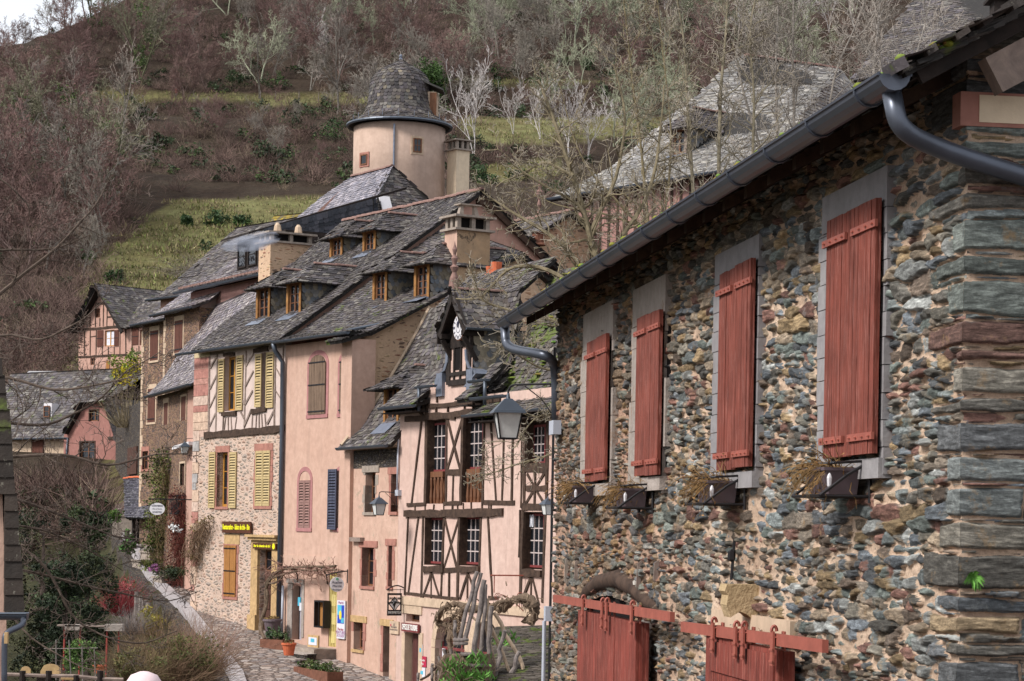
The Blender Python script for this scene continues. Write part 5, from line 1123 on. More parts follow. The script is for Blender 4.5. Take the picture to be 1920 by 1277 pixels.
def stonewall(F, s0, s1, z0, z1, ds, dz, sgn, seed, holes=(), clip=None, flat_=3.2, rowh=(.03, .072)):
    # sgn=-1: corner at s1=0 ; sgn=+1: corner at s0=0
    ns, nz = int((s1 - s0) / ds) + 1, int((z1 - z0) / dz) + 1
    S, Zg = np.meshgrid(np.linspace(s0, s1, ns), np.linspace(z0, z1, nz)); q = np.random.RandomState(seed)
    Sw = S + vnoise(S * 6, Zg * 14, seed + 1, 4) * .16; Zw = Zg + vnoise(S * 5, Zg * 12, seed + 7, 4) * .06 + vnoise(S * .8, Zg * .8, seed + 9, 2) * .2
    sites = []; z = z0 - .2
    while z < z1 + .2:
        h = q.uniform(*rowh) * (1.7 if q.rand() < .2 else 1); s = s0 - .5 - q.rand() * .3
        while s < s1 + .5:
            near = max(0, 1 - abs(s) / 2.2); w = h * q.uniform(1.6, 4.8) * (1 + near * .5); sites.append((s + w / 2, z + h / 2 + q.uniform(-.25, .25) * h)); s += w
        z += h
    sites = np.array(sites); ax = sites[:, 0] / flat_; az_ = sites[:, 1]; cell = .12
    px_, pz_ = (Sw / flat_).ravel(), Zw.ravel(); N = px_.size
    bi = np.floor(px_ / cell).astype(int); bj = np.floor(pz_ / cell).astype(int); order = np.lexsort((bj, bi)); key = bi * 100003 + bj; ks = key[order]
    cuts = np.flatnonzero(np.diff(ks)) + 1; starts = np.concatenate([[0], cuts, [N]])
    d1 = np.full(N, 9.); d2 = np.full(N, 9.); idd = np.zeros(N, int)
    sbi = np.floor(ax / cell).astype(int); sbj = np.floor(az_ / cell).astype(int); bins = {}
    for k, (a, b) in enumerate(zip(sbi, sbj)): bins.setdefault((a, b), []).append(k)
    for a, b in zip(starts[:-1], starts[1:]):
        sel = order[a:b]; i, j = bi[sel[0]], bj[sel[0]]; cand = [k for di in (-1, 0, 1) for dj in (-1, 0, 1) for k in bins.get((i + di, j + dj), ())]
        if len(cand) < 2: continue
        cand = np.array(cand); D = (np.abs(px_[sel][:, None] - ax[cand][None]) ** 3.2 + np.abs(pz_[sel][:, None] - az_[cand][None]) ** 3.2) ** (1 / 3.2); o = np.argpartition(D, 1, axis=1)[:, :2]; r_ = np.arange(len(sel)); A, B = D[r_, o[:, 0]], D[r_, o[:, 1]]; sw = A > B
        d1[sel] = np.minimum(A, B); d2[sel] = np.maximum(A, B); idd[sel] = cand[np.where(sw, o[:, 1], o[:, 0])]
    e = ((d2 - d1) / 2).reshape(S.shape); idd = idd.reshape(S.shape)
    kc = q.randint(0, len(STC), len(sites)); cover = q.rand(len(sites)) ** 4 * .024 - .003; relief = q.uniform(.006, .045, len(sites)); tiltx = q.uniform(-.05, .05, len(sites)); tiltz = q.uniform(-.4, .4, len(sites)); br = q.uniform(.45, 1.1, len(sites))
    leftz = np.clip((-S - 6) / 3, 0, 1) if sgn < 0 else S * 0
    zone = np.clip(vnoise(S * .45, Zg * .8, seed + 20, 3), -.06, 1) * .034
    ed = e - cover[idd] - zone - .002 + vnoise(S * 24, Zg * 50, seed + 50, 3) * .006; col = STC[kc[idd]] * br[idd][..., None]
    warm = np.array([1.15, .88, .7]) * .72; col = col * (1 - leftz[..., None] * .55) + col * warm * leftz[..., None] * .55
    hh = relief[idd]; tl = (Sw - sites[idd, 0]) * tiltx[idd] + (Zw - sites[idd, 1]) * tiltz[idd]
    sd_ = S if sgn > 0 else -S
    for (a, b, L1, L2, kq) in quo:
        L = L2 if sgn > 0 else L1; wob = vnoise(S * 5, Zg * 9, 77 + int(a * 10), 4) * .05; lo = a + vnoise(S * 2.2 + a * 9, S * 0 + a, 55, 3) * .05 - (.02 if kq % 2 else -.01) * sd_; hi = b + vnoise(S * 2.5 + b * 7, S * 0 + b, 56, 3) * .05; m = (sd_ < L + wob) & (Zg > lo - .004) & (Zg < hi + .004)
        eq = np.minimum(np.minimum(Zg - lo, hi - Zg) + wob * .35, (L + wob - sd_) * .6); 
        ed = np.where(m, eq - .008, ed); cc = (STC[kq] * .85 + STC[kq].mean() * .15 * np.array([1.05, 1, .92])) * (.55 + .6 * ((int(a * 1000) * 37 % 10) / 10)); col = np.where(m[..., None], cc, col); hh = np.where(m, .018 + .004 * (kq % 4), hh); tl = np.where(m, 0, tl)
    cz_ = np.zeros_like(Zg)
    for (a, b, L1, L2, kq) in quo: cz_ = np.maximum(cz_, np.clip(np.minimum(Zg - a, b - Zg) / .018, 0, 1) * (.016 + .005 * (kq % 4)))
    cz_ = cz_ + vnoise(Zg * 9, Zg * 0 + .5, 91, 4) * .022 + vnoise(Zg * 40, Zg * 0 + .5, 93, 3) * .006
    g = np.clip(ed / .010, 0, 1); g = g * g * (3 - 2 * g)
    dis = g * (hh + np.clip(tl, -.02, .02)) + (1 - g) * (vnoise(S * 18, Zg * 26, seed + 30, 3) * .02 + zone * .25 - .01) + g * vnoise(S * 9, Zg * 60, seed + 40, 3) * .014
    wc = np.clip(sd_ / .07, 0, 1); wc = wc * wc * (3 - 2 * wc); dis = dis * wc + cz_ * (1 - wc); S = S - sgn * cz_ * (1 - wc)
    if sgn > 0: pass
    t = -dis - .001
    X = F.O.x + F.d.x * S + F.n.x * t; Y = F.O.y + F.d.y * S + F.n.y * t
    V = np.stack([X, Y, Zg], -1).reshape(-1, 3); ix = np.arange(ns * nz).reshape(nz, ns)
    keep = np.ones((nz - 1, ns - 1), bool); Sm, Zm = (S[:-1, :-1] + S[1:, 1:]) / 2, (Zg[:-1, :-1] + Zg[1:, 1:]) / 2
    for h in holes:
        if callable(h): keep &= ~h(Sm, Zm)
        else: keep &= ~((Sm > h[0]) & (Sm < h[2]) & (Zm > h[1]) & (Zm < h[3]))
    if clip: keep &= clip(Sm, Zm)
    Fq = np.stack([ix[:-1, :-1], ix[:-1, 1:], ix[1:, 1:], ix[1:, :-1]], -1)[keep]
    return V, Fq, col.reshape(-1, 3), ed.ravel(), leftz.ravel()
def mesh_np(name, V, Fq, parent, mat, attrs):
    L = base[parent.name]; V = V - np.array(L); me = bpy.data.meshes.new(name); me.vertices.add(len(V)); me.vertices.foreach_set('co', V.ravel().astype(np.float32))
    n = len(Fq); me.loops.add(n * 4); me.loops.foreach_set('vertex_index', Fq.ravel().astype(np.int32)); me.polygons.add(n); me.polygons.foreach_set('loop_start', np.arange(0, n * 4, 4, dtype=np.int32)); 
    me.update(calc_edges=True); me.polygons.foreach_set('use_smooth', np.ones(n, bool))
    for k, a in attrs.items():
        if a.ndim == 2:
            at_ = me.color_attributes.new(name=k, type='FLOAT_COLOR', domain='POINT'); at_.data.foreach_set('color', np.concatenate([a, np.ones((len(a), 1))], 1).ravel().astype(np.float32))
        else: at_ = me.attributes.new(name=k, type='FLOAT', domain='POINT'); at_.data.foreach_set('value', a.astype(np.float32))
    me.materials.append(mat); o = bpy.data.objects.new(name, me); COL.objects.link(o); o.parent = parent; base[o.name] = L; return o
m, n, b = newmat('barn_rubble', .9, .25); a = n.nodes.new('ShaderNodeAttribute'); a.attribute_name = 'Col'; ae = n.nodes.new('ShaderNodeAttribute'); ae.attribute_name = 'edge'; al = n.nodes.new('ShaderNodeAttribute'); al.attribute_name = 'warm'
v = coords(n); vs = coords(n, (1, 1, 5)); f1 = noise(n, vs, 9, 6, .75, .3); f2_ = noise(n, v, 45, 5, .75); f3 = noise(n, v, 1.1, 4, .6); f4 = noise(n, v, 6, 5, .7)
sc_ = mix(n, 1.0, a.outputs['Color'], ramp(n, f1.outputs[0], [(.25, .25), (.5, .85), (.75, 2.3)]), 'MULTIPLY')
sc_ = mix(n, .6, sc_, ramp(n, f2_.outputs[0], [(.3, .5), (.7, 1.5)]), 'MULTIPLY')
sc_ = mix(n, ramp(n, f4.outputs[0], [(.58, 0.0), (.72, .75)]), sc_, (.3, .19, .09))
sc_ = mix(n, ramp(n, f4.outputs[0], [(.25, .5), (.38, 0.0)]), sc_, (.27, .28, .27))
mo = mix(n, ramp(n, f3.outputs[0], [(.35, 0.0), (.65, 1.0)]), (.56, .42, .31), (.4, .28, .2))
mo = mix(n, math_(n, 'MULTIPLY', al.outputs['Fac'], .8), mo, (.34, .2, .14)); mo = mix(n, .7, mo, ramp(n, f2_.outputs[0], [(.25, .45), (.75, 1.5)]), 'MULTIPLY')
mo = mix(n, ramp(n, f4.outputs[0], [(.35, .45), (.5, 0.0)]), mo, (.2, .13, .09))
th = math_(n, 'ADD', ae.outputs['Fac'], math_(n, 'MULTIPLY', math_(n, 'SUBTRACT', f2_.outputs[0], .5), .02))
msk = ramp(n, math_(n, 'MULTIPLY', th, 60.0), [(.0, 0.0), (.12, 1.0)])
n.links.new(mix(n, msk, mo, sc_), b.inputs['Base Color']); nb = bump(n, b, f2_.outputs[0], .6, .012); bump(n, b, f1.outputs[0], .5, .02, nb); M['barn'] = m
ah_c = FB.face(A6(385, 905), 0); aw_ = abs(FB.face(A6(240, 880))[0] - FB.face(A6(475, 890))[0]) / 2; asc = (FB.face(A6(240, 880))[0] + FB.face(A6(475, 890))[0]) / 2; azt = FB.face(A6(370, 835))[1]; azb = FB.face(A6(370, 915))[1]
holes = [lambda S, Z_: ((S - asc) / aw_) ** 2 + (np.clip(Z_ - azb, 0, 9) / (azt - azb)) ** 2 < 1.0]
holes = [lambda S, Z_: ((((S - asc) / aw_) ** 2 + (np.clip(Z_ - azb, 0, 9) / (azt - azb)) ** 2) < 1.0) & (Z_ > 3.0)]
V, Fq, cc, ed, lf = stonewall(FB, sBL, 0, 3.0, zEB + .25, .02, .0078, -1, 11, holes)
mesh_np('wall', V, Fq, barn, M['barn'], {'Col': cc, 'edge': ed, 'warm': lf})
KB = .56; zBr = lambda t: zEB + .06 + KB * (t + .45)
V, Fq, cc, ed, lf = stonewall(FG, 0, 1.6, 3.0, 8.9, .011, .0085, 1, 31, (), lambda S, Z_: Z_ < zBr(S) - .05, 2.4, (.05, .13))
mesh_np('gable_wall', V, Fq, barn, M['barn'], {'Col': cc, 'edge': ed, 'warm': lf})
M['barnplain'] = rubble('barn_rubble_far', [tuple(c) for c in STC[:8]], (.42, .27, .18), 4.0, 2.6, .05, .1)
mb = MB(); mb.fbox(FB, sBL, 0, .01, .4, .6, 3.0); mb.poly([PB(sBL, .012, .6), PB(sBL, 7, .6), PB(sBL, 7, zEB + 4), PB(sBL, 3.5, zEB + 2.2), PB(sBL, .012, zEB + .2)])
mb.poly([PB(-.01, 1.59, .6), PB(-.01, 7, .6), PB(-.01, 7, zBr(7)), PB(-.01, 1.59, zBr(1.59))]); mb.poly([PB(-.01, 0, .6), PB(-.01, 1.6, .6), PB(-.01, 1.6, 3.0), PB(-.01, 0, 3.0)])
mb.poly([PB(-.01, 7, .6), PB(sBL, 7, .6), PB(sBL, 7, zBr(7)), PB(-.01, 7, zBr(7))]); mb.poly([PB(sBL, .15, 3), PB(-.1, .15, 3), PB(-.1, .15, zEB), PB(sBL, .15, zEB)])
build(mb, 'rear_wall', M['barnplain'], barn)
# windows: shutters and dressed surrounds
WB = [  # shutters x0,x1,ytop,ybot ; surround x0,x1,ytop,ybot ; boards ; material
    ((1549.4, 1643.6, 395, 856), (1541, 1662, 343, 893), 6, 'cement', 'first from the corner'),
    ((1348, 1409, 502, 880), (1340, 1422, 461, 917), 6, 'cement', ''),
    ((1193, 1237, 588, 890), (1186, 1247, 531, 926), 3, 'limewash', ''),
    ((1099.5, 1138, 636, 903), (1093, 1149, 578, 922), 2, 'limewash', '')]
for wi, (a, c, nb_, mt, lb) in enumerate(WB):
    sh = FB.rect(I, a[0], a[2], a[1], a[3], -.09); su = FB.rect(I, c[0], c[2], c[1], c[3], -.04)
    o = MB(); o.fbox(FB, sh[0] + .02, sh[2] - .02, -.02, .02, sh[1] + .02, sh[3] - .02); wn = build(o, 'window', M['dark'], barn)
    sm_ = MB(); rr = random.Random(wi); sm_.fbox(FB, su[0], su[2], -.052, .02, sh[3] - .05, su[3]); build(sm_, 'lintel', M[mt], wn)
    for (x0, x1) in ((su[0] - .04, sh[0] + .05), (sh[2] - .05, su[2])):
        z = su[1]; jm = MB()
        while z < sh[3] - .05:
            h = min(rr.uniform(.14, .17) if mt == 'cement' else rr.uniform(.25, .6), sh[3] - .05 - z); ex = rr.uniform(-.02, .03) if mt == 'cement' else rr.uniform(-.08, .08)
            jm.fbox(FB, x0 - (ex if x0 < sh[0] - .01 else 0), x1 + (ex if x0 > sh[0] else 0), -.048 - rr.uniform(0, .004), .02, z, z + h - .006); z += h
        build(jm, 'jamb', M[mt], wn)
    sl = MB(); sl.fbox(FB, su[0], su[2], -.075, .02, sh[1] - .14, sh[1] - .02); build(sl, 'sill', M[mt], wn)
    mid = (sh[0] + sh[2]) / 2
    for k, (x0, x1) in enumerate(((sh[0], mid - .008), (mid + .008, sh[2]))):
        off = rr.uniform(-.012, .012); lf_ = planks(wn, FB, (x0, sh[1] + off, x1, sh[3] + off), -.1 - .008 * k, 'shutter_red', nb_, (), th=.035, rng=rr)
        for z in (sh[1] + .11, sh[3] - .15):
            st = MB(); e0, e1 = (x0 - .03, x1 - .05) if k == 0 else (x0 + .05, x1 + .03); st.fbox(FB, e0, e1, -.122, -.103, z - .022, z + .022)
            for j in range(4): xx = lerp(e0 + .06, e1 - .05, j / 3); st.lathe([(.012, -.006), (.014, 0), (.001, .008)], PB(xx, -.124, z), 6)
            build(st, 'hinge', M['iron_red'], lf_)
# eaves, roof
mb = MB(); sG0, sG1 = FB.face((955, 605), -.45)[0], FB.face((1700, 150), -.45)[0]
mb.box8([PB(sBL - .3, -.42, zEB + .02), PB(sG1, -.42, zEB + .02), PB(sG1, 3.6, zBr(3.6) - .02), PB(sBL - .3, 3.6, zBr(3.6) - .02), PB(sBL - .3, -.42, zEB + .05), PB(sG1, -.42, zEB + .05), PB(sG1, 3.6, zBr(3.6) + .02), PB(sBL - .3, 3.6, zBr(3.6) + .02)])
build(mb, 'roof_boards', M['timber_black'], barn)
for s in np.arange(sBL + .1, .1, .62): mb = MB(); mb.box8([PB(s - .04, -.38, zEB - .07), PB(s + .04, -.38, zEB - .07), PB(s + .04, .3, zEB + .3), PB(s - .04, .3, zEB + .3), PB(s - .04, -.38, zEB + .018), PB(s + .04, -.38, zEB + .018), PB(s + .04, .3, zEB + .38), PB(s - .04, .3, zEB + .38)]); build(mb, 'rafter', M['timber'], barn)
mb = MB(); k = 3.6; roof(mb, [(PB(sBL - .35, -.5, zBr(-.5) + .03), PB(sG1 + .08, -.5, zBr(-.5) + .03)), (PB(sBL - .35, k, zBr(k) + .03), PB(sG1 + .08, k, zBr(k) + .03))], .17, .26, th=.035, under=.05)
roof(mb, [(PB(sG1 + .08, 2 * k + .5, zBr(-.5)), PB(sBL - .35, 2 * k + .5, zBr(-.5))), (PB(sG1 + .08, k, zBr(k) + .03), PB(sBL - .35, k, zBr(k) + .03))], .3, .4, under=.05)
for i in range(60):      # ragged layered slates along the verge over the gable
    t = -.5 + i / 60 * 4.1; mb.box8([PB(sG1 - .2, t, zBr(t) + .0 + q) for q in (0,)] + [PB(sG1 + .1 + R.uniform(-.04, .05), t, zBr(t)), PB(sG1 + .1 + R.uniform(-.04, .05), t + .2, zBr(t + .2) - .03), PB(sG1 - .2, t + .2, zBr(t + .2) - .03)] + [PB(sG1 - .2, t, zBr(t) + .03), PB(sG1 + .1, t, zBr(t) + .03), PB(sG1 + .1, t + .2, zBr(t + .2)), PB(sG1 - .2, t + .2, zBr(t + .2))], (.1, .09, .085))
build(mb, 'roof', M['slatemoss2'], barn)
for i in range(46):
    t = R.choice([-.5, -.46, R.uniform(-.4, 3.2)]); s = R.uniform(sBL, sG1) if t < -.4 else sG1 + .06
    mb = MB(); w_ = R.uniform(.02, .07); c = PB(s, t, zBr(t) + .05)
    for j in range(9): k_ = R.uniform(.35, .8); mb.lathe([(.001, -.02 * k_), (.04 * k_, -.01 * k_), (.045 * k_, .015 * k_), (.025 * k_, .035 * k_), (.001, .04 * k_)], c + Vector((R.uniform(-.05, .03), R.uniform(-w_ * 2.5, w_ * 2.5), R.uniform(-.03, .0))), 7, (R.uniform(.1, .22), R.uniform(.12, .22), R.uniform(.01, .03)))
    mo_ = build(mb, 'moss', M['leaf'], barn, smooth=True)
mb = MB(); a_, b_ = PB(sG1 - .05, .02, zBr(.02) - .26), PB(sG1 - .05, 3.6, zBr(3.6) - .26); mb.beam(a_ - Vector((0, 0, 0)), b_, .12, .2); build(mb, 'verge_rafter', M['timber_pale'], barn)
mb = MB(); mb.beam(PB(sG1 + .02, -.4, zBr(-.4) - .05), PB(sG1 + .02, 3.6, zBr(3.6) - .05), .04, .1); build(mb, 'verge_board', M['timber_black'], barn)
q = FG.rect(I, 1800, 176, 1990, 240, -.02); mb = MB(); mb.fbox(FG, q[0], q[2], -.03, .1, q[1], q[3]); build(mb, 'painted_beam_end', M['redstone'], barn)
q = FG.rect(I, 1836, 178, 1990, 236, -.03); mb = MB(); mb.fbox(FG, q[0], q[2], -.034, .05, q[1] + .01, q[3] - .01); build(mb, 'plaster_patch', M['cream'], barn)
go_ = gutter(barn, PB(sG0, -.52, zEB + .04), PB(sG1 + .02, -.52, zEB + .04), .085, 'gutter')
for s in np.arange(sG0 + .8, sG1, .95):
    mb = MB(); mb.tube([PB(s, -.52 + .09 * math.cos(a), zEB + .04 - .09 * math.sin(a)) for a in np.linspace(-.05, math.pi + .05, 9)], .009, 5); build(mb, 'gutter_joint', M['gutter'], barn)
def bend(pts, n=5):
    pts = [Vector(p) for p in pts]; out = [pts[0]]
    for a, b, c in zip(pts, pts[1:], pts[2:]):
        p, q = lerp(a, b, .6), lerp(b, c, .4)
        for i in range(n + 1): u = i / n; out.append((1 - u) ** 2 * p + 2 * u * (1 - u) * b + u * u * q)
    out.append(pts[-1]); return out
pipe(barn, bend([PB(sG1 - .1, -.5, zEB - .02), PB(sG1 - .05, -.47, zEB - .24), PB(.12, -.12, zEB - .33), PB(.14, 1.4, zEB - .72)]), .052, 'gutter', n=14)
for c in (.3, .8): mb = MB(); p = lerp(PB(.12, -.12, zEB - .33), PB(.14, 1.4, zEB - .72), c); mb.tube([p, p + (PB(.14, 1.4, zEB - .72) - PB(.12, -.12, zEB - .33)).normalized() * .02], .057, 14); build(mb, 'pipe_collar', M['gutter'], barn)
pipe(barn, bend([PB(sG0 + .12, -.52, zEB - .03), PB(sG0 + .14, -.5, zEB - .28), PB(sBL + .4, -.2, zEB - .42), PB(sBL + .02, -.03, zEB - .5), PB(sBL - .05, 0, zEB - 1.2)]), .055, 'gutter', n=12)
# cables and boxes at the far corner
mb = MB(); mb.tube([PB(sBL - .02, -.04, z) for z in np.linspace(zEB - .3, 1.2, 14)], .016, 5); build(mb, 'cable', M['iron'], barn)
q = FB.rect(I, 1036, 789, 1044, 815, -.08); mb = MB(); mb.fbox(FB, q[0], q[2], -.12, -.03, q[1], q[3]); build(mb, 'junction_box', M['pvc'], barn)
q = FB.rect(I, 1027, 1138, 1042, 1166, -.05); mb = MB(); mb.fbox(FB, sBL - .1, sBL + .02, -.1, -.02, q[1], q[3]); build(mb, 'junction_box', M['pvc'], barn)
mb = MB(); mb.tube([PB(sBL - .05, -.1, q[1]), PB(sBL - .05, -.1, 1.0)], .022, 8); build(mb, 'conduit', M['pvc'], barn)
# sliding doors on rails
def sliding(rail, door, hang, nb_, rng):
    a = FB.face(rail[0], -.2); b = FB.face(rail[1], -.2); mb = MB(); z = (a[1] + b[1]) / 2
    mb.beam(PB(a[0], -.205, a[1]), PB(b[0], -.205, b[1]), .04, .08); ra = build(mb, 'door_rail', M['iron_red'], barn)
    d0 = FB.face(door[0], -.17); d1 = FB.face(door[1], -.17); zt = (d0[1] + d1[1]) / 2
    dr = planks(barn, FB, (d0[0], 1.3, d1[0], zt), -.2, 'door_red', nb_, (), th=.04, name='sliding_door', rng=rng)
    e = MB(); e.fbox(FB, d0[0] + .01, d1[0] - .001, -.158, -.08, 1.3, zt - .01); build(e, 'door_core', M['door_red'], dr)
    for (x, y0, y1) in hang:
        c = FB.face(A6(x, (y0 + y1) / 2), -.24); zt_ = FB.face(A6(x, y0), -.24)[1]; zb_ = FB.face(A6(x, y1), -.24)[1]; h = MB()
        h.fbox(FB, c[0] - .035, c[0] + .035, -.25, -.235, zb_, zt_ - .03); h.fbox(FB, c[0] - .035, c[0] + .035, -.172, -.16, zb_ + .1, zt_ - .03)
        h.tube([PB(c[0], -.25 + .018 - .018 * math.cos(u), zt_ - .03 + .035 * math.sin(u)) for u in np.linspace(0, math.pi, 7)], .012, 5)
        h.fbox(FB, c[0] - .042, c[0] + .042, -.256, -.25, zb_ + .02, zb_ + .035); h.fbox(FB, c[0] - .042, c[0] + .042, -.256, -.25, zb_ + .1, zb_ + .115)
        h.lathe([(.02, -.02), (.05, 0), (.02, .02)], PB(c[0], -.205, zt_ - .07), 10)
        build(h, 'roller_hanger', M['iron_red'], dr)
sliding(((1041, 1122), (1262, 1157)), (A6(192, 912), A6(500, 955)), ((203, 830, 988), (304, 845, 1005), (327, 845, 1015), (459, 860, 1035)), 3, random.Random(2))
sliding(((1282, 1175), (1549, 1212)), (A6(870, 1048), A6(1248, 1100)), ((885, 948, 1130), (1003, 968, 1160), (1043, 970, 1165), (1198, 992, 1197)), 8, random.Random(3))
mb = MB(); q0, q1 = FB.face(A6(872, 1065), -.21), FB.face(A6(1205, 1105), -.21); mb.fbox(FB, q0[0], q1[0], -.215, -.2, q0[1] - .22, q0[1] + .0); build(mb, 'door_top_board', M['door_red'], barn)
# curved timber lintel over door 1, stone lintel and corbel over door 2
mb = MB(); pts = [FB.face(A6(*q)) for q in ((190, 870), (220, 810), (290, 760), (390, 740), (470, 790), (540, 860), (625, 925))]
mb.tube([PB(s, .02, z) for s, z in pts], [.05, .07, .09, .1, .09, .07, .04], 8); build(mb, 'curved_lintel', M['timber'], barn, smooth=True)
mb = MB(); mb.fbox(FB, asc - aw_ - .1, asc + aw_ + .1, .04, .06, azb - .4, azt + .1); build(mb, 'door_recess', M['dark'], barn)
q = FB.rect(A6, 885, 930, 1300, 1045, -.03); mb = MB(); mb.fbox(FB, q[0], q[2], -.045, .05, q[1], q[3]); build(mb, 'stone_lintel', M['palestone'], barn)
c0 = FB.face(A6(1120, 840), 0); z1_, z0_ = FB.face(A6(1100, 770), 0)[1], FB.face(A6(1100, 925), 0)[1]; sC0 = c0[0]; mb = MB(); w_ = .2
prof = [(0.02, z1_), (-.23, z1_), (-.245, z1_ - .05), (-.22, z1_ - .08), (-.23, z1_ - .15), (-.2, z1_ - .24), (-.13, z0_ + .02), (-.08, z0_), (.02, z0_ - .08)]
for i in range(len(prof)): pass
A_ = [mb.vert(PB(sC0 - w_, t, z)) for t, z in prof]; B_ = [mb.vert(PB(sC0, t, z)) for t, z in prof]; mb.face(A_); mb.face(B_[::-1])
for i in range(len(prof)): mb.face((A_[i], A_[(i + 1) % len(prof)], B_[(i + 1) % len(prof)], B_[i]))
M['corbel'] = plaster('sandstone_corbel', (.5, .37, .22), (.4, .29, .16), None, 3, .8); build(mb, 'corbel', M['corbel'], barn)
for (x, y0, y1, r_) in ((130, 615, 772, .0), (183, 632, 752, .02), (512, 640, 798, .05), (603, 640, 760, .02)):
    s, z = FB.face(A6(x, y1)); z1_ = FB.face(A6(x, y0))[1]; h = z1_ - z; mb = MB()
    p = [PB(s - .012, 0.03, z + h * .2), PB(s + .012, 0.03, z + h * .2), PB(s + .012, .03, z1_), PB(s - .012, .03, z1_)]
    mb.box8([PB(s, -.02, z), PB(s + .02, -.02, z), PB(s + .02, -.055, z + h * .1), PB(s, -.055, z + h * .1), PB(s - .01, -.0, z1_), PB(s + .01, -.0, z1_), PB(s + .01, -.045, z1_ - h * .15), PB(s - .01, -.045, z1_ - h * .15)]); build(mb, 'slate_fin', M['greystone'] if r_ == 0 else M['timber_pale'], barn)
s, z = FB.face(A6(1018, 540)); mb = MB(); z0_ = FB.face(A6(1018, 748))[1]; mb.tube([PB(s, -.03, z), PB(s, -.05, z0_)], .012, 5); mb.lathe([(.001, -.05), (.03, -.03), (.03, .03), (.001, .05)], PB(s, -.05, FB.face(A6(1018, 620))[1]), 6); build(mb, 'iron_bar', M['iron'], barn)
q = FB.rect(A6, 512, 965, 548, 1400, -.02); mb = MB(); mb.fbox(FB, q[0] - .1, q[2], -.035, .05, 1.3, q[3]); build(mb, 'door_jamb', M['limewash'], barn)
# flower boxes on iron racks
def planter(near, lab):
    s1, z0 = FB.face(near, -.01); o = thing('window_box', lab, 'planter', PB(s1 - .3, -.16, z0), 'planters on racks below the barn windows'); L_, D = .62, .3
    mb = MB()
    for z in (z0, ):
        for t in (-D - .03, -.02): mb.tube([PB(s1 - L_, t, z), PB(s1, t, z)], .011, 5)
        for i in range(6): s = s1 - L_ * i / 5; mb.tube([PB(s, -D - .03, z), PB(s, -.02, z)], .008, 5)
    for s in (s1, s1 - L_):
        mb.tube([PB(s, -.02, z0 - .04), PB(s, -.02, z0 + .22)], .013, 5); mb.tube([PB(s, -.02, z0 + .21), PB(s, -.16, z0 + .13), PB(s, -D - .03, z0)], .011, 5); mb.tube([PB(s, -.02, z0 + .215), PB(s, -D * .8, z0 + .2)], .009, 5)
    mb.tube([PB(s1, -D * .8, z0 + .2), PB(s1 - L_, -D * .8, z0 + .2)], .009, 5); build(mb, 'rack', M['iron'], o)
    mb = MB(); a0, a1, b0, b1 = s1 - L_ + .08, s1 - .07, -D + .02, -.06; zt = z0 + .175
    def ring(e, z): return [PB(a0 - e, b0 - e, z), PB(a1 + e, b0 - e, z), PB(a1 + e, b1 + e * .3, z), PB(a0 - e, b1 + e * .3, z)]
    mb.box8(ring(-.035, z0 + .012) + ring(0, zt)); mb.box8(ring(.01, zt - .02) + ring(.012, zt)); build(mb, 'box', M['planter'], o)
    mb = MB(); rr = random.Random(int(near[0]))
    for i in range(170):
        p = PB(rr.uniform(a0, a1), rr.uniform(b0, b1), zt - .01); d = Vector(FB.n) * -rr.uniform(.2, 1.2) - FB.d * rr.uniform(-.6, 1.0) + Vector((0, 0, rr.uniform(.1, 1.1))); d.normalize(); pts = [p]; L = rr.uniform(.12, .34)
        for k in range(4): d = (d + Vector((rr.gauss(0, .3), rr.gauss(0, .3), rr.gauss(0, .3) - .42))).normalized(); p = p + d * L / 4; pts.append(p)
        k_ = rr.uniform(.5, 1.4); mb.tube(pts, [.0035, .003, .003, .002, .001], 3, (.2 * k_, .12 * k_, .05 * k_), cap=False)
        if rr.random() < .5: q = pts[-1]; a = Vector((rr.gauss(0, 1), rr.gauss(0, 1), rr.gauss(0, 1))).normalized() * .015; b = a.orthogonal().normalized() * .009; mb.poly([q - a, q + b, q + a, q - b], (.24 * k_, .13 * k_, .05 * k_))
    build(mb, 'dried_plant', M['straw'], o)
    mb = MB(); c = PB(a1 + .02, b0 + .02, z0 + .09); mb.lathe([(.001, -.05), (.014, -.03), (.017, .02), (.01, .04), (.001, .05)], c, 7); build(mb, 'pale_tag', M['sign_white'], o)
for nr, lb in (((1634, 931), 'brown window box of dried plants nearest the barn corner, under the widest shutters'), ((1399, 946), 'brown window box of dried plants under the second shutters from the barn corner'), ((1226, 953), 'brown window box of dried plants under the third shutters from the barn corner'), ((1127, 944), 'brown window box of dried plants under the shutters nearest the street lantern')): planter(nr, lb)
p = FG.face((1822, 1082), -.03); o = MB()
for i in range(60):
    a = R.uniform(0, 6.28); L = R.uniform(.03, .075); c = PG(p[0], -.04, p[1]); d = (FG.d * math.cos(a) + Vector((0, 0, 1)) * math.sin(a) * .8 - FG.n * R.uniform(.3, .8)).normalized(); s_ = d.cross(FG.n).normalized() * .008; k = R.uniform(.6, 1.3); o.poly([c, c + d * L * .6 + s_, c + d * L - Vector((0, 0, .02)), c + d * L * .6 - s_], (.08 * k, .2 * k, .03 * k))
o = build(o, 'wall_plant', M['leaf'], loc=PG(p[0], 0, p[1])); tag(o, 'small green leafy plant growing from the corner stones of the barn', 'plant')
# street lanterns
sl, zl_ = FB.face((952, 795), -.55); lz = zl_ 
LY = 25.6; pc = at(952, 797, LY); s_, t_, z_ = FB.loc(pc)
lantern('street_lantern', 'large grey-hooded street lantern hanging from a black bracket at the barn corner', FB, s_, t_, z_, (sBL - .02, -.02, 0), .7, 'wall lanterns')
s_, z_ = F2.face((1027, 955), -.7); lantern('wall_lantern', 'small pale street lantern half hidden behind the cable at the barn corner', F2, s_, -.7, z_, (s_ + .5, 0, 0), .62, 'wall lanterns')
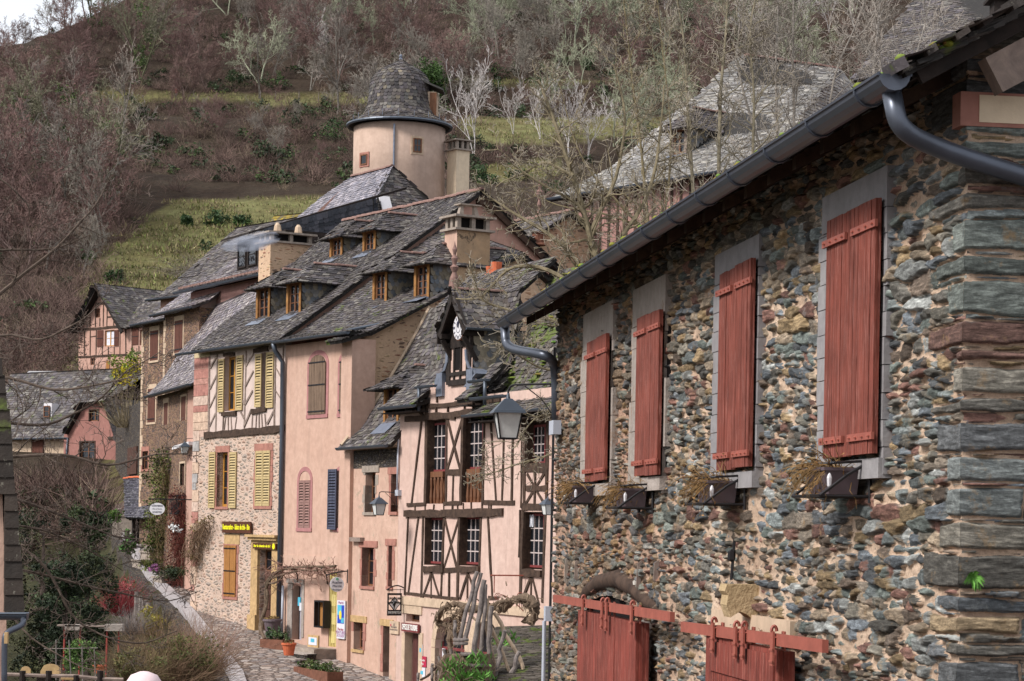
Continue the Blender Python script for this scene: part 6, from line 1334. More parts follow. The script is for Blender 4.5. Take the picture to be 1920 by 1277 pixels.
# ---------------------------------------------------------------- the other houses, tower, shed
def frame_from(p1, p2, Yr, over=.4):
    a, b = ray(*p1), ray(*p2); Yl = Yr * b.z / a.z; L, Rr = a * Yl, b * Yr; d = Vector((Rr.x - L.x, Rr.y - L.y, 0)).normalized(); n = Vector((-d.y, d.x, 0)); o = Vector((Rr.x, Rr.y, 0)) + n * over
    return Fr(o.x, o.y, d.x, d.y), CZ + Rr.z, -(Vector((Rr.x - L.x, Rr.y - L.y, 0)).length)
def gz(F, s, t=0): p = F.P(s, t, 0); return Hs(p.x, p.y) - 1
# A: low stone house left of the timber house
FA, zA_, sA0 = frame_from((278, 742), (376, 714), 82); PA = FA.P
profA = [(-.4, zA_)] + [FA.side(B3(*q), sA0 + .15) for q in ((270, 1010), (350, 900), (420, 780), (500, 640), (580, 510), (640, 430))]
ha = thing('low_stone_house', 'low brown stone house under a pale sweeping slate roof, with an ivy-covered front', 'house', PA(sA0, 0, 3))
sAw = FA.face((293, 850))[0]; sAr = FA.face((368, 850))[0] + 1
WA = [FA.rect(Z4, 920, 988, 945, 1110), FA.rect(Z4, 1018, 952, 1046, 1086), FA.rect(B5, 462, 232, 492, 370)]
mb = MB(); wall(mb, FA, [(sAw, 0), (sAr, 0), (sAr, zA_), (sAw, zA_)], WA, 0, .2, 4); mb.cur = 1; mb.fbox(FA, FA.face((351, 850))[0], sAr, -.02, .1, 0, zA_ - .1); build(mb, 'wall', [M['darkstone'], M['pinkfar']], ha)
for i, r_ in enumerate(WA):
    surround(ha, FA, r_, .1, -.015, 'palestone', sill=False, top=.2 if i == 0 else .08)
    if i < 2: planks(ha, FA, r_, .0, 'shutter_dark', 3, ())
    else: planks(ha, FA, r_, .1, 'door_brown', 2, (), name='door')
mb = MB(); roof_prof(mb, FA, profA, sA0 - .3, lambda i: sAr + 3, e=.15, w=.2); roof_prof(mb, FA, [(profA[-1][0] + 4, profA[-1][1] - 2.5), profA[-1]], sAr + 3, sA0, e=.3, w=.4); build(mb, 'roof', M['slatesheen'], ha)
gutter(ha, PA(sA0 - .3, -.48, zA_ - .02), PA(sAr, -.48, zA_ - .02), .08)
# B, C: tall narrow stone houses
def stone_house(nm, label, p1, p2, Yr, wl, wr, wins, k, dep, zb=2.0, mat='darkstone', roofm='slatesheen', loww=(), t0=0, sr_=0.0):
    F, ze_, s0 = frame_from(p1, p2, Yr); h = thing(nm, label, 'house', F.P(s0, 0, zb)); a = F.face((wl, (p1[1] + 700) / 2))[0]; b_ = F.face((wr, 650))[0] + sr_
    Ws = [F.rect(I, *q) for q in wins]; mb = MB(); wall(mb, F, [(a, zb - 1), (b_, zb - 1), (b_, ze_), (a, ze_)], Ws, 0, .15, dep * 2); build(mb, 'wall', M[mat], h)
    mb = MB(); z = zb
    while z < ze_ - .4: hh = R.uniform(.2, .35); mb.fbox(F, a - .02, a + R.choice([.15, .3, .22]), -.015, .1, z, z + hh); z += hh + .02
    build(mb, 'quoins', M['palestone'], h)
    for i, r_ in enumerate(Ws): surround(h, F, r_, .11, -.015, 'palestone' if i not in loww else 'redstone', top=.2); planks(h, F, r_, -.03, 'shutter_dark', 3, (.1, .9)) if i not in loww else window(h, F, r_, 2, 2, .1, 'frame_brown')
    mb = MB(); ro_ = [(-.45, ze_), (.3, ze_ + .3), (dep, ze_ + .3 + k * (dep - .3))]; roof_prof(mb, F, ro_, s0 - .3, b_ + .3, e=.16, w=.22); roof_prof(mb, F, [(dep * 2 + .4, ze_ + .1), ro_[-1]], b_ + .3, s0 - .3, e=.3, w=.4); mb.poly([F.P(b_, 0, ze_), F.P(b_, dep, ro_[-1][1] - .1), F.P(b_, dep * 2, ze_)], (.2, .15, .12)); build(mb, 'roof', M[roofm], h)
    gutter(h, F.P(s0 - .3, -.52, ze_ - .02), F.P(b_ + .3, -.52, ze_ - .02), .08); return h, F, ze_, s0, b_, ro_
hb, FBb, zb_, sb0, sb1, rb = stone_house('tall_stone_house', 'tall narrow stone house with one long dark shutter, just left of the mauve wall', (291, 590), (356, 575), 91, 307, 357, [(328, 601, 343, 661)], .8, 3.2, 5, sr_=1)
hc, FCc, zc_, sc0_, sc1_, rcx = stone_house('tall_stone_house', 'farthest tall stone house in the row, with two long dark shutters above each other', (255, 608), (312, 597), 95, 266, 312, [(282, 620, 297, 676), (277.5, 729, 291.5, 792), (267, 846, 278, 880)], .75, 3.0, 3.2, loww=(2,), sr_=.8)
# small roof with dormers behind them
hd, FDd, zd_, sd0, sd1, rd = stone_house('slate_roofed_house', 'house with a steep slate roof showing behind the two tall stone houses', (284, 561), (345, 553), 104, 300, 420, [], .85, 4.5, 8, mat='pinkfar', roofm='slate')
dormer(hd, FDd, lambda t: zd_ + .3 + .85 * (t - .3), (I, 356, 519, 371, 541), tb=1.6, rise=.8, e=.2, w=.26)
# D: mauve wall house with gutter, chimney, rooftop room
FD, zD_, sD0 = frame_from((340, 548), (482, 517), 87); PD = FD.P
hD = thing('mauve_house', 'house with a worn mauve wall, long gutter and big stone chimney behind the timber house', 'house', PD(sD0, 0, 5)); sDw = FD.face((357, 580))[0]; sDr = 4.0
mb = MB(); wall(mb, FD, [(sDw, 4), (sDr, 4), (sDr, zD_), (sDw, zD_)], [], 0, .2, 6.2); mb.cur = 1
z = 8.0
while z < zD_ - .6: hh = R.uniform(.25, .4); mb.fbox(FD, sDw - .02, sDw + R.choice([.3, .5]), -.02, .1, z, z + hh - .02); z += hh
build(mb, 'wall', [M['mauve'], M['redstone']], hD)
kD = .5; zfD = lambda t: zD_ + .1 + kD * (t + .45)
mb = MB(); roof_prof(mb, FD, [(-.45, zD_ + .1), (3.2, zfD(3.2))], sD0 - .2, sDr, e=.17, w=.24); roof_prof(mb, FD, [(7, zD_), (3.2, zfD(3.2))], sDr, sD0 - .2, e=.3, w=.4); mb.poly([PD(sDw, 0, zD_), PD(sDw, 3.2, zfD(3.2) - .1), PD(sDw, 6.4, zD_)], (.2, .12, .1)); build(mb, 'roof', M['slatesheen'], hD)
mb = MB()
for i in range(30): s = lerp(sD0 - .1, sDr - 2, i / 30); mb.fbox(FD, s, s + .3, -.5, .1, zD_ + .12, zD_ + .2)
build(mb, 'eave_tiles', M['ridge'], hD); gutter(hD, PD(sD0 - .4, -.55, zD_), PD(sDr, -.55, zD_), .09)
tq = .5; q = FD.rect(Z5, 402, 262, 552, 488, tq); sq1 = q[2] + 2.6; zt_q = q[3]
room = MB(); room.fbox(FD, q[0], sq1, tq, tq + 4, q[1] - .6, zt_q); rm = build(room, 'rooftop_room', M['timber_black'], hD)
for a, b in ((.06, .45), (.55, .95)): window(rm, FD, (lerp(q[0], q[2], a), q[1] + .15, lerp(q[0], q[2], b), zt_q - .2), 1, 2, tq - .05, 'timber_black', mull=False)
mb = MB(); zz0, zz1 = FD.face(Z5(365, 262), tq - .4)[1], zt_q + .15
mb.box8([PD(q[0] - .5, tq - .5, zz0 - .02), PD(q[2] + .2, tq - .5, zz0 + .0), PD(q[2] + .2, tq + 6.5, zz0 + 2.4), PD(q[0] - .5, tq + 6.5, zz0 + 2.4), PD(q[0] - .5, tq - .5, zz0 + .06), PD(q[2] + .2, tq - .5, zz0 + .08), PD(q[2] + .2, tq + 6.5, zz0 + 2.5), PD(q[0] - .5, tq + 6.5, zz0 + 2.5)]); build(mb, 'shed_roof', M['timber_black'], rm)
mb = MB(); roof(mb, [(PD(q[2] + .21, tq + .2, zz0 - 1.6), PD(q[2] + .2, tq + 5, zz0 - 1.0)), (PD(q[2] + .2, tq + .2, zz0 + .2), PD(q[2] + .2, tq + 5, zz0 + 1.9))], .16, .22, pal=[(.07, .075, .095), (.09, .09, .11), (.05, .055, .07)]); build(mb, 'slate_cladding', M['slate'], rm)
sK1 = FR.face(Z5(640, 400), 4.2)[0]; sK0 = FR.face(Z5(556, 400), 4.2)[0]; tK1 = FR.side(Z5(940, 400), sK1)[0]; zK1 = FR.face(Z5(600, 292), 4.2)[1]
chimney(hD, FR, sK0, sK1, 4.2, tK1, zK1 - 4, zK1, ('gablestone', 'gablestone'), top2=False, h=.28)
mb = MB()
for a, b in ((.35, .35), (.9, .8)): mb.lathe([(.13, 0), (.15, .1), (.12, .3), (.05, .4)], P(lerp(sK0, sK1, .5), lerp(4.2, tK1, b if a > .5 else .3), zK1 + .42), 8)
build(mb, 'chimney_pot', M['palestone'], hD)
# smoke drifting off that chimney
sp = at(Z5(500, 0)[0], Z5(0, 285)[1], 80.0); mb = MB(); mb.lathe([(.01, -1.0), (.35, -.8), (.62, -.2), (.7, .3), (.4, .8), (.01, 1.0)], (0, 0, 0), 16); so_ = build(mb, 'smoke', M['dark'], smooth=True); so_.location = sp; so_.rotation_euler = (0, rad(78), 0); so_.scale = (.5, .8, 1.15)
sm_ = bpy.data.materials.new('smoke'); sm_.use_nodes = True; sn = sm_.node_tree; sn.nodes.remove(sn.nodes['Principled BSDF']); pv = sn.nodes.new('ShaderNodeVolumePrincipled'); nz_ = noise(sn, coords(sn, (1, 1, .6)), 2.6, 4, .6); sn.links.new(ramp(sn, nz_.outputs[0], [(.42, 0.0), (.75, 3.2)]), pv.inputs['Density']); pv.inputs['Color'].default_value = (.75, .8, .95, 1); sn.links.new(pv.outputs[0], sn.nodes['Material Output'].inputs['Volume']); so_.data.materials.clear(); so_.data.materials.append(sm_)
tag(so_, 'thin pale wood smoke drifting from the big stone chimney', 'smoke', kind='stuff')
# ---- tower
YT = 112.0; ct = ray(749, 250) * YT; kT = YT / FPX; rT = 86 * kT
tw = thing('round_tower', 'round tan tower with a bell-shaped slate roof rising above the houses', 'tower', (ct.x, YT, 10)); FT = Fr(ct.x, YT, 1, 0)
zTe = at(749, 246, YT).z; mb = MB(); zTb = 12; n = 48
mb.lathe([(rT * 1.02, zTb), (rT, zTe - 2), (rT, zTe + .1)], (ct.x, YT, 0), n); build(mb, 'wall', M['tower'], tw, smooth=True)
prof = [(350, 560), (322, 540), (285, 510), (258, 480), (236, 440), (222, 400), (213, 330), (205, 250), (192, 215), (172, 185), (125, 150), (80, 125), (50, 108), (25, 92), (8, 78)]
pr = [(a / 3.65 * kT, at(749, B6(0, b)[1] - (6 if b > 500 else 0), YT).z) for a, b in prof]
mb = MB(); cum = [0]
for a, b in zip(pr, pr[1:]): cum.append(cum[-1] + math.hypot(b[0] - a[0], b[1] - a[1]))
T = cum[-1]; ee = .17; nr_ = int(T / ee)
for i in range(nr_):
    u = i * T / nr_; u2 = min(T, u + ee); r0_, z0_ = np.interp(u, cum, [a for a, b in pr]), np.interp(u, cum, [b for a, b in pr]); r1_, z1_ = np.interp(u2, cum, [a for a, b in pr]), np.interp(u2, cum, [b for a, b in pr])
    m_ = max(5, int(2 * math.pi * r0_ / .21)); off = R.random()
    up = Vector((0, r1_ - r0_, z1_ - z0_)); up.normalize()
    for j in range(m_):
        an = 2 * math.pi * (j + off) / m_; e_ = Vector((math.cos(an), math.sin(an), 0)); a_ = Vector((-math.sin(an), math.cos(an), 0)); U = (e_ * up.y + Vector((0, 0, up.z))); N_ = (e_ * up.z - Vector((0, 0, up.y))); p = Vector((ct.x, YT, 0)) + e_ * r0_ + Vector((0, 0, z0_)); ww = 2 * math.pi * r0_ / m_ * R.uniform(.9, 1.05); h = R.uniform(.02, .045)
        c = (PAL + PALR[:2] + PAL)[R.randrange(2 * len(PAL) + 2)]; br = R.uniform(.6, 1.3); c = tuple(q_ * br for q_ in c)
        top = [mb.vert(p + a_ * x * ww + U * y * ee + N_ * o_) for x, y, o_ in ((-.5, 1.25, .0), (.5, 1.25, .0), (.5, .1, h), (.28, -.25, h), (-.28, -.25, h), (-.5, .1, h))]; mb.face(top, c)
        lo = [mb.vert(p + a_ * x * ww + U * y * ee - N_ * .02) for x, y in ((.5, .1), (.28, -.25), (-.28, -.25), (-.5, .1))]
        for k_ in range(3): mb.face((top[2 + k_], lo[k_], lo[k_ + 1], top[3 + k_]), tuple(q_ * .8 for q_ in c))
mb.lathe([(a - .03, b) for a, b in pr], (ct.x, YT, 0), 40, (.04, .035, .03)); build(mb, 'roof', M['slate'], tw)
mb = MB(); zt_ = pr[-1][1]; mb.lathe([(.2, -.15), (.1, .02), (.05, .08), (.08, .14), (.08, .2), (.001, .28)], (ct.x, YT, zt_), 10); build(mb, 'finial', M['zinc_pale'], tw)
mb = MB(); mb.tube([(ct.x + (pr[0][0] + .04) * math.cos(a), YT + (pr[0][0] + .04) * math.sin(a), pr[0][1] - .02) for a in np.linspace(0, 2 * math.pi, 49)], .08, 6); build(mb, 'gutter', M['zinc'], tw)
for a in np.linspace(-2.9, -.2, 9): mb = MB(); mb.tube([(ct.x + pr[1][0] * math.cos(a), YT + pr[1][0] * math.sin(a), pr[1][1]), (ct.x + pr[1][0] * math.cos(a), YT + pr[1][0] * math.sin(a), pr[1][1] + .3)], .015, 4); build(mb, 'snow_hook', M['zinc_pale'], tw)
def onwall(x, y, r_): rr_ = ray(x, y); ax_ = rr_.x; A_ = ax_ * ax_ + 1; B_ = -2 * (ax_ * ct.x + YT); C_ = ct.x ** 2 + YT ** 2 - r_ * r_; Y_ = (-B_ - math.sqrt(max(0, B_ * B_ - 4 * A_ * C_))) / (2 * A_); return CAM + rr_ * Y_
def tframe(x, y): p = onwall(x, y, rT); d = Vector((p.x - ct.x, p.y - YT, 0)).normalized(); return Fr(p.x, p.y, -d.y, d.x) if -d.y > 0 else Fr(p.x, p.y, d.y, -d.x)
for q, c_, r_ in (((490, 618, 548, 715), 2, 2), ((135, 728, 180, 800), 1, 1)):
    x, y = B6((q[0] + q[2]) / 2, (q[1] + q[3]) / 2); Ft = tframe(x, y); rc_ = Ft.rect(B6, *q); Fm = MB(); Fm.fbox(Ft, rc_[0] - .1, rc_[2] + .1, -.025, .1, rc_[1] - .1, rc_[3] + .1); w_ = build(Fm, 'window', M['palestone'] if c_ > 1 else M['redstone'], tw); window(w_, Ft, rc_, c_, r_, -.06, 'frame_brown', mull=False, name='window_frame')
p0 = onwall(*B6(362, 560), rT + .06); mb = MB(); mb.tube([(p0.x, p0.y, zTe - .05), (p0.x, p0.y, zTb + 4)], .05, 6); build(mb, 'downpipe', M['zinc_pale'], tw)
a_ = math.radians(-28); Fd = Fr(ct.x + pr[5][0] * math.cos(a_), YT + pr[5][0] * math.sin(a_), -math.sin(a_), math.cos(a_)); zdm = at(749, B6(0, 400)[1], YT).z
pd = at(*B6(612, 400), YT - .6); Fd = Fr(pd.x, pd.y, .35, .93); mb = MB(); mb.fbox(Fd, -.5, .35, -1.0, -.02, zdm - .75, zdm + .62); 
def Q(s, t, z): return Fd.P(s, t, z)
d_ = MB(); rr_ = 1
box = MB(); cx_, cy_ = pd.x, pd.y; box.box8([(cx_ - 1.2, cy_ - .1, zdm - .75), (cx_ + .28, cy_ - .1, zdm - .75), (cx_ + .35, cy_ + .7, zdm - .75), (cx_ - 1.1, cy_ + .7, zdm - .75), (cx_ - 1.2, cy_ - .1, zdm + .68), (cx_ + .28, cy_ - .1, zdm + .62), (cx_ + .35, cy_ + .7, zdm + .62), (cx_ - 1.1, cy_ + .7, zdm + .68)]); dm = build(box, 'dormer', M['palestone'], tw)
mb = MB(); mb.box((cx_ + .12, cy_ - .12, zdm - .02), (.34, .05, 1.2)); build(mb, 'window', M['frame_brown'], dm)
mb = MB(); mb.box8([(cx_ - 1.3, cy_ - .35, zdm + 1.45), (cx_ + .62, cy_ - .35, zdm + .66), (cx_ + .65, cy_ + 1, zdm + .66), (cx_ - 1.3, cy_ + 1, zdm + 1.45), (cx_ - 1.3, cy_ - .35, zdm + 1.52), (cx_ + .62, cy_ - .35, zdm + .76), (cx_ + .65, cy_ + 1, zdm + .76), (cx_ - 1.3, cy_ + 1, zdm + 1.52)], (.08, .075, .07)); build(mb, 'dormer_roof', M['slate'], dm)
# tall cream chimney beside the tower, standing on its own house
YC = 106.0; Fc = Fr(0, YC, .535, -.845); q0 = Fc.face(B6(724, 800))[0]; q1 = Fc.face(B6(786, 800))[0]; t1_ = Fc.side(B6(876, 800), q1)[0]; zc1_ = Fc.face(B6(750, 705))[1]
# ---- hip-roofed house in front of the tower
FH = Fr(0, 0, .535, -.845); A_ = at(735, 312, 97); B0 = at(661, 324, 97); FH = Fr(A_.x, A_.y, .535, -.845); PH = FH.P
zAp = A_.z; kH = 1.15; dz_ = 4.6; w2 = dz_ / kH
sB0 = FH.face((661, 322))[0]; sB0 = max(sB0, -7)
hh_ = thing('hip_roofed_house', 'house with a big pale hipped roof and small skylight in front of the tower', 'house', PH(0, 0, 8))
zlo = zAp - dz_; mb = MB(); s_r = w2 * .82
pl3 = [(0, 0, zAp), (sB0, 0, zAp), (0, -w2, zlo)]; h1 = FH.plane((603, 370), pl3); h2_ = FH.plane((545, 420), pl3); h3_ = FH.plane((500, 458), pl3)
fr = lambda q: (zAp - q[2]) / dz_
hiprows = [(PH(*q), PH(s_r * fr(q), q[1], q[2])) for q in (h3_, h2_, h1, (sB0, 0, zAp))]
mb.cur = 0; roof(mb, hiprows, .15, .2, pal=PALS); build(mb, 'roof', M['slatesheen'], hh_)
mb = MB(); roof(mb, [(PH(s_r, -w2 - 1.2, zlo), PH(s_r, w2, zlo)), (PH(s_r * .45, -w2 * .5, zAp - dz_ * .5), PH(s_r * .45, w2 * .5, zAp - dz_ * .5)), (PH(0, 0, zAp), PH(0, 0, zAp))], .15, .2); roof(mb, [(PH(s_r, w2, zlo), PH(sB0, w2, zlo)), (PH(0, 0, zAp), PH(sB0, 0, zAp))], .3, .3); build(mb, 'hip_roof', M['slate'], hh_)
mb = MB(); mb.fbox(FH, sB0 - 1, s_r - .3, -w2 - .8, w2 - .3, 8, zlo); mb.poly([PH(sB0, -w2 - .8, zlo), PH(sB0, 0, zAp - .1), PH(sB0, w2, zlo)]); build(mb, 'wall', M['pinkfar'], hh_); ridge(hh_, PH(sB0, 0, zAp + .02), PH(0, 0, zAp + .02), .12)
sk = FH.plane(B6(310, 1085), [(s_r, -w2, zlo), (s_r, w2, zlo), (0, 0, zAp)]); sw = MB(); sw.beam(PH(sk[0] + .1, sk[1], sk[2] + .1) - Vector((0, 0, .3)), PH(sk[0] - .25, sk[1], sk[2] + .45), .5, .08); build(sw, 'skylight', M['sign_white'], hh_)
ch_ = chimney(hh_, Fc, q0, q1, 0, t1_, zc1_ - 9, zc1_, ('cream', 'cream'), h=.4, top2=False); 
# ---- stone gable house and roofs right of the chimney
YG = 80.0; FS = Fr(ray(919, 480).x * YG, YG, .535, -.845); PS = FS.P
pk = FS.side((1066, 397), 0); lf_ = FS.side((919, 492), 0)
kG = (pk[1] - lf_[1]) / (pk[0] - lf_[0]); hg = thing('stone_gable_house', 'house with a tan rubble gable wall and slate roof behind the tourist office', 'house', PS(0, 0, 6)); sFar = FS.face((903, 414), pk[0])[0]
mb = MB(); mb.poly([PS(0, lf_[0] - .1, 5), PS(0, lf_[0] - .1, lf_[1] - .15), PS(0, pk[0], pk[1] - .12), PS(0, 2 * pk[0] - lf_[0], lf_[1] - .15), PS(0, 2 * pk[0] - lf_[0], 5)]); mb.fbox(FS, sFar, -.01, lf_[0] - .05, 2 * pk[0], 5, lf_[1] - .2); build(mb, 'wall', M['gablestone'], hg)
mb = MB(); roof(mb, [(PS(sFar - 1, lf_[0] - .5, lf_[1] - .5 * kG), PS(.3, lf_[0] - .5, lf_[1] - .5 * kG)), (PS(sFar, pk[0], pk[1]), PS(.3, pk[0], pk[1]))], .16, .22); roof(mb, [(PS(.3, 2 * pk[0] - lf_[0] + .4, lf_[1] - .4 * kG), PS(sFar, 2 * pk[0] - lf_[0] + .4, lf_[1] - .4 * kG)), (PS(.3, pk[0], pk[1]), PS(sFar, pk[0], pk[1]))], .2, .25); build(mb, 'roof', M['slate'], hg); ridge(hg, PS(sFar, pk[0], pk[1] + .03), PS(.3, pk[0], pk[1] + .03), .12)
for x, yb in ((1008, 460),): s_, z_ = FS.face((x, yb), pk[0] - 1.2); mb = MB(); s_, t_, z_ = 0.3, FS.side((x, yb), .3)[0], FS.side((x, yb), .3)[1]; mb.lathe([(.34, 0), (.3, .06), (.22, .1), (.2, .4), (.26, .45), (.001, .5)], PS(s_, t_, z_), 12); build(mb, 'vent_cowl', M['corten'], hg)
x_, y_ = 1011, 395; s_, z_ = FS.face((x_, y_), pk[0]); mb = MB(); mb.lathe([(.07, 0), (.05, .2), (.09, .3), (.04, .5), (.14, .7), (.14, .8), (.04, .9), (.06, 1.0), (.001, 1.3)], PS(s_, pk[0], z_ - .1), 10); build(mb, 'finial', M['ridge'], hg)
# big slate roof at the right, behind the bare trees
FX, zX, sX0 = frame_from((1037, 372), (1277, 333), 78, .4); PX = FX.P
pX = [(-.4, zX)] + [FX.side(q, sX0) for q in ((1160, 310), (1280, 206), (1323, 173), (1398, 102))]
hx = thing('large_slate_house', 'large pale slate roof with orange ridge tiles seen through the bare trees at the right', 'house', PX(sX0, 0, 8)); sXr = FX.face((1440, 300))[0]
mb = MB(); wall(mb, FX, [(sX0 + .2, 5), (sXr, 5), (sXr, zX), (sX0 + .2, zX)], [], 0, .1, 10); build(mb, 'wall', M['mauve'], hx)
mb = MB()
for i in range(22): s = lerp(sX0 + .3, sXr, i / 22); mb.fbox(FX, s, s + .12, -.03, .05, zX - 2.6, zX - .1)
mb.fbox(FX, sX0 + .2, sXr, -.05, .05, zX - 2.8, zX - 2.6); build(mb, 'timber_frame', M['timber'], hx)
PALX = [(.4, .38, .35), (.5, .47, .43), (.33, .31, .29), (.58, .54, .48), (.44, .42, .41), (.28, .26, .25)]
mb = MB(); TL = PX(sX0, pX[-1][0], pX[-1][1]); rT_ = ray(1573, 128); TR = CAM + rT_ * ((TL.z - CZ) / rT_.z); rr_ = [(PX(sX0 - .2, t, z), lerp(PX(sXr, pX[0][0], pX[0][1]), TR, (t - pX[0][0]) / (pX[-1][0] - pX[0][0]))) for t, z in pX]; roof(mb, rr_, e=.17, w=.24, pal=PALX); bk_ = PX(sX0 + 5, pX[-1][0] + 8, zX); roof(mb, [(PX(sXr, pX[0][0], pX[0][1]), bk_), (TR, TR + (bk_ - TR) * .01)], .3, .3, pal=PALX); build(mb, 'roof', M['slate'], hx)
ridge(hx, TL, TR, .11, mat='ridge'); gutter(hx, PX(sX0 - .3, -.5, zX), PX(sXr, -.5, zX), .09)
zfX = lambda t: float(np.interp(t, [a for a, b in pX], [b for a, b in pX]))
dormer(hx, FX, zfX, (I, 1262, 243, 1283, 288), rise=.8, fm='timber_pale', e=.17, w=.22); 
# further roof top right
hy = thing('upper_slate_house', 'dark slate roof at the top right, above the barn eaves', 'house', at(1780, 200, 84)); a0, a1, b0, b1 = at(1600, 150, 84), at(2100, 60, 78), at(1740, -30, 90), at(2100, -70, 86)
mb = MB(); roof(mb, [(a0, a1), (b0, b1)], .2, .28); build(mb, 'roof', M['slate'], hy); mb = MB(); mb.box8([a0 - Vector((-.4, 0, 6)), a1 - Vector((0, 0, 6)), b1 - Vector((0, 0, 9)), b0 - Vector((0, 0, 9)), a0 - Vector((-.4, 0, .1)), a1 - Vector((0, 0, .1)), b1 - Vector((0, 0, .1)), b0 - Vector((0, 0, .1))]); build(mb, 'wall', M['mauve'], hy)
c = at(1880, 30, 82); mb = MB(); mb.box((c.x, c.y, c.z - .4), (.8, .8, 2.2)); cc = build(mb, 'chimney', M['timber_black'], hy); mb = MB(); mb.box((c.x, c.y, c.z + .55), (1.2, 1.1, .12)); build(mb, 'chimney_cap', M['timber_black'], cc)
# ---- far half-timbered gable house
YJ = 165.0; pl, pr_ = ray(147, 650), ray(262, 640); FJh = Fr(pl.x * YJ, YJ, pr_.x * 160 - pl.x * YJ, -5.0); PJ = FJh.P
def fj(x, y, t=0): return FJh.face(B4(x, y), t)
hj = thing('far_timbered_house', 'far pink half-timbered house with a steep gable against the hillside', 'house', PJ(0, 0, 14)); ap = fj(372, 195, 0); wl, wr = fj(105, 700)[0], fj(612, 640)[0]; zBm = fj(350, 668)[1]; e0, e1 = fj(125, 640), fj(630, 640); sEnd = fj(1000, 640)[0]
WJ = [FJh.rect(B4, 385, 692, 490, 865), FJh.rect(B4, 765, 690, 818, 855), FJh.rect(B4, 288, 455, 335, 555), FJh.rect(B4, 228, 995, 278, 1070), FJh.rect(B4, 365, 330, 440, 390)]
zLo = fj(300, 1200)[1] - 3; zEw = fj(720, 655)[1]
mb = MB(); wall(mb, FJh, [(wl, zLo), (sEnd, zLo), (sEnd, zEw), (e1[0] - .1, zEw), (ap[0], ap[1] - .4), (wl, e0[1] - .1)], WJ, 0, .2, 0); mb.fbox(FJh, wl + .02, sEnd, .3, 8, zLo, zEw - .1); mb.poly([PJ(wl + .1, 8, e0[1]), PJ(ap[0], 8, ap[1] - .3), PJ(e1[0], 8, e1[1])]); build(mb, 'wall', M['pinkfar'], hj)
TJ = [(140, 685, 600, 650, .24), (95, 985, 700, 955, .2), (290, 402, 475, 395, .2), (228, 545, 226, 660, .13), (286, 420, 286, 655, .13), (335, 560, 332, 650, .12), (375, 405, 370, 650, .12), (413, 405, 410, 650, .12), (490, 405, 485, 645, .12), (548, 530, 548, 645, .12), (415, 548, 490, 545, .12),
      (168, 700, 165, 970, .14), (230, 690, 228, 965, .13), (296, 690, 292, 960, .13), (555, 670, 552, 950, .12), (615, 660, 618, 950, .12), (685, 665, 685, 930, .14), (235, 765, 295, 755, .1), (360, 870, 360, 960, .1), (426, 870, 426, 960, .1), (490, 870, 490, 960, .1), (760, 860, 760, 950, .1), (552, 670, 690, 660, .14)]
build(timbers(FJh, B4, TJ, .13, -.03), 'timber_frame', M['timber'], hj)
for i, r_ in enumerate(WJ): window(hj, FJh, r_, 2, 2, .1, 'frame_gold' if i == 0 else 'frame_brown', back='curtain' if i in (0, 1, 4) else 'glass', fw=.07)
for q in ((308, 692, 372, 872), (492, 690, 540, 862), (690, 670, 755, 850)): planks(hj, FJh, FJh.rect(B4, *q), -.05, 'shutter_dark', 3, (.5,))
planks(hj, FJh, FJh.rect(B4, 405, 1030, 440, 1130), -.05, 'shutter_orange', 2, ())
mb = MB(); ov = .7
roof(mb, [(PJ(e1[0] + .2, 8.3, e1[1] - .3), PJ(e1[0] + .2, -ov, e1[1] - .3)), (PJ(ap[0], 8.3, ap[1]), PJ(ap[0], -ov, ap[1]))][::1], .22, .28) if False else None
roof(mb, [(PJ(e1[0] + .25, -ov, e1[1] - .2), PJ(e1[0] + .25, 9, e1[1] - .2)), (PJ(ap[0], -ov, ap[1]), PJ(ap[0], 9, ap[1]))], .22, .28)
roof(mb, [(PJ(e0[0] - .3, 9, e0[1] - .5), PJ(e0[0] - .3, -ov, e0[1] - .5)), (PJ(ap[0], 9, ap[1]), PJ(ap[0], -ov, ap[1]))], .22, .28)
zW = fj(720, 350, 3)[1]; roof(mb, [(PJ(e1[0] - .8, -.3, zEw), PJ(sEnd + 3, -.3, zEw)), (PJ(fj(580, 350, 3)[0], 3, zW), PJ(sEnd + 3, 3, zW))], .22, .28)
build(mb, 'roof', M['slatemoss2'], hj); mb = MB()
for e in (e0, e1): mb.beam(PJ(e[0] + (-.25 if e is e0 else .2), -ov + .1, e[1] - .55), PJ(ap[0], -ov + .1, ap[1] - .2), .1, .3)
build(mb, 'verge_board', M['timber_black'], hj)
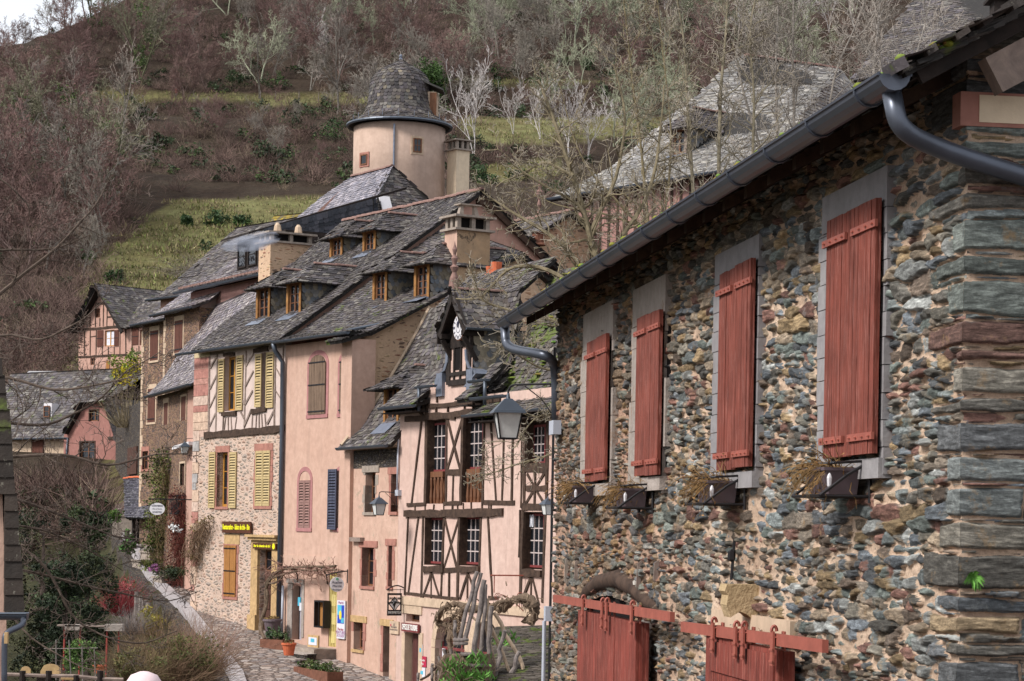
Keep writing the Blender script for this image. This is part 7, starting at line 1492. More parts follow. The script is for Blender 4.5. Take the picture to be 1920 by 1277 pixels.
# ---- rose-coloured house low on the left
YR = 128.0; p0, p1 = ray(118, 800), ray(222, 800); FQ = Fr(p0.x * YR, YR, p1.x * (YR - 3) - p0.x * YR, -3.0); PQ = FQ.P
A5f = lambda x, y, t=0: FQ.face(A5(x, y), t)
hq = thing('rose_house', 'rose-red plastered cottage with a clipped gable and a sagging slate roof', 'house', PQ(0, 0, 6)); tl, trr = A5f(355, 125), A5f(437, 118); bl, brr = A5f(262, 440), A5f(488, 455); el, er = A5f(285, 255), A5f(488, 270)
WQ = [FQ.rect(A5, 372, 153, 408, 198), FQ.rect(A5, 332, 285, 392, 398)]; bw0 = A5f(95, 440)[0]; zeL = A5f(150, 262)[1]
mb = MB(); wall(mb, FQ, [(bl[0], bl[1] - 2.5), (brr[0], bl[1] - 2.5), (er[0], er[1]), (trr[0], trr[1]), (tl[0], tl[1]), (bl[0], el[1])], WQ, 0, .2, 5); mb.cur = 1; wall(mb, FQ, [(bw0 - 3, bl[1] - 2.5), (bl[0] - .01, bl[1] - 2.5), (bl[0] - .01, zeL), (bw0 - 3, zeL)], [FQ.rect(A5, 130, 270, 150, 330, .5)], .5, .2, 5); build(mb, 'wall', [M['red_plaster'], M['palestone']], hq)
for r_ in WQ: surround(hq, FQ, r_, .07, -.03, 'timber', sill=False); window(hq, FQ, r_, 2, 3 if r_ is WQ[1] else 2, .1, 'frame_brown')
planks(hq, FQ, FQ.rect(A5, 132, 270, 178, 330, .4), .42, 'shutter_dark', 3, ())
mb = MB(); mb.fbox(FQ, A5f(450, 265)[0], A5f(500, 265)[0], -.06, .05, A5f(470, 275)[1], A5f(470, 263)[1]); s_ = A5f(386, 400)[0]; mb.fbox(FQ, s_ - .06, s_ + .06, -.03, .05, bl[1], WQ[1][1]); build(mb, 'timber', M['timber'], hq)
mb = MB(); zT_ = A5f(230, -5, 4)[1]; sl0, sl1 = A5f(40, 0, 4)[0], A5f(355, 0, 4)[0]
roof(mb, [(PQ(bw0 - 3, .1, zeL - .1), PQ(el[0] - .1, .1, zeL - .1)), (PQ(lerp(bw0 - 3, sl0, .5), 2, lerp(zeL, zT_, .5) + .1), PQ(lerp(el[0], tl[0] + .5, .5), 2, lerp(zeL, zT_, .5) + .1)), (PQ(sl0, 4.2, zT_), PQ(tl[0] + 1, 4.2, zT_))], .2, .28)
roof(mb, [(PQ(er[0] + .35, -.3, er[1] - .3), PQ(er[0] + .35, 5, er[1] - .3)), (PQ(trr[0] + .15, -.3, trr[1] + .15), PQ(trr[0], 5, trr[1] + .15))], .2, .28)
roof(mb, [(PQ(tl[0] - .2, -.35, tl[1] + .05), PQ(trr[0] + .2, -.35, trr[1] + .05)), (PQ(tl[0] + .4, 2.2, zT_), PQ(trr[0] - .2, 2.2, zT_))], .2, .28)
roof(mb, [(PQ(el[0] - .1, 4.5, el[1] + .1), PQ(el[0] - .1, -.3, el[1] + .1)), (PQ(tl[0], 4.5, tl[1] + .15), PQ(tl[0], -.3, tl[1] + .15))], .2, .28)
roof(mb, [(PQ(sl0 - 2, 8, zeL), PQ(trr[0], 8, zeL)), (PQ(sl0, 4.2, zT_), PQ(trr[0], 4.2, zT_))], .4, .4)
build(mb, 'roof', M['slatemoss2'], hq); gutter(hq, PQ(bw0 - 3, 0, zeL - .1), PQ(el[0], 0, zeL - .1), .09); pipe(hq, [PQ(el[0] + .0, -.05, zeL - .1), PQ(bl[0] + .05, -.05, bl[1] - 1)], .06)
r_ = FQ.rect(A5, 186, 135, 210, 182, 1.2); mb = MB(); mb.fbox(FQ, r_[0] - .1, r_[2] + .1, 1.2, 2.2, r_[1] - .1, r_[3] + .15); dd = build(mb, 'dormer', M['sign_white'], hq); window(dd, FQ, r_, 1, 2, 1.1, 'frame_brown', mull=False)
# ---- slate-roofed shed on the street
FZ, zZ, sZ0 = frame_from((236, 898), (291, 896), 108, 0); PZ_ = FZ.P
YS = 98.0; pa, pb = ray(250, 970), ray(295, 970); FZ = Fr(pa.x * YS, YS, pb.x * 95 - pa.x * YS, -3.0); PZ_ = FZ.P; fz = lambda x, y, t=0: FZ.face(B5(x, y), t)
hz = thing('slate_shed', 'small open timber shed with a steep purple-grey slate roof and red ridge', 'shed', PZ_(0, 0, 3)); e0, e1 = fz(145, 570), fz(300, 575); r0_, r1_ = fz(112, 325, 2.2), fz(300, 330, 2.2)
mb = MB(); roof(mb, [(PZ_(e0[0], -.2, e0[1]), PZ_(e1[0] + .6, -.2, e0[1])), (PZ_(r0_[0], 2.2, r0_[1]), PZ_(e1[0] + .6, 2.2, r0_[1]))], .2, .24, pal=[(.1, .09, .12), (.15, .14, .17), (.07, .065, .085), (.19, .18, .2)]); roof(mb, [(PZ_(e1[0] + .6, 4.4, e0[1]), PZ_(r0_[0], 4.4, e0[1])), (PZ_(e1[0] + .6, 2.2, r0_[1]), PZ_(r0_[0], 2.2, r0_[1]))], .3, .3); build(mb, 'roof', M['slate'], hz); ridge(hz, PZ_(r0_[0], 2.2, r0_[1] + .03), PZ_(e1[0] + .6, 2.2, r0_[1] + .03), .09, mat='terracotta')
mb = MB(); g0 = e0[1] - 3.2
for s in (e0[0] + .15, e1[0] + .3):
    for t in (.05, 4.0): mb.fbox(FZ, s, s + .16, t, t + .16, g0, e0[1] + (.1 if t > 1 else 0))
mb.beam(PZ_(r0_[0] + .1, 2.2, r0_[1] - .1), PZ_(e0[0] + .1, 0, e0[1] - .05), .12, .2); mb.beam(PZ_(r0_[0] + .1, 2.2, r0_[1] - .1), PZ_(e0[0] + .1, 4.4, e0[1] - .05), .12, .2); build(mb, 'post', M['timber_black'], hz)
mb = MB(); mb.fbox(FZ, e0[0], e1[0] + .5, 3.8, 4.0, g0, e0[1]); mb.fbox(FZ, e0[0] + .1, e0[0] + .2, .3, 4, g0, e0[1] + .1); build(mb, 'back_wall', M['timber_black'], hz)
s_ = fz(210, 800)[0]; planks(hz, FZ, (s_, g0 - .2, s_ + .55, g0 + 1.0), .0, 'shutter_orange', 2, (), name='gate'); mb = MB(); mb.fbox(FZ, e0[0], s_ - .05, -.1, .3, g0 - 1, g0 + .8); build(mb, 'low_wall', M['drystone'], hz)
# dry stone garden wall beyond
w0, w1 = at(222, 770, 122), at(268, 765, 112); mb = MB(); d = Vector((w1.x - w0.x, w1.y - w0.y, 0)).normalized(); Fw = Fr(w0.x, w0.y, d.x, d.y); mb.fbox(Fw, -1, 11, 0, .6, 3, w0.z + .0); o = build(mb, 'garden_wall', M['drystone'], loc=Fw.P(0, 0, 3)); tag(o, 'high dark dry stone garden wall between the rose cottage and the row', 'wall')
mb = MB(); q = Fw.rect(B5, 133, 130, 190, 300, -.05); mb.fbox(Fw, q[0], q[2], -.08, -.01, q[1], q[3]); o = build(mb, 'garden_door', M['door_brown'], loc=Fw.P(q[0], 0, q[1])); tag(o, 'dark board door in the garden wall by the farthest stone house', 'door')
# ---- the corner of a near house at the left edge
L0, L1, U0, U1 = at(-160, 1150, 8.6), at(49, 1148, 8.0), at(-160, 640, 11.4), at(4, 672, 11.0)
hn = thing('near_house', 'corner of a near pink house with dark mossy tiles at the left edge', 'house', (L0.x, 8.6, 3.4)); mb = MB(); rn = random.Random(4)
for i in range(15):
    y0 = 672 + i * 31.5; x1 = 4 + 40 * (i / 14) ** .75 + rn.uniform(-2, 2); x0 = -2600 if y0 < 900 else 9; q = [at(x0, y0 + 34, 8.25), at(x1 + 3, y0 + 34, 8.25), at(x1, y0, 8.25), at(x0, y0, 8.25)]
    k = rn.uniform(.7, 1.3); mb.box8([p + Vector((0, (-.006 if j < 2 else 0), 0)) for j, p in enumerate(q)] + [p + Vector((-.13, .45, .0)) for p in q], (.05 * k, .035 * k, .026 * k))
build(mb, 'roof', M['slatemoss2'], hn)
mb = MB(); q0, q1, q2, q3 = at(-2600, 2500, 8.4), at(8, 2500, 8.3), at(12, 1150, 8.3), at(3, 890, 8.3); q4 = at(-2600, 890, 8.4)
mb.face([mb.vert(q) for q in (q0, q1, q2, q3, q4)]); mb.face([mb.vert(q + Vector((-.15, .5, 0))) for q in (q4, q3, q2, q1, q0)])
for u, w_ in ((q1, q2), (q2, q3), (q3, q4)): mb.poly([u, w_, w_ + Vector((-.15, .5, 0)), u + Vector((-.15, .5, 0))])
build(mb, 'wall', M['pink'], hn)
gutter(hn, at(-2500, 1150, 8.2), at(52, 1150, 8.2), .025); pipe(hn, bend([at(44, 1156, 8.2), at(44, 1172, 8.15), at(10, 1186, 8.1), at(8, 1210, 8.1), at(8, 1340, 8.1)], 4), .011, 'gutter')
mb = MB(); c = at(12, 1196, 8.05); mb.box((c.x, c.y, c.z), (.012, .02, .04)); build(mb, 'pipe_bracket', M['ochre'], hn)
# yellow-mossed small roof among the trees
c = at(525, 418, 150); Fy = Fr(c.x, 150, .8, -.6); hw_ = thing('mossy_cabin', 'small cabin roof covered in yellow moss behind the chimneys', 'cabin', Fy.P(0, 0, c.z - 4)); mb = MB(); roof(mb, [(Fy.P(-.6, -1.4, c.z - 1.2), Fy.P(2.8, -1.4, c.z - 1.2)), (Fy.P(-.6, .2, c.z + .5), Fy.P(2.8, .2, c.z + .5))], .2, .25, pal=[(.42, .3, .03), (.3, .22, .04), (.2, .16, .08)]); roof(mb, [(Fy.P(2.8, 1.8, c.z - 1.2), Fy.P(-.6, 1.8, c.z - 1.2)), (Fy.P(2.8, .2, c.z + .5), Fy.P(-.6, .2, c.z + .5))], .3, .3); build(mb, 'roof', M['slate'], hw_); mb = MB(); mb.fbox(Fy, -.4, 2.6, -1.2, 1.6, c.z - 5, c.z - 1.2); mb.poly([Fy.P(-.4, -1.2, c.z - 1.2), Fy.P(-.4, .2, c.z + .3), Fy.P(-.4, 1.6, c.z - 1.2)]); build(mb, 'wall', M['timber_black'], hw_)
# ---------------------------------------------------------------- woods, trees, bushes
RV = random.Random(21)
SD = dict(SPEC, n=[10, 8, 6, 4], rmin=.014, wob=.13, up=.1)
def sp(**k): q = dict(SPEC); q.update(k); return q
kinds = []
FAR0 = (0, -400, 0)
def ivy_fn(lf, rng, loc):
    for i in range(26): z = rng.uniform(1.5, 8); leaves(lf, rng, Vector(loc) + Vector((rng.gauss(0, .5 + z * .06), rng.gauss(0, .5 + z * .06), z)), (.7, .7, .9), 45, .13, [(.05, .085, .022), (.08, .11, .03)], 5)
defs = [('bare_tree', 'leafless purplish-brown tree crowded on the wooded hillside', 9.5, .13, (.12, .08, .07), (.18, .108, .1), sp(n=[10, 8, 6, 3], rmin=.02), 1, None, 90, 'purplish bare trees on the hillside'),
        ('bare_tree', 'leafless purplish-brown tree crowded on the wooded hillside', 8.0, .11, (.13, .09, .08), (.195, .125, .11), sp(rmin=.02, n=[9, 8, 6, 3], ang=[.6, .6, .7, .7]), 3, None, 0, 'purplish bare trees on the hillside'),
        ('bare_tree', 'leafless grey-brown tree standing on the wooded hillside', 9.0, .14, (.17, .15, .13), (.22, .185, .16), sp(n=[9, 8, 6, 3], rmin=.021), 1, None, 80, 'grey bare trees on the hillside'),
        ('bare_tree', 'leafless grey-brown tree standing on the wooded hillside', 7.5, .12, (.2, .18, .155), (.25, .22, .185), sp(n=[10, 7, 6, 3], up=.02, rmin=.021), 2, None, 0, 'grey bare trees on the hillside'),
        ('bare_tree', 'slender pale-barked leafless tree on the terraced slope', 8.5, .09, (.5, .46, .44), (.44, .4, .38), sp(n=[9, 6, 4, 3], ang=[.5, .6, .6, .6], rmin=.022), 2, None, 20, 'pale slender trees on the terraces'),
        ('ivy_tree', 'leafless tree with green ivy climbing its trunk on the hillside', 9.5, .15, (.1, .1, .06), (.2, .185, .13), sp(n=[9, 8, 5, 3], rmin=.02), 2, ivy_fn, 16, 'ivy-clad trees on the hillside'),
        ('bare_tree', 'olive-grey lichened leafless tree on the upper hillside', 9.0, .13, (.27, .28, .2), (.29, .3, .21), sp(n=[9, 8, 6, 3], rmin=.021), 2, None, 20, 'lichened trees on the upper hillside')]
protos = []
for i, (nm, lb, h, r, c, tc_2, spc, st, ivf, cnt, grp) in enumerate(defs):
    t = bare_tree(nm, lb, 'tree', random.Random(100 + i), h, r, c, tc_2, spc, 4, stems=st, loc=(0, 0, 0), group=grp, leafspec=ivf); protos.append([t, False])
def put(k, p, s, lab=None, grp=None):
    pr, used = protos[k]; sc_ = (s * RV.uniform(.85, 1.15), s * RV.uniform(.85, 1.15), s * RV.uniform(.85, 1.2)); rz_ = RV.uniform(0, 6.28); loc = (p.x, p.y, p.z - .1)
    if not used: pr.location = loc; pr.rotation_euler = (0, 0, rz_); pr.scale = sc_; protos[k][1] = True; base[pr.name] = Vector(loc); o = pr
    else: o = dup(pr, loc, rz_, sc_)
    if not lab: o['label'] = defs[k][1]; o['group'] = defs[k][10]
    else:
        o['label'] = lab
        if 'group' in o and not grp: del o['group']
    return o
# hand-placed trees first (they stand out in the photograph)
for k, x, y, s, lb in ((4, 888, 300, 1.15, 'forked pale-barked bare tree right of the tower, behind the cream chimney'), (4, 962, 255, .62, 'small pale bare tree on the grass terrace right of the tower'), (4, 1012, 262, .8, 'tall pale bare tree in the middle of the grass terrace'), (4, 1065, 300, .95, 'pale bare tree on the terrace nearest the big slate roof'),
                       (3, 155, 525, .62, 'small whitish spreading bare tree above the far timbered house'), (5, 120, 300, 1.3, 'broad dark tree with ivy on the left slope below the path'), (2, 212, 380, 1.5, 'large grey tree with tangled crown above the left meadow'), (2, 485, 187, 1.2, 'dark-trunked tree standing on the hillside path'), (5, 60, 60, 1.4, 'ivy-covered tree against the sky at the top left'), (5, 175, 70, 1.5, 'tall ivy-covered tree just right of the patch of sky'), (5, 265, 150, 1.3, 'leaning pale tree with ivy above the path'),
                       (2, 632, 215, 1.3, 'dark tree at the right end of the path, left of the tower'), (6, 1075, 110, 1.5, 'tall olive-green many-stemmed tree at the top above the terrace'), (6, 930, 105, 1.1, 'olive-grey many-stemmed tree above the dark evergreen')):
    p = ground_hit(x, y, 130)
    if p: put(k, p, s, lb)
N = 0; tries = 0
while N < 262 and tries < 5000:
    tries += 1; x = RV.uniform(-60, 1800); y = RV.uniform(-25, 640)
    if y > 300 and x > 230 and not (y < 350 and 560 < x < 700): continue
    if y > 170 and x > 880: 
        if y > 330 or RV.random() < .5: continue
    if x < 230 and y > 560: continue
    if meadow(x, y): continue
    if 195 < x < 700 and 196 < y < 360:
        if RV.random() < .35: continue
        s = RV.uniform(.3, .5)
    else: s = RV.uniform(.7, 1.15)
    if y > 345 and RV.random() < .5: continue
    p = ground_hit(x, y, 130)
    if not p or p.y < 172: continue
    u = RV.random()
    if x < 420: k = 0 if u < .4 else (1 if u < .75 else (2 if u < .85 else (5 if u < .93 else 3)))
    elif x < 900: k = 2 if u < .3 else (3 if u < .55 else (0 if u < .75 else (1 if u < .85 else (6 if u < .95 else 4))))
    else: k = 3 if u < .3 else (6 if u < .55 else (2 if u < .75 else (0 if u < .9 else 4)))
    if x < 110 and y < 200: s *= .6
    put(k, p, s); N += 1
# undergrowth: leafless brush and ivy nobody could count
def scatter(name, label, n, mk, region, cat, smin, smax, mat, seed, nb_=6):
    q = random.Random(seed); bs = []
    for i in range(nb_):
        b = MB(); mk(b, random.Random(seed + i)); bs.append((np.array(b.v), b.f, b.c))
    V, Fc, C = [], [], []; off = 0; cnt = 0; tr_ = 0
    while cnt < n and tr_ < n * 8:
        tr_ += 1; x, y = q.uniform(-40, 1850), q.uniform(-20, 1010)
        if not region(x, y, q): continue
        p = ground_hit(x, y, 120 if y < 880 else 78)
        if not p or p.y < (165 if x > 200 else (128 if y < 880 else 78)): continue
        v, f, c = bs[q.randrange(nb_)]; s = q.uniform(smin, smax); a = q.uniform(0, 6.28); ca_, sa = math.cos(a) * s, math.sin(a) * s
        V.append(np.stack([v[:, 0] * ca_ - v[:, 1] * sa + p.x, v[:, 0] * sa + v[:, 1] * ca_ + p.y, v[:, 2] * s + p.z], 1)); k = q.uniform(.6, 1.3)
        Fc.extend([tuple(i + off for i in ff_) for ff_ in f]); C.append((c, k)); off += len(v); cnt += 1
    V = np.concatenate(V); me = bpy.data.meshes.new(name); me.from_pydata(V.tolist(), [], Fc); me.materials.append(M[mat]); at_ = me.color_attributes.new(name='Col', type='FLOAT_COLOR', domain='CORNER'); cc = []; fi = 0
    for c, k in C:
        for col in c:
            m_ = len(Fc[fi]); fi += 1; cc.extend((col[0] * k, col[1] * k, col[2] * k, 1) * m_)
    at_.data.foreach_set('color', cc); o = bpy.data.objects.new(name, me); COL.objects.link(o); tag(o, label, cat, kind='stuff'); return o
def reg_brush(x, y, q):
    if meadow(x, y): return q.random() < .02
    if x > 1000 and y > 200: return q.random() < .12
    if y > 340 and x > 240: return q.random() < .12
    if y > 560: return x < 200 and (y < 830 or y > 925)
    return True
scatter('brush', 'purplish-brown leafless brush and brambles covering the hillside', 2500, lambda b, r_: twiggy(b, r_, (0, 0, -.2), 1.6, 2.4, 46, (.15, .1, .085), .02, .45, 3, 1.4), reg_brush, 'brush', .7, 1.5, 'twig', 50)
scatter('bramble', 'tan and grey dry brambles between the trees on the hillside', 1000, lambda b, r_: twiggy(b, r_, (0, 0, -.2), 1.6, 2.0, 40, (.2, .155, .11), .018, .45, 3, 1.5), reg_brush, 'brambles', .6, 1.4, 'twig', 60)
scatter('ivy_ground_cover', 'patches of dark green ivy and scrub on the hillside', 330, lambda b, r_: leaves(b, r_, (0, 0, .5), (1.4, 1.4, .9), 150, .17, [(.035, .06, .02), (.055, .085, .025), (.03, .045, .02)], 8), lambda x, y, q: reg_brush(x, y, q) and (240 < x < 1300 or q.random() < .3) and (130 < y < 360 or q.random() < .3), 'ivy', .6, 1.6, 'leaf', 70)
def grass_mk(b, r_):
    for i in range(60):
        p = Vector((r_.uniform(-1.3, 1.3), r_.uniform(-1.3, 1.3), -.05)); h = r_.uniform(.12, .4); k = r_.uniform(.7, 1.4); a = r_.uniform(0, 6.28); d = Vector((math.cos(a), math.sin(a), 0)) * .05; g = r_.choice([(.13, .15, .04), (.2, .17, .08), (.17, .13, .07)]); b.poly([p - d, p + d, p + Vector((r_.gauss(0, .12), r_.gauss(0, .12), h))], tuple(q * k for q in g))
scatter('meadow_grass', 'rough green and straw-coloured grass on the hillside terraces', 1400, grass_mk, lambda x, y, q: meadow(x, y), 'grass', .8, 1.6, 'leaf', 80)
def bush(name, label, x, y, Y, rx, rz_, cols, n=900, size=.12, cat='bush', clumps=26, group=None, cr=.3):
    c = at(x, y, Y); o = MB(); leaves(o, RV, c, (rx, rx, rz_), n, size, cols, clumps, cr); o = build(o, name, M['leaf'], loc=(c.x, c.y, c.z - rz_)); tag(o, label, cat, group); return o
G1, G2, G3 = (.03, .06, .02), (.055, .1, .025), (.09, .14, .035)
def pxY(x, y): p = ground_hit(x, y, 120); return p.y
Y_ = pxY(805, 215); bush('yew_tree', 'dense dark green evergreen right behind the tower roof', 806, 152, Y_, 3.2, 3.9, [(.035, .07, .015), (.05, .095, .02)], 4200, .2, 'tree', 40)
for x, y, r_, lb in ((408, 410, 1.7, 'largest rounded green bush on the left meadow'), (350, 415, .9, 'low dark bush at the left end of the meadow hedge'), (452, 414, 1.1, 'small rounded green bush right of the largest meadow bush'), (620, 250, 2.6, 'glossy green bush on the bank left of the tower'), (515, 155, 2.6, 'dark green bush above the path beside the dark-trunked tree'), (215, 520, 1.2, 'green bush below the left meadow'), (930, 128, 1.8, 'dark ivy bush on the terrace wall right of the evergreen'), (440, 150, 2.2, 'dark ivy thicket above the middle of the path'), (905, 330, 2.2, 'dark evergreen shrub right of the cream chimney'), (1100, 120, 2.0, 'dark bush at the top above the right terrace')):
    Y_ = pxY(x, y + 12); bush('bush', lb, x, y, Y_, r_, r_ * .85, [G1, G2, (.04, .07, .025)], 1100, .15)
for x, y, r_ in ((360, 480, 2.6),):
    p = ground_hit(x, 520, 120); o = MB(); twiggy(o, RV, (0, 0, 0), 2.2, 4.5, 260, (.22, .185, .16), .016, .35, 5, 1.3, .28); o = build(o, 'weeping_shrub', M['twig'], loc=(0, 0, 0)); o.location = p; o.scale = (1.3, 1, .9); tag(o, 'pale grey weeping leafless shrub beside the far slate roofs', 'shrub')
o = MB(); c = at(240, 695, 118); leaves(o, RV, c, (1.5, 1.3, 1.3), 1500, .09, [(.5, .42, .02), (.6, .5, .02), (.16, .2, .03), (.09, .13, .03)], 24, .3); fo_ = build(o, 'forsythia', M['leaf'], loc=(c.x, c.y, c.z - 2)); tag(fo_, 'bright yellow-flowered shrub above the garden wall', 'shrub'); o = MB(); twiggy(o, RV, (c.x, c.y, c.z - 3), 1.6, 3.4, 160, (.2, .16, .1), .014, .15, 3); build(o, 'stem', M['twig'], fo_)
# ------ bare trees near the camera, grown along hand-laid limbs
SF = dict(seg=[6, 6, 5, 4], wob=.26, up=.1, rmin=.0045, twlev=3, n=[6, 6, 5, 4], **{'from': [.1, .12, .1, .1]}, ang=[.9, .85, .85, .8], rk=.6, lk=[.6, .58, .55, .5])
def limb_tree(name, label, limbs, Y, base_px, col, twc, seed, L1=.9, dens=5.5, maxlev=3, r0=.05, cat='tree', spec=SF, tw=True, rmin=.005):
    rg = random.Random(seed); a, b = MB(), MB(); spec = dict(spec, rmin=rmin); bp = at(*base_px, Y); root = thing(name, label, cat, (bp.x, Y, Hs(bp.x, Y)))
    first = True
    for pts, w in limbs:
        P_ = [at(x, y, Y + dy) for (x, y), dy in zip(pts, np.linspace(0, rg.uniform(-1.2, 1.2), len(pts)))]
        dn = []
        for i in range(len(P_) - 1):
            for u in np.linspace(0, 1, 5)[:-1]: dn.append(lerp(P_[i], P_[i + 1], float(u)) + Vector((rg.gauss(0, .02), rg.gauss(0, .02), rg.gauss(0, .02))) * (1 if i or u else 0))
        dn.append(P_[-1]); m_ = len(dn); sm_ = dn[:]
        for _ in range(2): sm_ = [sm_[0]] + [(sm_[i - 1] + sm_[i] * 2 + sm_[i + 1]) / 4 for i in range(1, m_ - 1)] + [sm_[-1]]
        rr = [max(rmin * 1.6, w * (1 - .8 * i / m_)) for i in range(m_)]; a.tube(sm_, rr, 6, col, cap=False)
        Lt = sum((sm_[i + 1] - sm_[i]).length for i in range(m_ - 1)); n = int(Lt * dens)
        for i in range(n):
            k = (i + rg.random()) / n * (m_ - 1.01); i0 = int(k); pp = lerp(sm_[i0], sm_[i0 + 1], k - i0); ax = (sm_[i0 + 1] - sm_[i0]).normalized(); o_ = Matrix.Rotation(rg.uniform(0, 6.28), 3, ax) @ ax.orthogonal().normalized(); an = rg.uniform(.5, 1.15); d = (ax * math.cos(an) + o_ * math.sin(an)).normalized()
            branch(a, rg, pp, d, L1 * rg.uniform(.4, 1.25) * (1.1 - .5 * i / n), max(rmin * 1.3, rr[i0] * .5), 1, maxlev, spec, col, twc, b)
    build(a, 'trunk', M['bark'], root); build(b, 'crown', M['twig'], root); return root
M['lichenbark'] = M['bark']
YW = 36
tk = [((1180, 1000), (1165, 800), (1150, 640), (1130, 500), (1085, 350), (1060, 240)), ]
limb_tree('walnut_tree', 'bare lichen-yellow tree whose crooked branches reach left over the office roof', [
    ([(1185, 1150), (1172, 900), (1160, 700), (1140, 560), (1105, 440), (1075, 330), (1040, 230), (1010, 150)], .09), ([(1150, 640), (1080, 530), (1010, 500), (950, 500), (905, 560), (855, 560)], .045), ([(1140, 560), (1060, 460), (1000, 420), (945, 390), (905, 360)], .045), ([(1155, 660), (1040, 600), (971, 584), (900, 566), (889, 525)], .035), ([(1110, 460), (1090, 380), (1000, 340), (950, 300)], .035),
    ([(1105, 440), (1160, 330), (1175, 220), (1150, 120)], .04), ([(1165, 800), (1080, 700), (1010, 690), (960, 660), (940, 640)], .03), ([(1168, 850), (1060, 840), (985, 865), (930, 885), (900, 890)], .022), ([(1166, 820), (1060, 770), (1000, 780), (965, 840)], .02), ([(1130, 500), (1210, 380), (1240, 280), (1245, 160)], .045), ([(1075, 330), (1020, 300), (970, 330), (930, 350)], .025)],
    YW, (1185, 1150), (.2, .165, .105), (.25, .215, .17), 5, .8, 5.5)
stems = [([(1310, 1000), (1308, 600), (1300, 333), (1290, 200), (1285, 80), (1262, -40)], .05), ([(1350, 1000), (1352, 600), (1347, 300), (1352, 150), (1365, 20), (1362, -60)], .055), ([(1400, 1000), (1410, 600), (1413, 283), (1413, 180), (1405, 60), (1425, -50)], .045)]
stems2 = [([(1450, 1000), (1455, 600), (1460, 260), (1453, 120), (1460, -40)], .05), ([(1445, 700), (1440, 320), (1392, 180), (1380, 90), (1400, -30)], .04), ([(1490, 1000), (1492, 600), (1490, 230), (1484, 120), (1489, -50)], .05), ([(1540, 800), (1545, 300), (1560, 150), (1600, 60), (1640, -40)], .035)]
stems3 = [([(1620, 1000), (1630, 500), (1637, 147), (1645, 60), (1652, -40)], .055), ([(1714, 900), (1712, 400), (1714, 113), (1738, 40), (1752, -40)], .04), ([(1700, 600), (1690, 180), (1600, 60), (1590, -40)], .03)]
limb_tree('ash_tree', 'thin lichened bare tree with three stems rising over the middle of the barn gutter', stems, 44, (1350, 1100), (.21, .18, .125), (.27, .235, .195), 8, 1.2, 3.8)
limb_tree('ash_tree', 'thin grey bare tree in front of the large slate roof, right of the three-stemmed one', stems2, 46, (1470, 1100), (.26, .23, .2), (.29, .255, .22), 9, 1.2, 3.6)
limb_tree('ash_tree', 'pale bare stems rising near the right end of the barn gutter', stems3, 48, (1640, 1100), (.32, .29, .26), (.29, .25, .215), 10, 1.2, 3.4)
limb_tree('elder_tree', 'bare tree with many crossing branches over the gap between office and barn roofs', [([(1230, 1000), (1225, 600), (1215, 430), (1200, 260), (1180, 100), (1165, -40)], .05), ([(1218, 440), (1160, 380), (1110, 330), (1070, 250), (1050, 160)], .035), ([(1222, 500), (1250, 380), (1262, 250), (1240, 60), (1230, -40)], .035), ([(1215, 430), (1130, 400), (1060, 390), (1000, 365)], .03)], 50, (1230, 1100), (.19, .155, .09), (.26, .225, .18), 12, 1.3, 3.8)
# the tree at the left edge whose dark twigs hang in front of the valley
limb_tree('left_edge_tree', 'dark bare tree at the left edge, its lichened twigs hanging over the garden', [
    ([(-170, 1300), (-150, 900), (-140, 500), (-120, 300), (-90, 150)], .13), ([(-145, 600), (-20, 565), (60, 500), (130, 440), (185, 380), (210, 330)], .028), ([(-140, 500), (-30, 470), (40, 470), (110, 470), (170, 440)], .022), ([(-150, 760), (-10, 700), (100, 735), (190, 720), (270, 700)], .026), ([(-150, 800), (0, 790), (90, 800), (180, 760), (230, 700), (300, 660)], .024), ([(-150, 860), (0, 860), (120, 850), (200, 870), (290, 850), (350, 850)], .026), ([(-150, 900), (0, 920), (100, 960), (200, 1000), (270, 1010)], .026),
    ([(-150, 980), (0, 1000), (90, 1060), (128, 1160), (206, 1199), (275, 1208), (332, 1183)], .026), ([(-150, 1050), (0, 1060), (110, 1080), (200, 1110), (300, 1130), (370, 1110)], .022), ([(-150, 1000), (20, 980), (130, 1010), (230, 1070)], .02), ([(-140, 700), (0, 620), (80, 640), (150, 600), (200, 560)], .02), ([(-150, 1100), (0, 1130), (60, 1200), (150, 1250), (200, 1260)], .018), ([(-120, 300), (0, 330), (50, 380), (60, 420)], .016)],
    27, (-170, 1400), (.10, .075, .06), (.13, .1, .085), 15, .62, 4.2, 3, rmin=.0032)
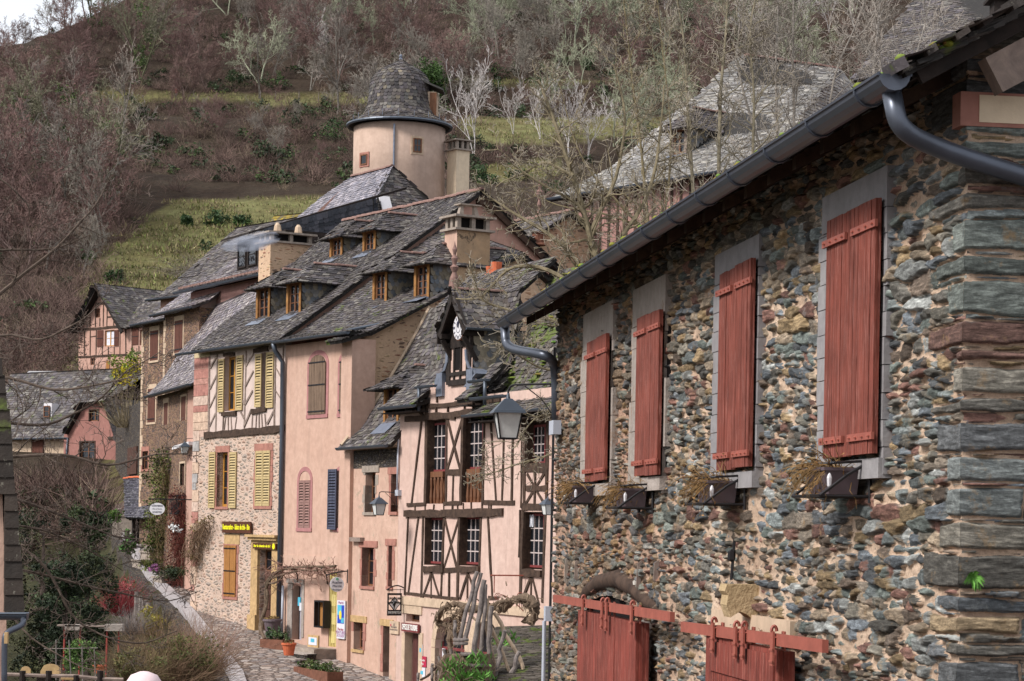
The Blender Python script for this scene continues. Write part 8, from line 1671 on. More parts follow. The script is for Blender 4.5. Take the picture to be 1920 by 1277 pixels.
# near shrubs in the lower garden
def shrub(nm, lb, x, y, Y, r, h, n, col, th=.008, lf=None, cat='shrub', spread=1.0, seg=3):
    p = at(x, y, Y); z0 = Hs(p.x, Y) if lf != 'noground' else p.z; o = MB(); zb = min(z0, p.z); root = thing(nm, lb, cat, (p.x, Y, p.z)); twiggy(o, RV, (p.x, Y, p.z), r, h, n, col, th, .25, seg, spread); build(o, 'stem', M['twig'], root)
    if isinstance(lf, tuple): o = MB(); leaves(o, RV, (p.x, Y, p.z + h * lf[2]), (r * lf[3], r * lf[3], h * lf[4]), lf[0], lf[1], lf[5], 30, .3); build(o, 'foliage', M['leaf'], root)
    return root
def conif(nm, lb, x, y, Y, rx, rz_, n, cols, size=.07): 
    c = at(x, y, Y); root = thing(nm, lb, 'tree', (c.x, c.y, c.z - rz_)); o = MB()
    for i in range(34):
        v = Vector((RV.gauss(0, .45), RV.gauss(0, .45), RV.uniform(-.9, .9))); w = max(.25, 1 - abs(v.z) * .5); cc = c + Vector((v.x * rx * w, v.y * rx * w, v.z * rz_)); leaves(o, RV, cc, (rx * .38, rx * .38, rz_ * .22), n // 20, size * .62, cols, 6, .4)
    build(o, 'crown', M['leaf'], root); o = MB(); o.tube([(c.x, c.y, c.z - rz_ - 1), (c.x, c.y, c.z + rz_ * .7)], [.14, .03], 7, (.08, .06, .05)); build(o, 'trunk', M['bark'], root); return root
conif('cypress', 'dark green conifer in the lower garden left of the street kerb', 165, 1085, 62, 1.1, 2.0, 9000, [(.022, .035, .014), (.04, .058, .02), (.055, .072, .028)])
conif('cypress', 'dark brownish-green conifer at the far left of the lower garden', 80, 1110, 58, 1.25, 2.2, 9000, [(.02, .03, .013), (.035, .045, .018), (.06, .062, .025)])
conif('cypress', 'low dark conifer between the other two, above the pergola', 122, 1150, 52, 1.0, 1.2, 6000, [(.02, .032, .014), (.034, .05, .02)])
bush('box_bush', 'round bright green bush behind the red garden posts', 150, 1232, 46, .42, .42, [(.07, .13, .03), (.1, .17, .04)], 3000, .03, cr=.35)
bush('box_bush', 'small green bush beside the path below the rose cottage', 215, 968, 100, .5, .4, [(.1, .19, .03), (.08, .15, .03)], 500, .07); bush('box_bush', 'green plant at the foot of the shed wall', 238, 1025, 92, .45, .35, [(.06, .15, .03), (.05, .11, .02)], 500, .07)
shrub('brown_shrub', 'large brown twiggy shrub with green leaves at its foot beside the kerb', 330, 1300, 50, 1.3, 1.9, 1500, (.2, .13, .085), .006, (4500, .035, .35, .95, .42, [(.08, .1, .025), (.11, .12, .03), (.15, .13, .04)]), spread=1.1, seg=4)
shrub('brown_shrub', 'tall pinkish-brown twiggy shrub overlapping the kerb line', 385, 1262, 56, .8, 1.7, 500, (.25, .15, .12), .005, None, spread=.8, seg=4)
shrub('yellow_shrub', 'yellow-olive shrub behind the garden fence posts', 285, 1195, 62, .5, .9, 240, (.2, .16, .06), .006, (1700, .04, .5, .9, .5, [(.3, .25, .04), (.2, .2, .04), (.36, .28, .05)]))
shrub('red_shrub', 'dark red twiggy shrub against the fence beside the kerb', 228, 1155, 68, .55, 1.3, 420, (.24, .05, .055), .007, (600, .04, .5, .9, .5, [(.22, .05, .05), (.3, .08, .08)]))
shrub('grey_shrub', 'grey leafless shrub below the kerb in the garden', 248, 1190, 60, .5, .8, 300, (.22, .19, .18), .006); shrub('brown_shrub', 'olive-brown shrub filling the garden below the pergola', 255, 1290, 44, .8, 1.0, 600, (.17, .12, .07), .005, (2500, .03, .4, 1, .45, [(.09, .1, .03), (.13, .11, .04)]))
def hedge(nm, lb, x0, x1, yy, Y, h, cols, n): 
    o = MB()
    for k in range(8): c = at(lerp(x0, x1, k / 7), yy, Y); leaves(o, RV, c, (.6, .5, h), n // 8, .07, cols, 8, .4)
    c = at((x0 + x1) / 2, yy, Y); o = build(o, nm, M['leaf'], loc=(c.x, c.y, c.z - h)); tag(o, lb, 'hedge'); return o
hedge('ivy_hedge', 'dark overgrown bank of brown and green scrub under the rose cottage', 20, 190, 945, 112, 1.0, [(.06, .045, .03), (.05, .06, .025), (.09, .06, .04)], 2600); hedge('ivy_hedge', 'dark mixed hedge in the hollow left of the garden conifers', -20, 60, 1040, 75, 1.6, [(.05, .035, .025), (.04, .045, .02)], 2400)
hedge('scrub_hedge', 'reddish-brown scrub climbing the slope left of the far timbered house', 0, 150, 650, 150, 2.2, [(.1, .05, .04), (.08, .055, .04), (.12, .065, .05)], 2600)
# climbers on the low stone house
def climber(nm, lb, F, px, cols, n, size, twc, nt, par=None):
    o = MB(); tw_ = MB(); c0 = F.face(px[0]); root = thing(nm, lb, 'climbing plant', F.P(c0[0], 0, F.face(px[-1])[1]))
    for (x, y), w, h in zip(px, PXW, PXH): s, z = F.face((x, y)); leaves(o, RV, F.P(s, -.25, z), (w, w * .5, h), n // len(px), size, cols, 8, .42)
    for i in range(nt):
        k = RV.randrange(len(px) - 1); s, z = F.face(px[k]); s2, z2 = F.face(px[k + 1]); u = RV.random(); p = F.P(lerp(s, s2, u) + RV.gauss(0, PXW[k] * .5), -.2 + RV.gauss(0, .08), lerp(z, z2, u)); pts = [p]
        for j in range(4): p = p + Vector((RV.gauss(0, .12), RV.gauss(0, .08), -RV.uniform(.05, .3))); pts.append(p)
        tw_.tube(pts, .008, 3, twc, cap=False)
    build(o, 'foliage', M['leaf'], root); build(tw_, 'stem', M['twig'], root); return root
PXW, PXH = [.9, .9, .9, .9, .8, .7], [.7, .8, .8, .8, .8, .7]
climber('ivy', 'yellow-green ivy and bamboo climbing the front of the low stone house', FA, [(318, 860), (315, 900), (312, 945), (308, 990), (306, 1030), (304, 1060)], [(.1, .13, .03), (.14, .16, .04), (.06, .08, .02)], 5200, .055, (.16, .12, .06), 260)
PXW, PXH = [.55, .6, .6, .6, .6, .5], [.5, .7, .7, .8, .8, .6]
climber('creeper', 'dark red creeper hanging between the ivy and the timber house', FA, [(348, 925), (346, 960), (347, 990), (346, 1020), (343, 1060), (340, 1085)], [(.12, .035, .03), (.09, .03, .025), (.16, .06, .04)], 3000, .045, (.14, .05, .04), 420)
PXW, PXH = [.5, .5, .4, .3], [.3, .5, .5, .4]
climber('rose_climber', 'thin tan climbing plant on the left corner of the timber house', FR, [(398, 975), (380, 985), (376, 1010), (372, 1040)], [(.2, .15, .05), (.15, .12, .05)], 380, .045, (.22, .15, .1), 200)
o = MB(); c = at(318, 1075, 84); leaves(o, RV, c, (.8, .6, .4), 1100, .05, [(.03, .05, .02), (.05, .06, .02)], 14); o = build(o, 'low_bush', M['leaf'], loc=c); tag(o, 'low dark green bush in a stone bed under the ivy', 'bush')
o = MB(); c = at(291, 1068, 86); leaves(o, RV, c, (.3, .3, .35), 300, .04, [(.22, .08, .2), (.3, .1, .25), (.06, .08, .03)], 8); o = build(o, 'heather', M['leaf'], loc=c); tag(o, 'purple-pink heather beside the low bush under the ivy', 'plant')
# ---------------------------------------------------------------- things in the street and the garden
def zst(x, Y): return Hs(max(x, float(curbx(Y)) + .05), Y) + .05
def on_wall(F, xy, t=-.3): s, z = F.face(xy, t); return s, z
# steps and doorstep platform
s0, zt = FR.face(A2(665, 1045), -.2); s1 = FR.face(A2(968, 1075), -.2)[0]; zt = FR.face(A2(900, 1068), -.3)[1]; o = thing('stone_steps', 'worn layered stone steps leading up to the yellow door of the pink house', 'steps', P(s1, -1, zt - 1.4))
mb = MB(); mb.fbox(FR, FR.face(A2(640, 1020), -.1)[0], s1 + .1, -.95, -.02, zt - 1.8, zt); build(mb, 'landing', M['greystone'], o)
for i in range(1, 5):
    mb = MB(); zz_ = zt - .17 * i; mb.fbox(FR, s0 + .5 + .1 * i, s1 + .14 + .12 * i, -.95 - .3 * i, -.95 - .3 * (i - 1), zz_ - .6, zz_); mb.fbox(FR, s0 + .45 + .1 * i, s1 + .2 + .12 * i, -.99 - .3 * i, -.951 - .3 * (i - 1), zz_ + .003, zz_ + .045); st_ = build(mb, 'step', M['drystone'], o); mb = MB(); mb.fbox(FR, s0 + .45 + .1 * i, s1 + .2 + .12 * i, -.995 - .3 * i, -.955 - .3 * (i - 1), zz_ + .004, zz_ + .05); build(mb, 'tread', M['limewash'], st_)
# planters and pots
def pot(nm, lb, p, r, h, mat, cols, n=120, lsz=.03, hh=.15):
    o = thing(nm, lb, 'plant pot', p); mb = MB(); mb.lathe([(r * .68, 0), (r * .95, h * .85), (r * 1.08, h * .86), (r * 1.06, h), (r * .9, h), (r * .85, h * .9)], p, 16); build(mb, 'pot', M[mat], o); mb = MB(); leaves(mb, RV, Vector(p) + Vector((0, 0, h + hh * .4)), (r * .9, r * .9, hh), n, lsz, cols, 8); build(mb, 'plant', M['leaf'], o); return o
s_, z_ = FR.face(A2(577, 980), -.55); pot('flower_pot', 'large dark round pot of dried plants beside the carved doorway', P(s_, -.55, z_), .3, .5, 'planter', [(.25, .15, .05), (.3, .2, .07)], 200, .03, .1)
s_, z_ = FR.face(A2(682, 1113), -1.9); pot('flower_pot', 'small terracotta pot at the foot of the stone steps', P(s_, -1.9, z_), .22, .38, 'terracotta', [(.15, .14, .06), (.2, .15, .07)], 90, .03, .08)
def trough(nm, lb, a, b, z, w, h, mat, cols, n, hh):
    a, b = Vector(a), Vector(b); d = (b - a); F = Fr(a.x, a.y, d.x, d.y); L = d.length; o = thing(nm, lb, 'planter', (a.x, a.y, z)); mb = MB(); mb.fbox(F, 0, L, 0, .04, z, z + h); mb.fbox(F, 0, L, w - .04, w, z, z + h); mb.fbox(F, 0, .04, .04, w - .04, z, z + h); mb.fbox(F, L - .04, L, .04, w - .04, z, z + h); mb.fbox(F, .04, L - .04, .04, w - .04, z, z + h - .04); build(mb, 'trough', M[mat], o)
    mb = MB()
    for k in range(5): leaves(mb, RV, F.P(L * (k + .5) / 5, w / 2, z + h + hh * .4), (L / 8, w * .45, hh * RV.uniform(.6, 1.2)), n // 5, .035, cols, 6, .4)
    build(mb, 'plants', M['leaf'], o); return o
a = ground_hit(*A2(498, 1078), 40); b = ground_hit(*A2(640, 1112), 40); trough('garden_trough', 'low rusty trough with a dark green shrub, left of the terracotta pot', a, b, a.z - .05, .55, .4, 'corten', [(.04, .07, .03), (.07, .11, .04)], 1300, .32)
a = ground_hit(*A2(712, 1240), 40); b = ground_hit(*A2(925, 1320), 40); trough('garden_trough', 'long rusty trough with green plants in front of the stone steps', a, b, a.z - .15, .5, .42, 'corten', [(.05, .09, .02), (.1, .13, .04)], 1300, .22)
# leaning framed print, display case, posters, round shop sign, vine
r_ = FR.rect(A2, 805, 985, 872, 1062, -.9); o = thing('framed_print', 'small gilt-framed print leaning on the landing by the yellow door', 'picture', P(r_[0], -.9, r_[1])); mb = MB(); mb.fbox(FR, r_[0], r_[2], -.92, -.87, r_[1], r_[3]); build(mb, 'frame', M['ochre'], o); mb = MB(); k = .1; mb.fbox(FR, r_[0] + k * .8, r_[2] - k * .8, -.93, -.921, r_[1] + k * .7, r_[3] - k * .7); build(mb, 'mount', M['paper'], o); mb = MB(); mb.fbox(FR, lerp(r_[0], r_[2], .33), lerp(r_[0], r_[2], .67), -.935, -.931, lerp(r_[1], r_[3], .42), lerp(r_[1], r_[3], .72)); build(mb, 'print', M['cyanp'], o)
r_ = FR.rect(A2, 852, 765, 912, 938, -.2); o = thing('display_case', 'narrow black glazed display case on the pink wall beside the yellow door', 'display case', P(r_[0], -.1, r_[1])); mb = MB()
for a, b, c, d in ((r_[0], r_[0] + .04, r_[1], r_[3]), (r_[2] - .04, r_[2], r_[1], r_[3])): mb.fbox(FR, a, b, -.26, -.01, c, d)
mb.fbox(FR, r_[0] + .04, r_[2] - .04, -.26, -.01, r_[3] - .05, r_[3]); mb.fbox(FR, r_[0] + .04, r_[2] - .04, -.26, -.01, r_[1], r_[1] + .05); mb.fbox(FR, lerp(r_[0], r_[2], .48), lerp(r_[0], r_[2], .52), -.265, -.24, r_[1], r_[3]); build(mb, 'case', M['iron'], o); mb = MB(); mb.fbox(FR, r_[0] + .04, r_[2] - .04, -.06, -.02, r_[1] + .05, r_[3] - .05); build(mb, 'backboard', M['shutter_orange'], o)
r_ = FR.rect(A2, 990, 765, 1040, 1008, -.33); o = thing('tall_poster', 'tall white poster with a blue and yellow painting beside the yellow door', 'poster', P(r_[0], -.33, r_[1])); mb = MB(); mb.fbox(FR, r_[0], r_[2], -.345, -.3, r_[1], r_[3]); build(mb, 'sheet', M['paper'], o)
W_, H_ = r_[2] - r_[0], r_[3] - r_[1]
for q, mt, dp in (((.08, .4, .92, .88), 'blue', .35), ((.08, .62, .6, .88), 'cyanp', .353), ((.3, .5, .62, .74), 'yellowp', .356), ((.55, .42, .9, .55), 'cyanp', .353)):
    mb = MB(); x0, y0, x1, y1 = r_[0] + W_ * q[0], r_[1] + H_ * q[1], r_[0] + W_ * q[2], r_[1] + H_ * q[3]
    if mt == 'yellowp': mb.tris([(lerp(x0, x1, .5 + .5 * math.cos(a)), lerp(y0, y1, .5 + .5 * math.sin(a))) for a in np.linspace(0, 5.8, 12)], [], lambda s, z: P(s, -dp, z))
    else: mb.fbox(FR, x0, x1, -dp, -.344, y0, y1)
    build(mb, 'print', M[mt], o)
for i, tx in enumerate(('Marité', 'Perrine', 'PEINTURES', 'ATELIER')): text(tx, .13, FR, (r_[0] + r_[2]) / 2, -.35, r_[1] + H_ * (.33 - .085 * i) if i else r_[1] + H_ * .94, M['mauvep' if i != 1 else 'redp'], o, ext=.002)
tS = -.75; s_, z_ = FR.face(A2(988, 663), tS); o = thing('round_shop_sign', 'round white sign reading ATELIER hanging from a curved iron bracket by the yellow door', 'sign', P(s_, tS, z_ - .5)); FSg = Fr(P(s_, tS, 0).x, P(s_, tS, 0).y, FR.n.x * .8 + .5, FR.n.y * .8 - .05); mb = disc(FSg, 0, -.02, z_, .23, .04, 32, .95); build(mb, 'board', M['sign_white'], o)
for i, (tx, sz) in enumerate((('Atelier', .12), ('Marité', .11), ('Boutique', .08))): text(tx, sz, FSg, 0, -.026, z_ + .06 - .11 * i, M['letter_dark'], o, ext=.002)
mb = MB(); mb.tube([FSg.P(.03 * math.cos(a), -.026, z_ + .165 + .03 * math.sin(a)) for a in np.linspace(0, 6.28, 10)], .014, 4); build(mb, 'emblem', M['greenp'], o)
mb = MB(); e_ = FR.face(A2(1052, 625), -.3); zb_ = FR.face(A2(990, 592), tS)[1]; mb.tube([P(lerp(s_ - .35, e_[0], i / 8), lerp(tS - .2, -.28, i / 8), zb_ - .08 + .14 * math.sin(i / 8 * 1.6)) for i in range(9)], .02, 5); mb.tube([P(e_[0], -.29, zb_ + .12), P(e_[0], -.29, zb_ - .3)], .02, 5); mb.tube([P(s_, tS, zb_ + .04), P(s_, tS, z_ + .22)], .01, 4); build(mb, 'bracket', M['iron'], o)
def ropes(nm, lb, cat, base_pt, paths, mat='vine'):
    o = thing(nm, lb, cat, base_pt); 
    for pts, r_ in paths: mb = MB(); mb.tube(bend(pts, 3), [r_ * (1 - .35 * i / 40) * RV.uniform(.75, 1.25) for i in range(len(bend(pts, 3)))], 7); build(mb, 'stem', M[mat], o)
    return o
fv = lambda x, y, t=-.5: P(*((lambda q: (q[0], t, q[1]))(FR.face(A2(x, y), t))))
g0 = fv(530, 1010, -.9); vn = ropes('wisteria', 'gnarled leafless vine climbing past the carved doorway and along an iron bar', 'climbing plant', g0, [([g0, fv(505, 960, -.8), fv(515, 880, -.6), fv(540, 780, -.5), fv(535, 700, -.5), fv(555, 640), fv(585, 590)], .07), ([fv(500, 980, -.8), fv(500, 900, -.7), fv(545, 800), fv(550, 720), fv(530, 660), fv(560, 620)], .05), ([fv(560, 640), fv(610, 575), fv(700, 560), fv(800, 548), fv(900, 552), fv(980, 545)], .045), ([fv(560, 630), fv(640, 600), fv(760, 570), fv(880, 575), fv(985, 570)], .03), ([fv(540, 650), fv(580, 660), fv(620, 640), fv(650, 600)], .03)])
mb = MB()
for i in range(190):
    p = fv(RV.uniform(520, 985), RV.uniform(545, 600) if RV.random() < .85 else RV.uniform(600, 670), RV.uniform(-.6, -.3)); pts = [p]; d = Vector((RV.gauss(0, 1), RV.gauss(0, 1), RV.gauss(0, .5)))
    for j in range(4): d = (d + Vector((RV.gauss(0, .6), RV.gauss(0, .6), RV.gauss(0, .5)))).normalized(); p = p + d * .12; pts.append(p)
    mb.tube(pts, .011, 3, (.25, .15, .12), cap=False)
build(mb, 'twigs', M['twig'], vn)
mb = MB(); mb.tube([fv(640, 555, -.5), fv(985, 545, -.5)], .018, 5)
for x in (742, 834): mb.tube([fv(x, 520, -.5), fv(x, 556, -.5)], .015, 4)
mb.tube([fv(738, 650, -.02), fv(735, 600, -.2), fv(715, 565, -.5)], .025, 5); mb.tube([fv(928, 660, -.02), fv(920, 600, -.2), fv(890, 565, -.5)], .025, 5); o = build(mb, 'vine_support', M['iron'], loc=fv(738, 650, 0)); tag(o, 'iron bar with curved brackets carrying the bare vine over the pink house', 'bracket')
r_ = FR.rect(A2, 732, 745, 762, 830, .05); o = thing('door_notices', 'small blue and white notices pinned to the peeling grey door', 'notice', P(r_[0], .05, r_[1])); mb = MB(); mb.fbox(FR, r_[0], lerp(r_[0], r_[2], .55), .09, .112, lerp(r_[1], r_[3], .35), r_[3]); build(mb, 'sheet', M['cyanp'], o); mb = MB(); mb.fbox(FR, lerp(r_[0], r_[2], .4), r_[2], .08, .089, r_[1], lerp(r_[1], r_[3], .6)); build(mb, 'sheet', M['paper'], o)
# lamp with white panel, balcony box, oval sign on the low house
s_, z_ = FA.face(B5(492, 148), -.9); lantern('wall_lantern', 'blue-green hooded lantern on a wrought bracket left of the timber house', FA, s_, -.9, z_, (s_ + 1.0, 0, 0), .65, 'wall lanterns')
q = FA.rect(B5, 428, 105, 482, 142, -.5); mb = MB(); mb.box8([FA.P(q[0], -.6, q[1]), FA.P(q[2], -.3, q[1] + .15), FA.P(q[2], .0, q[1] + .15), FA.P(q[0], -.1, q[1]), FA.P(q[0], -.6, q[3] - .1), FA.P(q[2], -.3, q[3] + .05), FA.P(q[2], .0, q[3] + .05), FA.P(q[0], -.1, q[3] - .1)]); o = build(mb, 'wall_panel', M['sign_white'], loc=FA.P(q[0], 0, q[1])); tag(o, 'white box sign above the ivy beside the blue-green lantern', 'sign')
q = FA.rect(B5, 398, 435, 445, 548, -.35); mb = MB()
for i in range(7): s = lerp(q[0], q[2], i / 6); mb.tube([FA.P(s, -.35, q[1]), FA.P(s, -.35, q[3])], .02, 4)
for z in (q[1], q[3]): mb.tube([FA.P(q[0], 0, z), FA.P(q[0], -.35, z), FA.P(q[2], -.35, z), FA.P(q[2], 0, z)], .03, 5)
mb.fbox(FA, q[0] + .03, q[2] - .03, -.3, -.05, q[1] + .05, q[3] - .25); o = build(mb, 'balcony_rail', M['iron'], loc=FA.P(q[0], 0, q[1])); tag(o, 'small black iron balcony box between the ivy and the red creeper', 'balcony')
YO = 82; c = at(*B5(318, 518), YO); Fo = Fr(c.x, YO, 1, -.12); o = thing('oval_sign', 'cream oval sign reading CHAMBRES D\'HÔTES hanging in front of the ivy', 'sign', (c.x, YO, c.z - .4)); mb = MB(); n = 32; mb = disc(Fo, 0, 0, c.z, .22, .04, 32, 1.3); build(mb, 'board', M['sign_white'], o)
text('CHAMBRES', .085, Fo, 0, -.006, c.z + .11, M['letter_dark'], o, ext=.002); text("D'HÔTES", .085, Fo, 0, -.006, c.z - .12, M['letter_dark'], o, ext=.002); text("Alice et Charles", .055, Fo, 0, -.006, c.z, M['letter_dark'], o, ext=.002)
mb = MB(); zb_ = c.z + .36; mb.tube([(c.x - .3, YO, zb_), (c.x + 1.4, YO + .4, zb_)], .022, 5)
for k in (-.15, .15): mb.tube([(c.x + k, YO, zb_), (c.x + k, YO, c.z + .17)], .01, 4)
build(mb, 'bracket', M['iron'], o)
c = at(*B5(432, 632), 83.0); o = MB(); leaves(o, RV, c, (.32, .25, .22), 60, .07, [(.8, .8, .8)], 6); o = build(o, 'white_ornament', M['leaf'], loc=c); tag(o, 'white ornament hanging over the doorway of the low stone house', 'ornament')
# stone bed edges and benches along the street
for (x0, y0, x1, y1, h, lb) in ((290, 960, 345, 1010, .35, 'stone-edged plant bed under the ivy'), (160, 860, 220, 895, .3, 'stone step in front of the slate shed'), (210, 838, 270, 868, .5, 'dark stone bench beside the shed gate')):
    a = ground_hit(*B5(x0, y1), 60); b = ground_hit(*B5(x1, y1 + 8), 60)
    if a and b: F = Fr(a.x, a.y, b.x - a.x, b.y - a.y); mb = MB(); L = (b - a).length; mb.fbox(F, 0, L, 0, .8, a.z - .5, a.z + h); mb.fbox(F, -.05, L + .05, -.05, .85, a.z + h, a.z + h + .08); o = build(mb, 'stone_edge', M['greystone'], loc=(a.x, a.y, a.z)); tag(o, lb, 'kerb bed' if 'bed' in lb else ('step' if 'step' in lb else 'bench'))
c = ground_hit(*B5(105, 690), 60); mb = MB(); mb.box((c.x, c.y, c.z + .45), (.9, .7, .9)); mb.box((c.x, c.y, c.z + .95), (1.0, .8, .1)); o = build(mb, 'stone_trough', M['greystone'], loc=c); tag(o, 'pale stone trough on the verge left of the slate shed', 'trough')
c = ground_hit(*B5(140, 790), 60); pot('flower_pot', 'round pot with green leaves on the street beside the shed wall', c, .35, .5, 'planter', [(.06, .16, .03), (.1, .2, .04)], 260, .07, .4)
# garden fence posts beside the kerb
for i, (x, y0, y1) in enumerate(((55, 1020, 1110), (95, 1015, 1120), (152, 1012, 1150), (186, 1040, 1165), (213, 1068, 1195), (236, 1095, 1200), (262, 1110, 1215))):
    Yp = 70 - i * .9; a, b = at(*B5(x, y1), Yp), at(*B5(x + 4, y0), Yp); mb = MB(); mb.tube([a - Vector((0, 0, .4)), lerp(a, b, .5) + Vector((RV.gauss(0, .02), 0, 0)), b], [.09, .085, .075], 7); o = build(mb, 'fence_post', M['driftwood'], loc=a); tag(o, 'weathered grey wooden fence post along the garden side of the kerb', 'post', 'weathered posts between garden and kerb')
# red iron posts and plank shelter in the garden
YP = 48
for i, x in enumerate((525, 652, 873, 970)):
    lb = ('leftmost of the four thin red iron posts in the lower garden', 'second red iron post from the left, in front of the round green bush', 'third red iron post from the left in the lower garden', 'rightmost red iron post in the lower garden, by the brown shrub')[i]
    a, b = at(*B7(x - 8, 1170), YP), at(*B7(x + 4, 765), YP); mb = MB(); mb.tube([a - Vector((0, 0, .6)), b], .022, 6); o = build(mb, 'iron_post', M['rust_red'], loc=a); tag(o, lb, 'post')
for q, mt, lb in (((475, 752, 875, 765, .03), 'timber_pale', 'long thin plank resting across the red garden posts'), ((540, 768, 660, 800, .12), 'limewash', 'pale plank between the two left red posts'), ((865, 770, 1010, 795, .14), 'limewash', 'pale plank on top of the two right red posts')):
    a, b = at(*B7(q[0], q[1]), YP), at(*B7(q[2], q[1] + (8 if q[4] < .05 else 0)), YP); mb = MB(); mb.beam(a, b, .25, q[4]); o = build(mb, 'plank', M[mt], loc=a); tag(o, lb, 'plank')
for i, (x0, y0, x1, y1) in enumerate(((460, 870, 462, 1080), (565, 872, 590, 1160), (672, 925, 682, 1150), (772, 945, 790, 1155))):
    a, b = at(*B7(x1, y1), 45), at(*B7(x0, y0), 45); mb = MB(); mb.tube([a - Vector((0, 0, .3)), b], .014, 5); o = build(mb, 'garden_stake', M['driftwood'], loc=a); tag(o, ('thin garden stake left of the round green bush', 'slanting garden stake crossing the left side of the green bush', 'garden stake in front of the middle of the green bush', 'garden stake at the right side of the green bush')[i], 'stake')
mb = MB(); mb.tube([at(*B7(360, 945), 45), at(*B7(600, 942), 45), at(*B7(800, 938), 45)], .011, 5); o = build(mb, 'garden_cane', M['driftwood'], loc=at(*B7(360, 945), 45)); tag(o, 'horizontal cane tied across the garden stakes', 'cane')
c = at(*B7(810, 1145), 47); pot('flower_pot', 'small orange pot on the ground behind the garden rail', c, .13, .17, 'terracotta', [(.1, .12, .04)], 30, .02, .05)
# post and rail fence at the very bottom left
YF = 24; f_ = thing('rail_fence', 'dark wooden post and rail fence crossing the bottom left corner', 'fence', at(180, 1277, YF))
mb = MB(); mb.tube([at(*B7(x, y), YF) for x, y in ((-60, 1150), (200, 1160), (400, 1168), (600, 1168), (830, 1192), (1010, 1198))], .022, 6); build(mb, 'rail', M['timber_pale'], f_)
mb = MB(); mb.tube([at(*B7(x, y), YF) for x, y in ((500, 1188), (620, 1190))], .02, 6); build(mb, 'rail', M['ochre'], f_)
for x in (185, 400, 625, 820): mb = MB(); a, b = at(*B7(x, 1300), YF), at(*B7(x, 1125 if x != 625 else 1160), YF); mb.tube([a - Vector((0, 0, 1)), b], .035, 8); build(mb, 'post', M['timber_black'], f_)
a = at(*B7(-200, 1140), 40); mb = MB()
# low garden huts / pale boards
for q, lb in (((165, 1090, 250, 1150), 'small pale board in the lower garden left of the big one'), ((330, 1070, 495, 1165), 'pale curved board leaning in the lower garden behind the rail fence')):
    p0, p1 = at(*B7(q[0], q[3]), 44), at(*B7(q[2], q[1]), 44); F = Fr(p0.x, 44, 1, 0); w_ = p1.x - p0.x; h_ = p1.z - p0.z; pts = [(0, 0), (w_, 0), (w_, h_ * .6)] + [(w_ * (1 - i / 6), h_ * (.6 + .4 * math.sin(math.pi * i / 6 * .8 + .3))) for i in range(1, 6)] + [(0, h_ * .4)]; mb = MB(); mb.tris(pts, [], lambda s, z: F.P(s, 0, p0.z + z)); mb.tris(pts, [], lambda s, z: F.P(s, .05, p0.z + z)); 
    for a_, b_ in zip(pts, pts[1:] + pts[:1]): mb.poly([F.P(a_[0], 0, p0.z + a_[1]), F.P(b_[0], 0, p0.z + b_[1]), F.P(b_[0], .05, p0.z + b_[1]), F.P(a_[0], .05, p0.z + a_[1])])
    o = build(mb, 'garden_board', M['ochre'], loc=p0); tag(o, lb, 'board')
# driftwood pole sculpture / rustic fence in front of the office
YD = 47.0; fd = lambda x, y, dy=0: at(*B2(x, y), YD + dy)
poles = [((778, 500), (655, 980), .07, 'driftwood', 'leftmost tall leaning pole of the rustic fence'), ((800, 508), (690, 975), .075, 'driftwood', 'second tall leaning pole of the rustic fence'), ((826, 558), (750, 1085), .085, 'driftwood', 'third tall pole, forked at the top, of the rustic fence'), ((842, 590), (800, 1150), .07, 'driftwood', 'knotty pole right of the forked one in the rustic fence'), ((875, 745), (842, 1330), .085, 'driftwood', 'straight shorter pole in the middle of the rustic fence'), ((970, 918), (905, 1245), .075, 'driftwood', 'leaning pole against the mossy roof in the rustic fence'), ((1066, 1068), (992, 1330), .085, 'driftwood', 'thick short pole farthest right in the rustic fence'), ((620, 845), (618, 990), .06, 'driftwood', 'short pole beside the curled vine at the rustic fence'), ((590, 1050), (560, 1330), .06, 'driftwood', 'short post under the vine left of the stump'), ((505, 1100), (512, 1330), .05, 'driftwood', 'second short post from the left of the rustic fence'), ((460, 1155), (458, 1330), .055, 'driftwood', 'first short post right of the office door posters'), ((358, 1218), (356, 1330), .055, 'driftwood', 'low post at the left end of the rustic fence'), ((548, 1050), (552, 1330), .045, 'driftwood', 'thin post in front of the arched glass door')]
for (x0, y0), (x1, y1), r_, mt, lb in poles:
    a, b = fd(x1, y1), fd(x0, y0); mb = MB(); m_ = 7; pts = [lerp(a, b, i / m_) + Vector((RV.gauss(0, .014), RV.gauss(0, .014), 0)) for i in range(m_ + 1)]; mb.tube(pts, [r_ * .68 * RV.uniform(.85, 1.1) * (1 - .12 * i / m_) for i in range(m_ + 1)], 9); o = build(mb, 'wooden_pole', M[mt], loc=a); tag(o, lb, 'pole')
for pts, r_, lb in (([(850, 690), (845, 780), (860, 870), (930, 1010), (965, 1100), (1010, 1230)], .05, 'long pale crooked branch running down the middle of the rustic fence'), ([(895, 790), (950, 870), (975, 950), (1050, 1060), (1095, 1150), (1105, 1210), (1080, 1330)], .055, 'pale curving branch looping right over the mossy roof'), ([(715, 795), (760, 840), (840, 890), (900, 960), (960, 1130)], .035, 'thin pale branch behind the tall poles'), ([(840, 850), (850, 960), (900, 1130), (930, 1330)], .04, 'pale branch between the straight pole and the mossy roof'), ([(370, 1270), (430, 1240), (480, 1180), (545, 1130)], .035, 'curved rail joining the short posts at the left of the rustic fence')):
    P_ = [fd(x, y, .2) for x, y in pts]; mb = MB(); q = bend(P_, 4); mb.tube(q, [r_ * .75 * RV.uniform(.85, 1.15) for _ in q], 7); o = build(mb, 'pale_branch', M['palestone'] if 'curved rail' not in lb else M['timber'], loc=P_[-1]); tag(o, lb, 'branch')
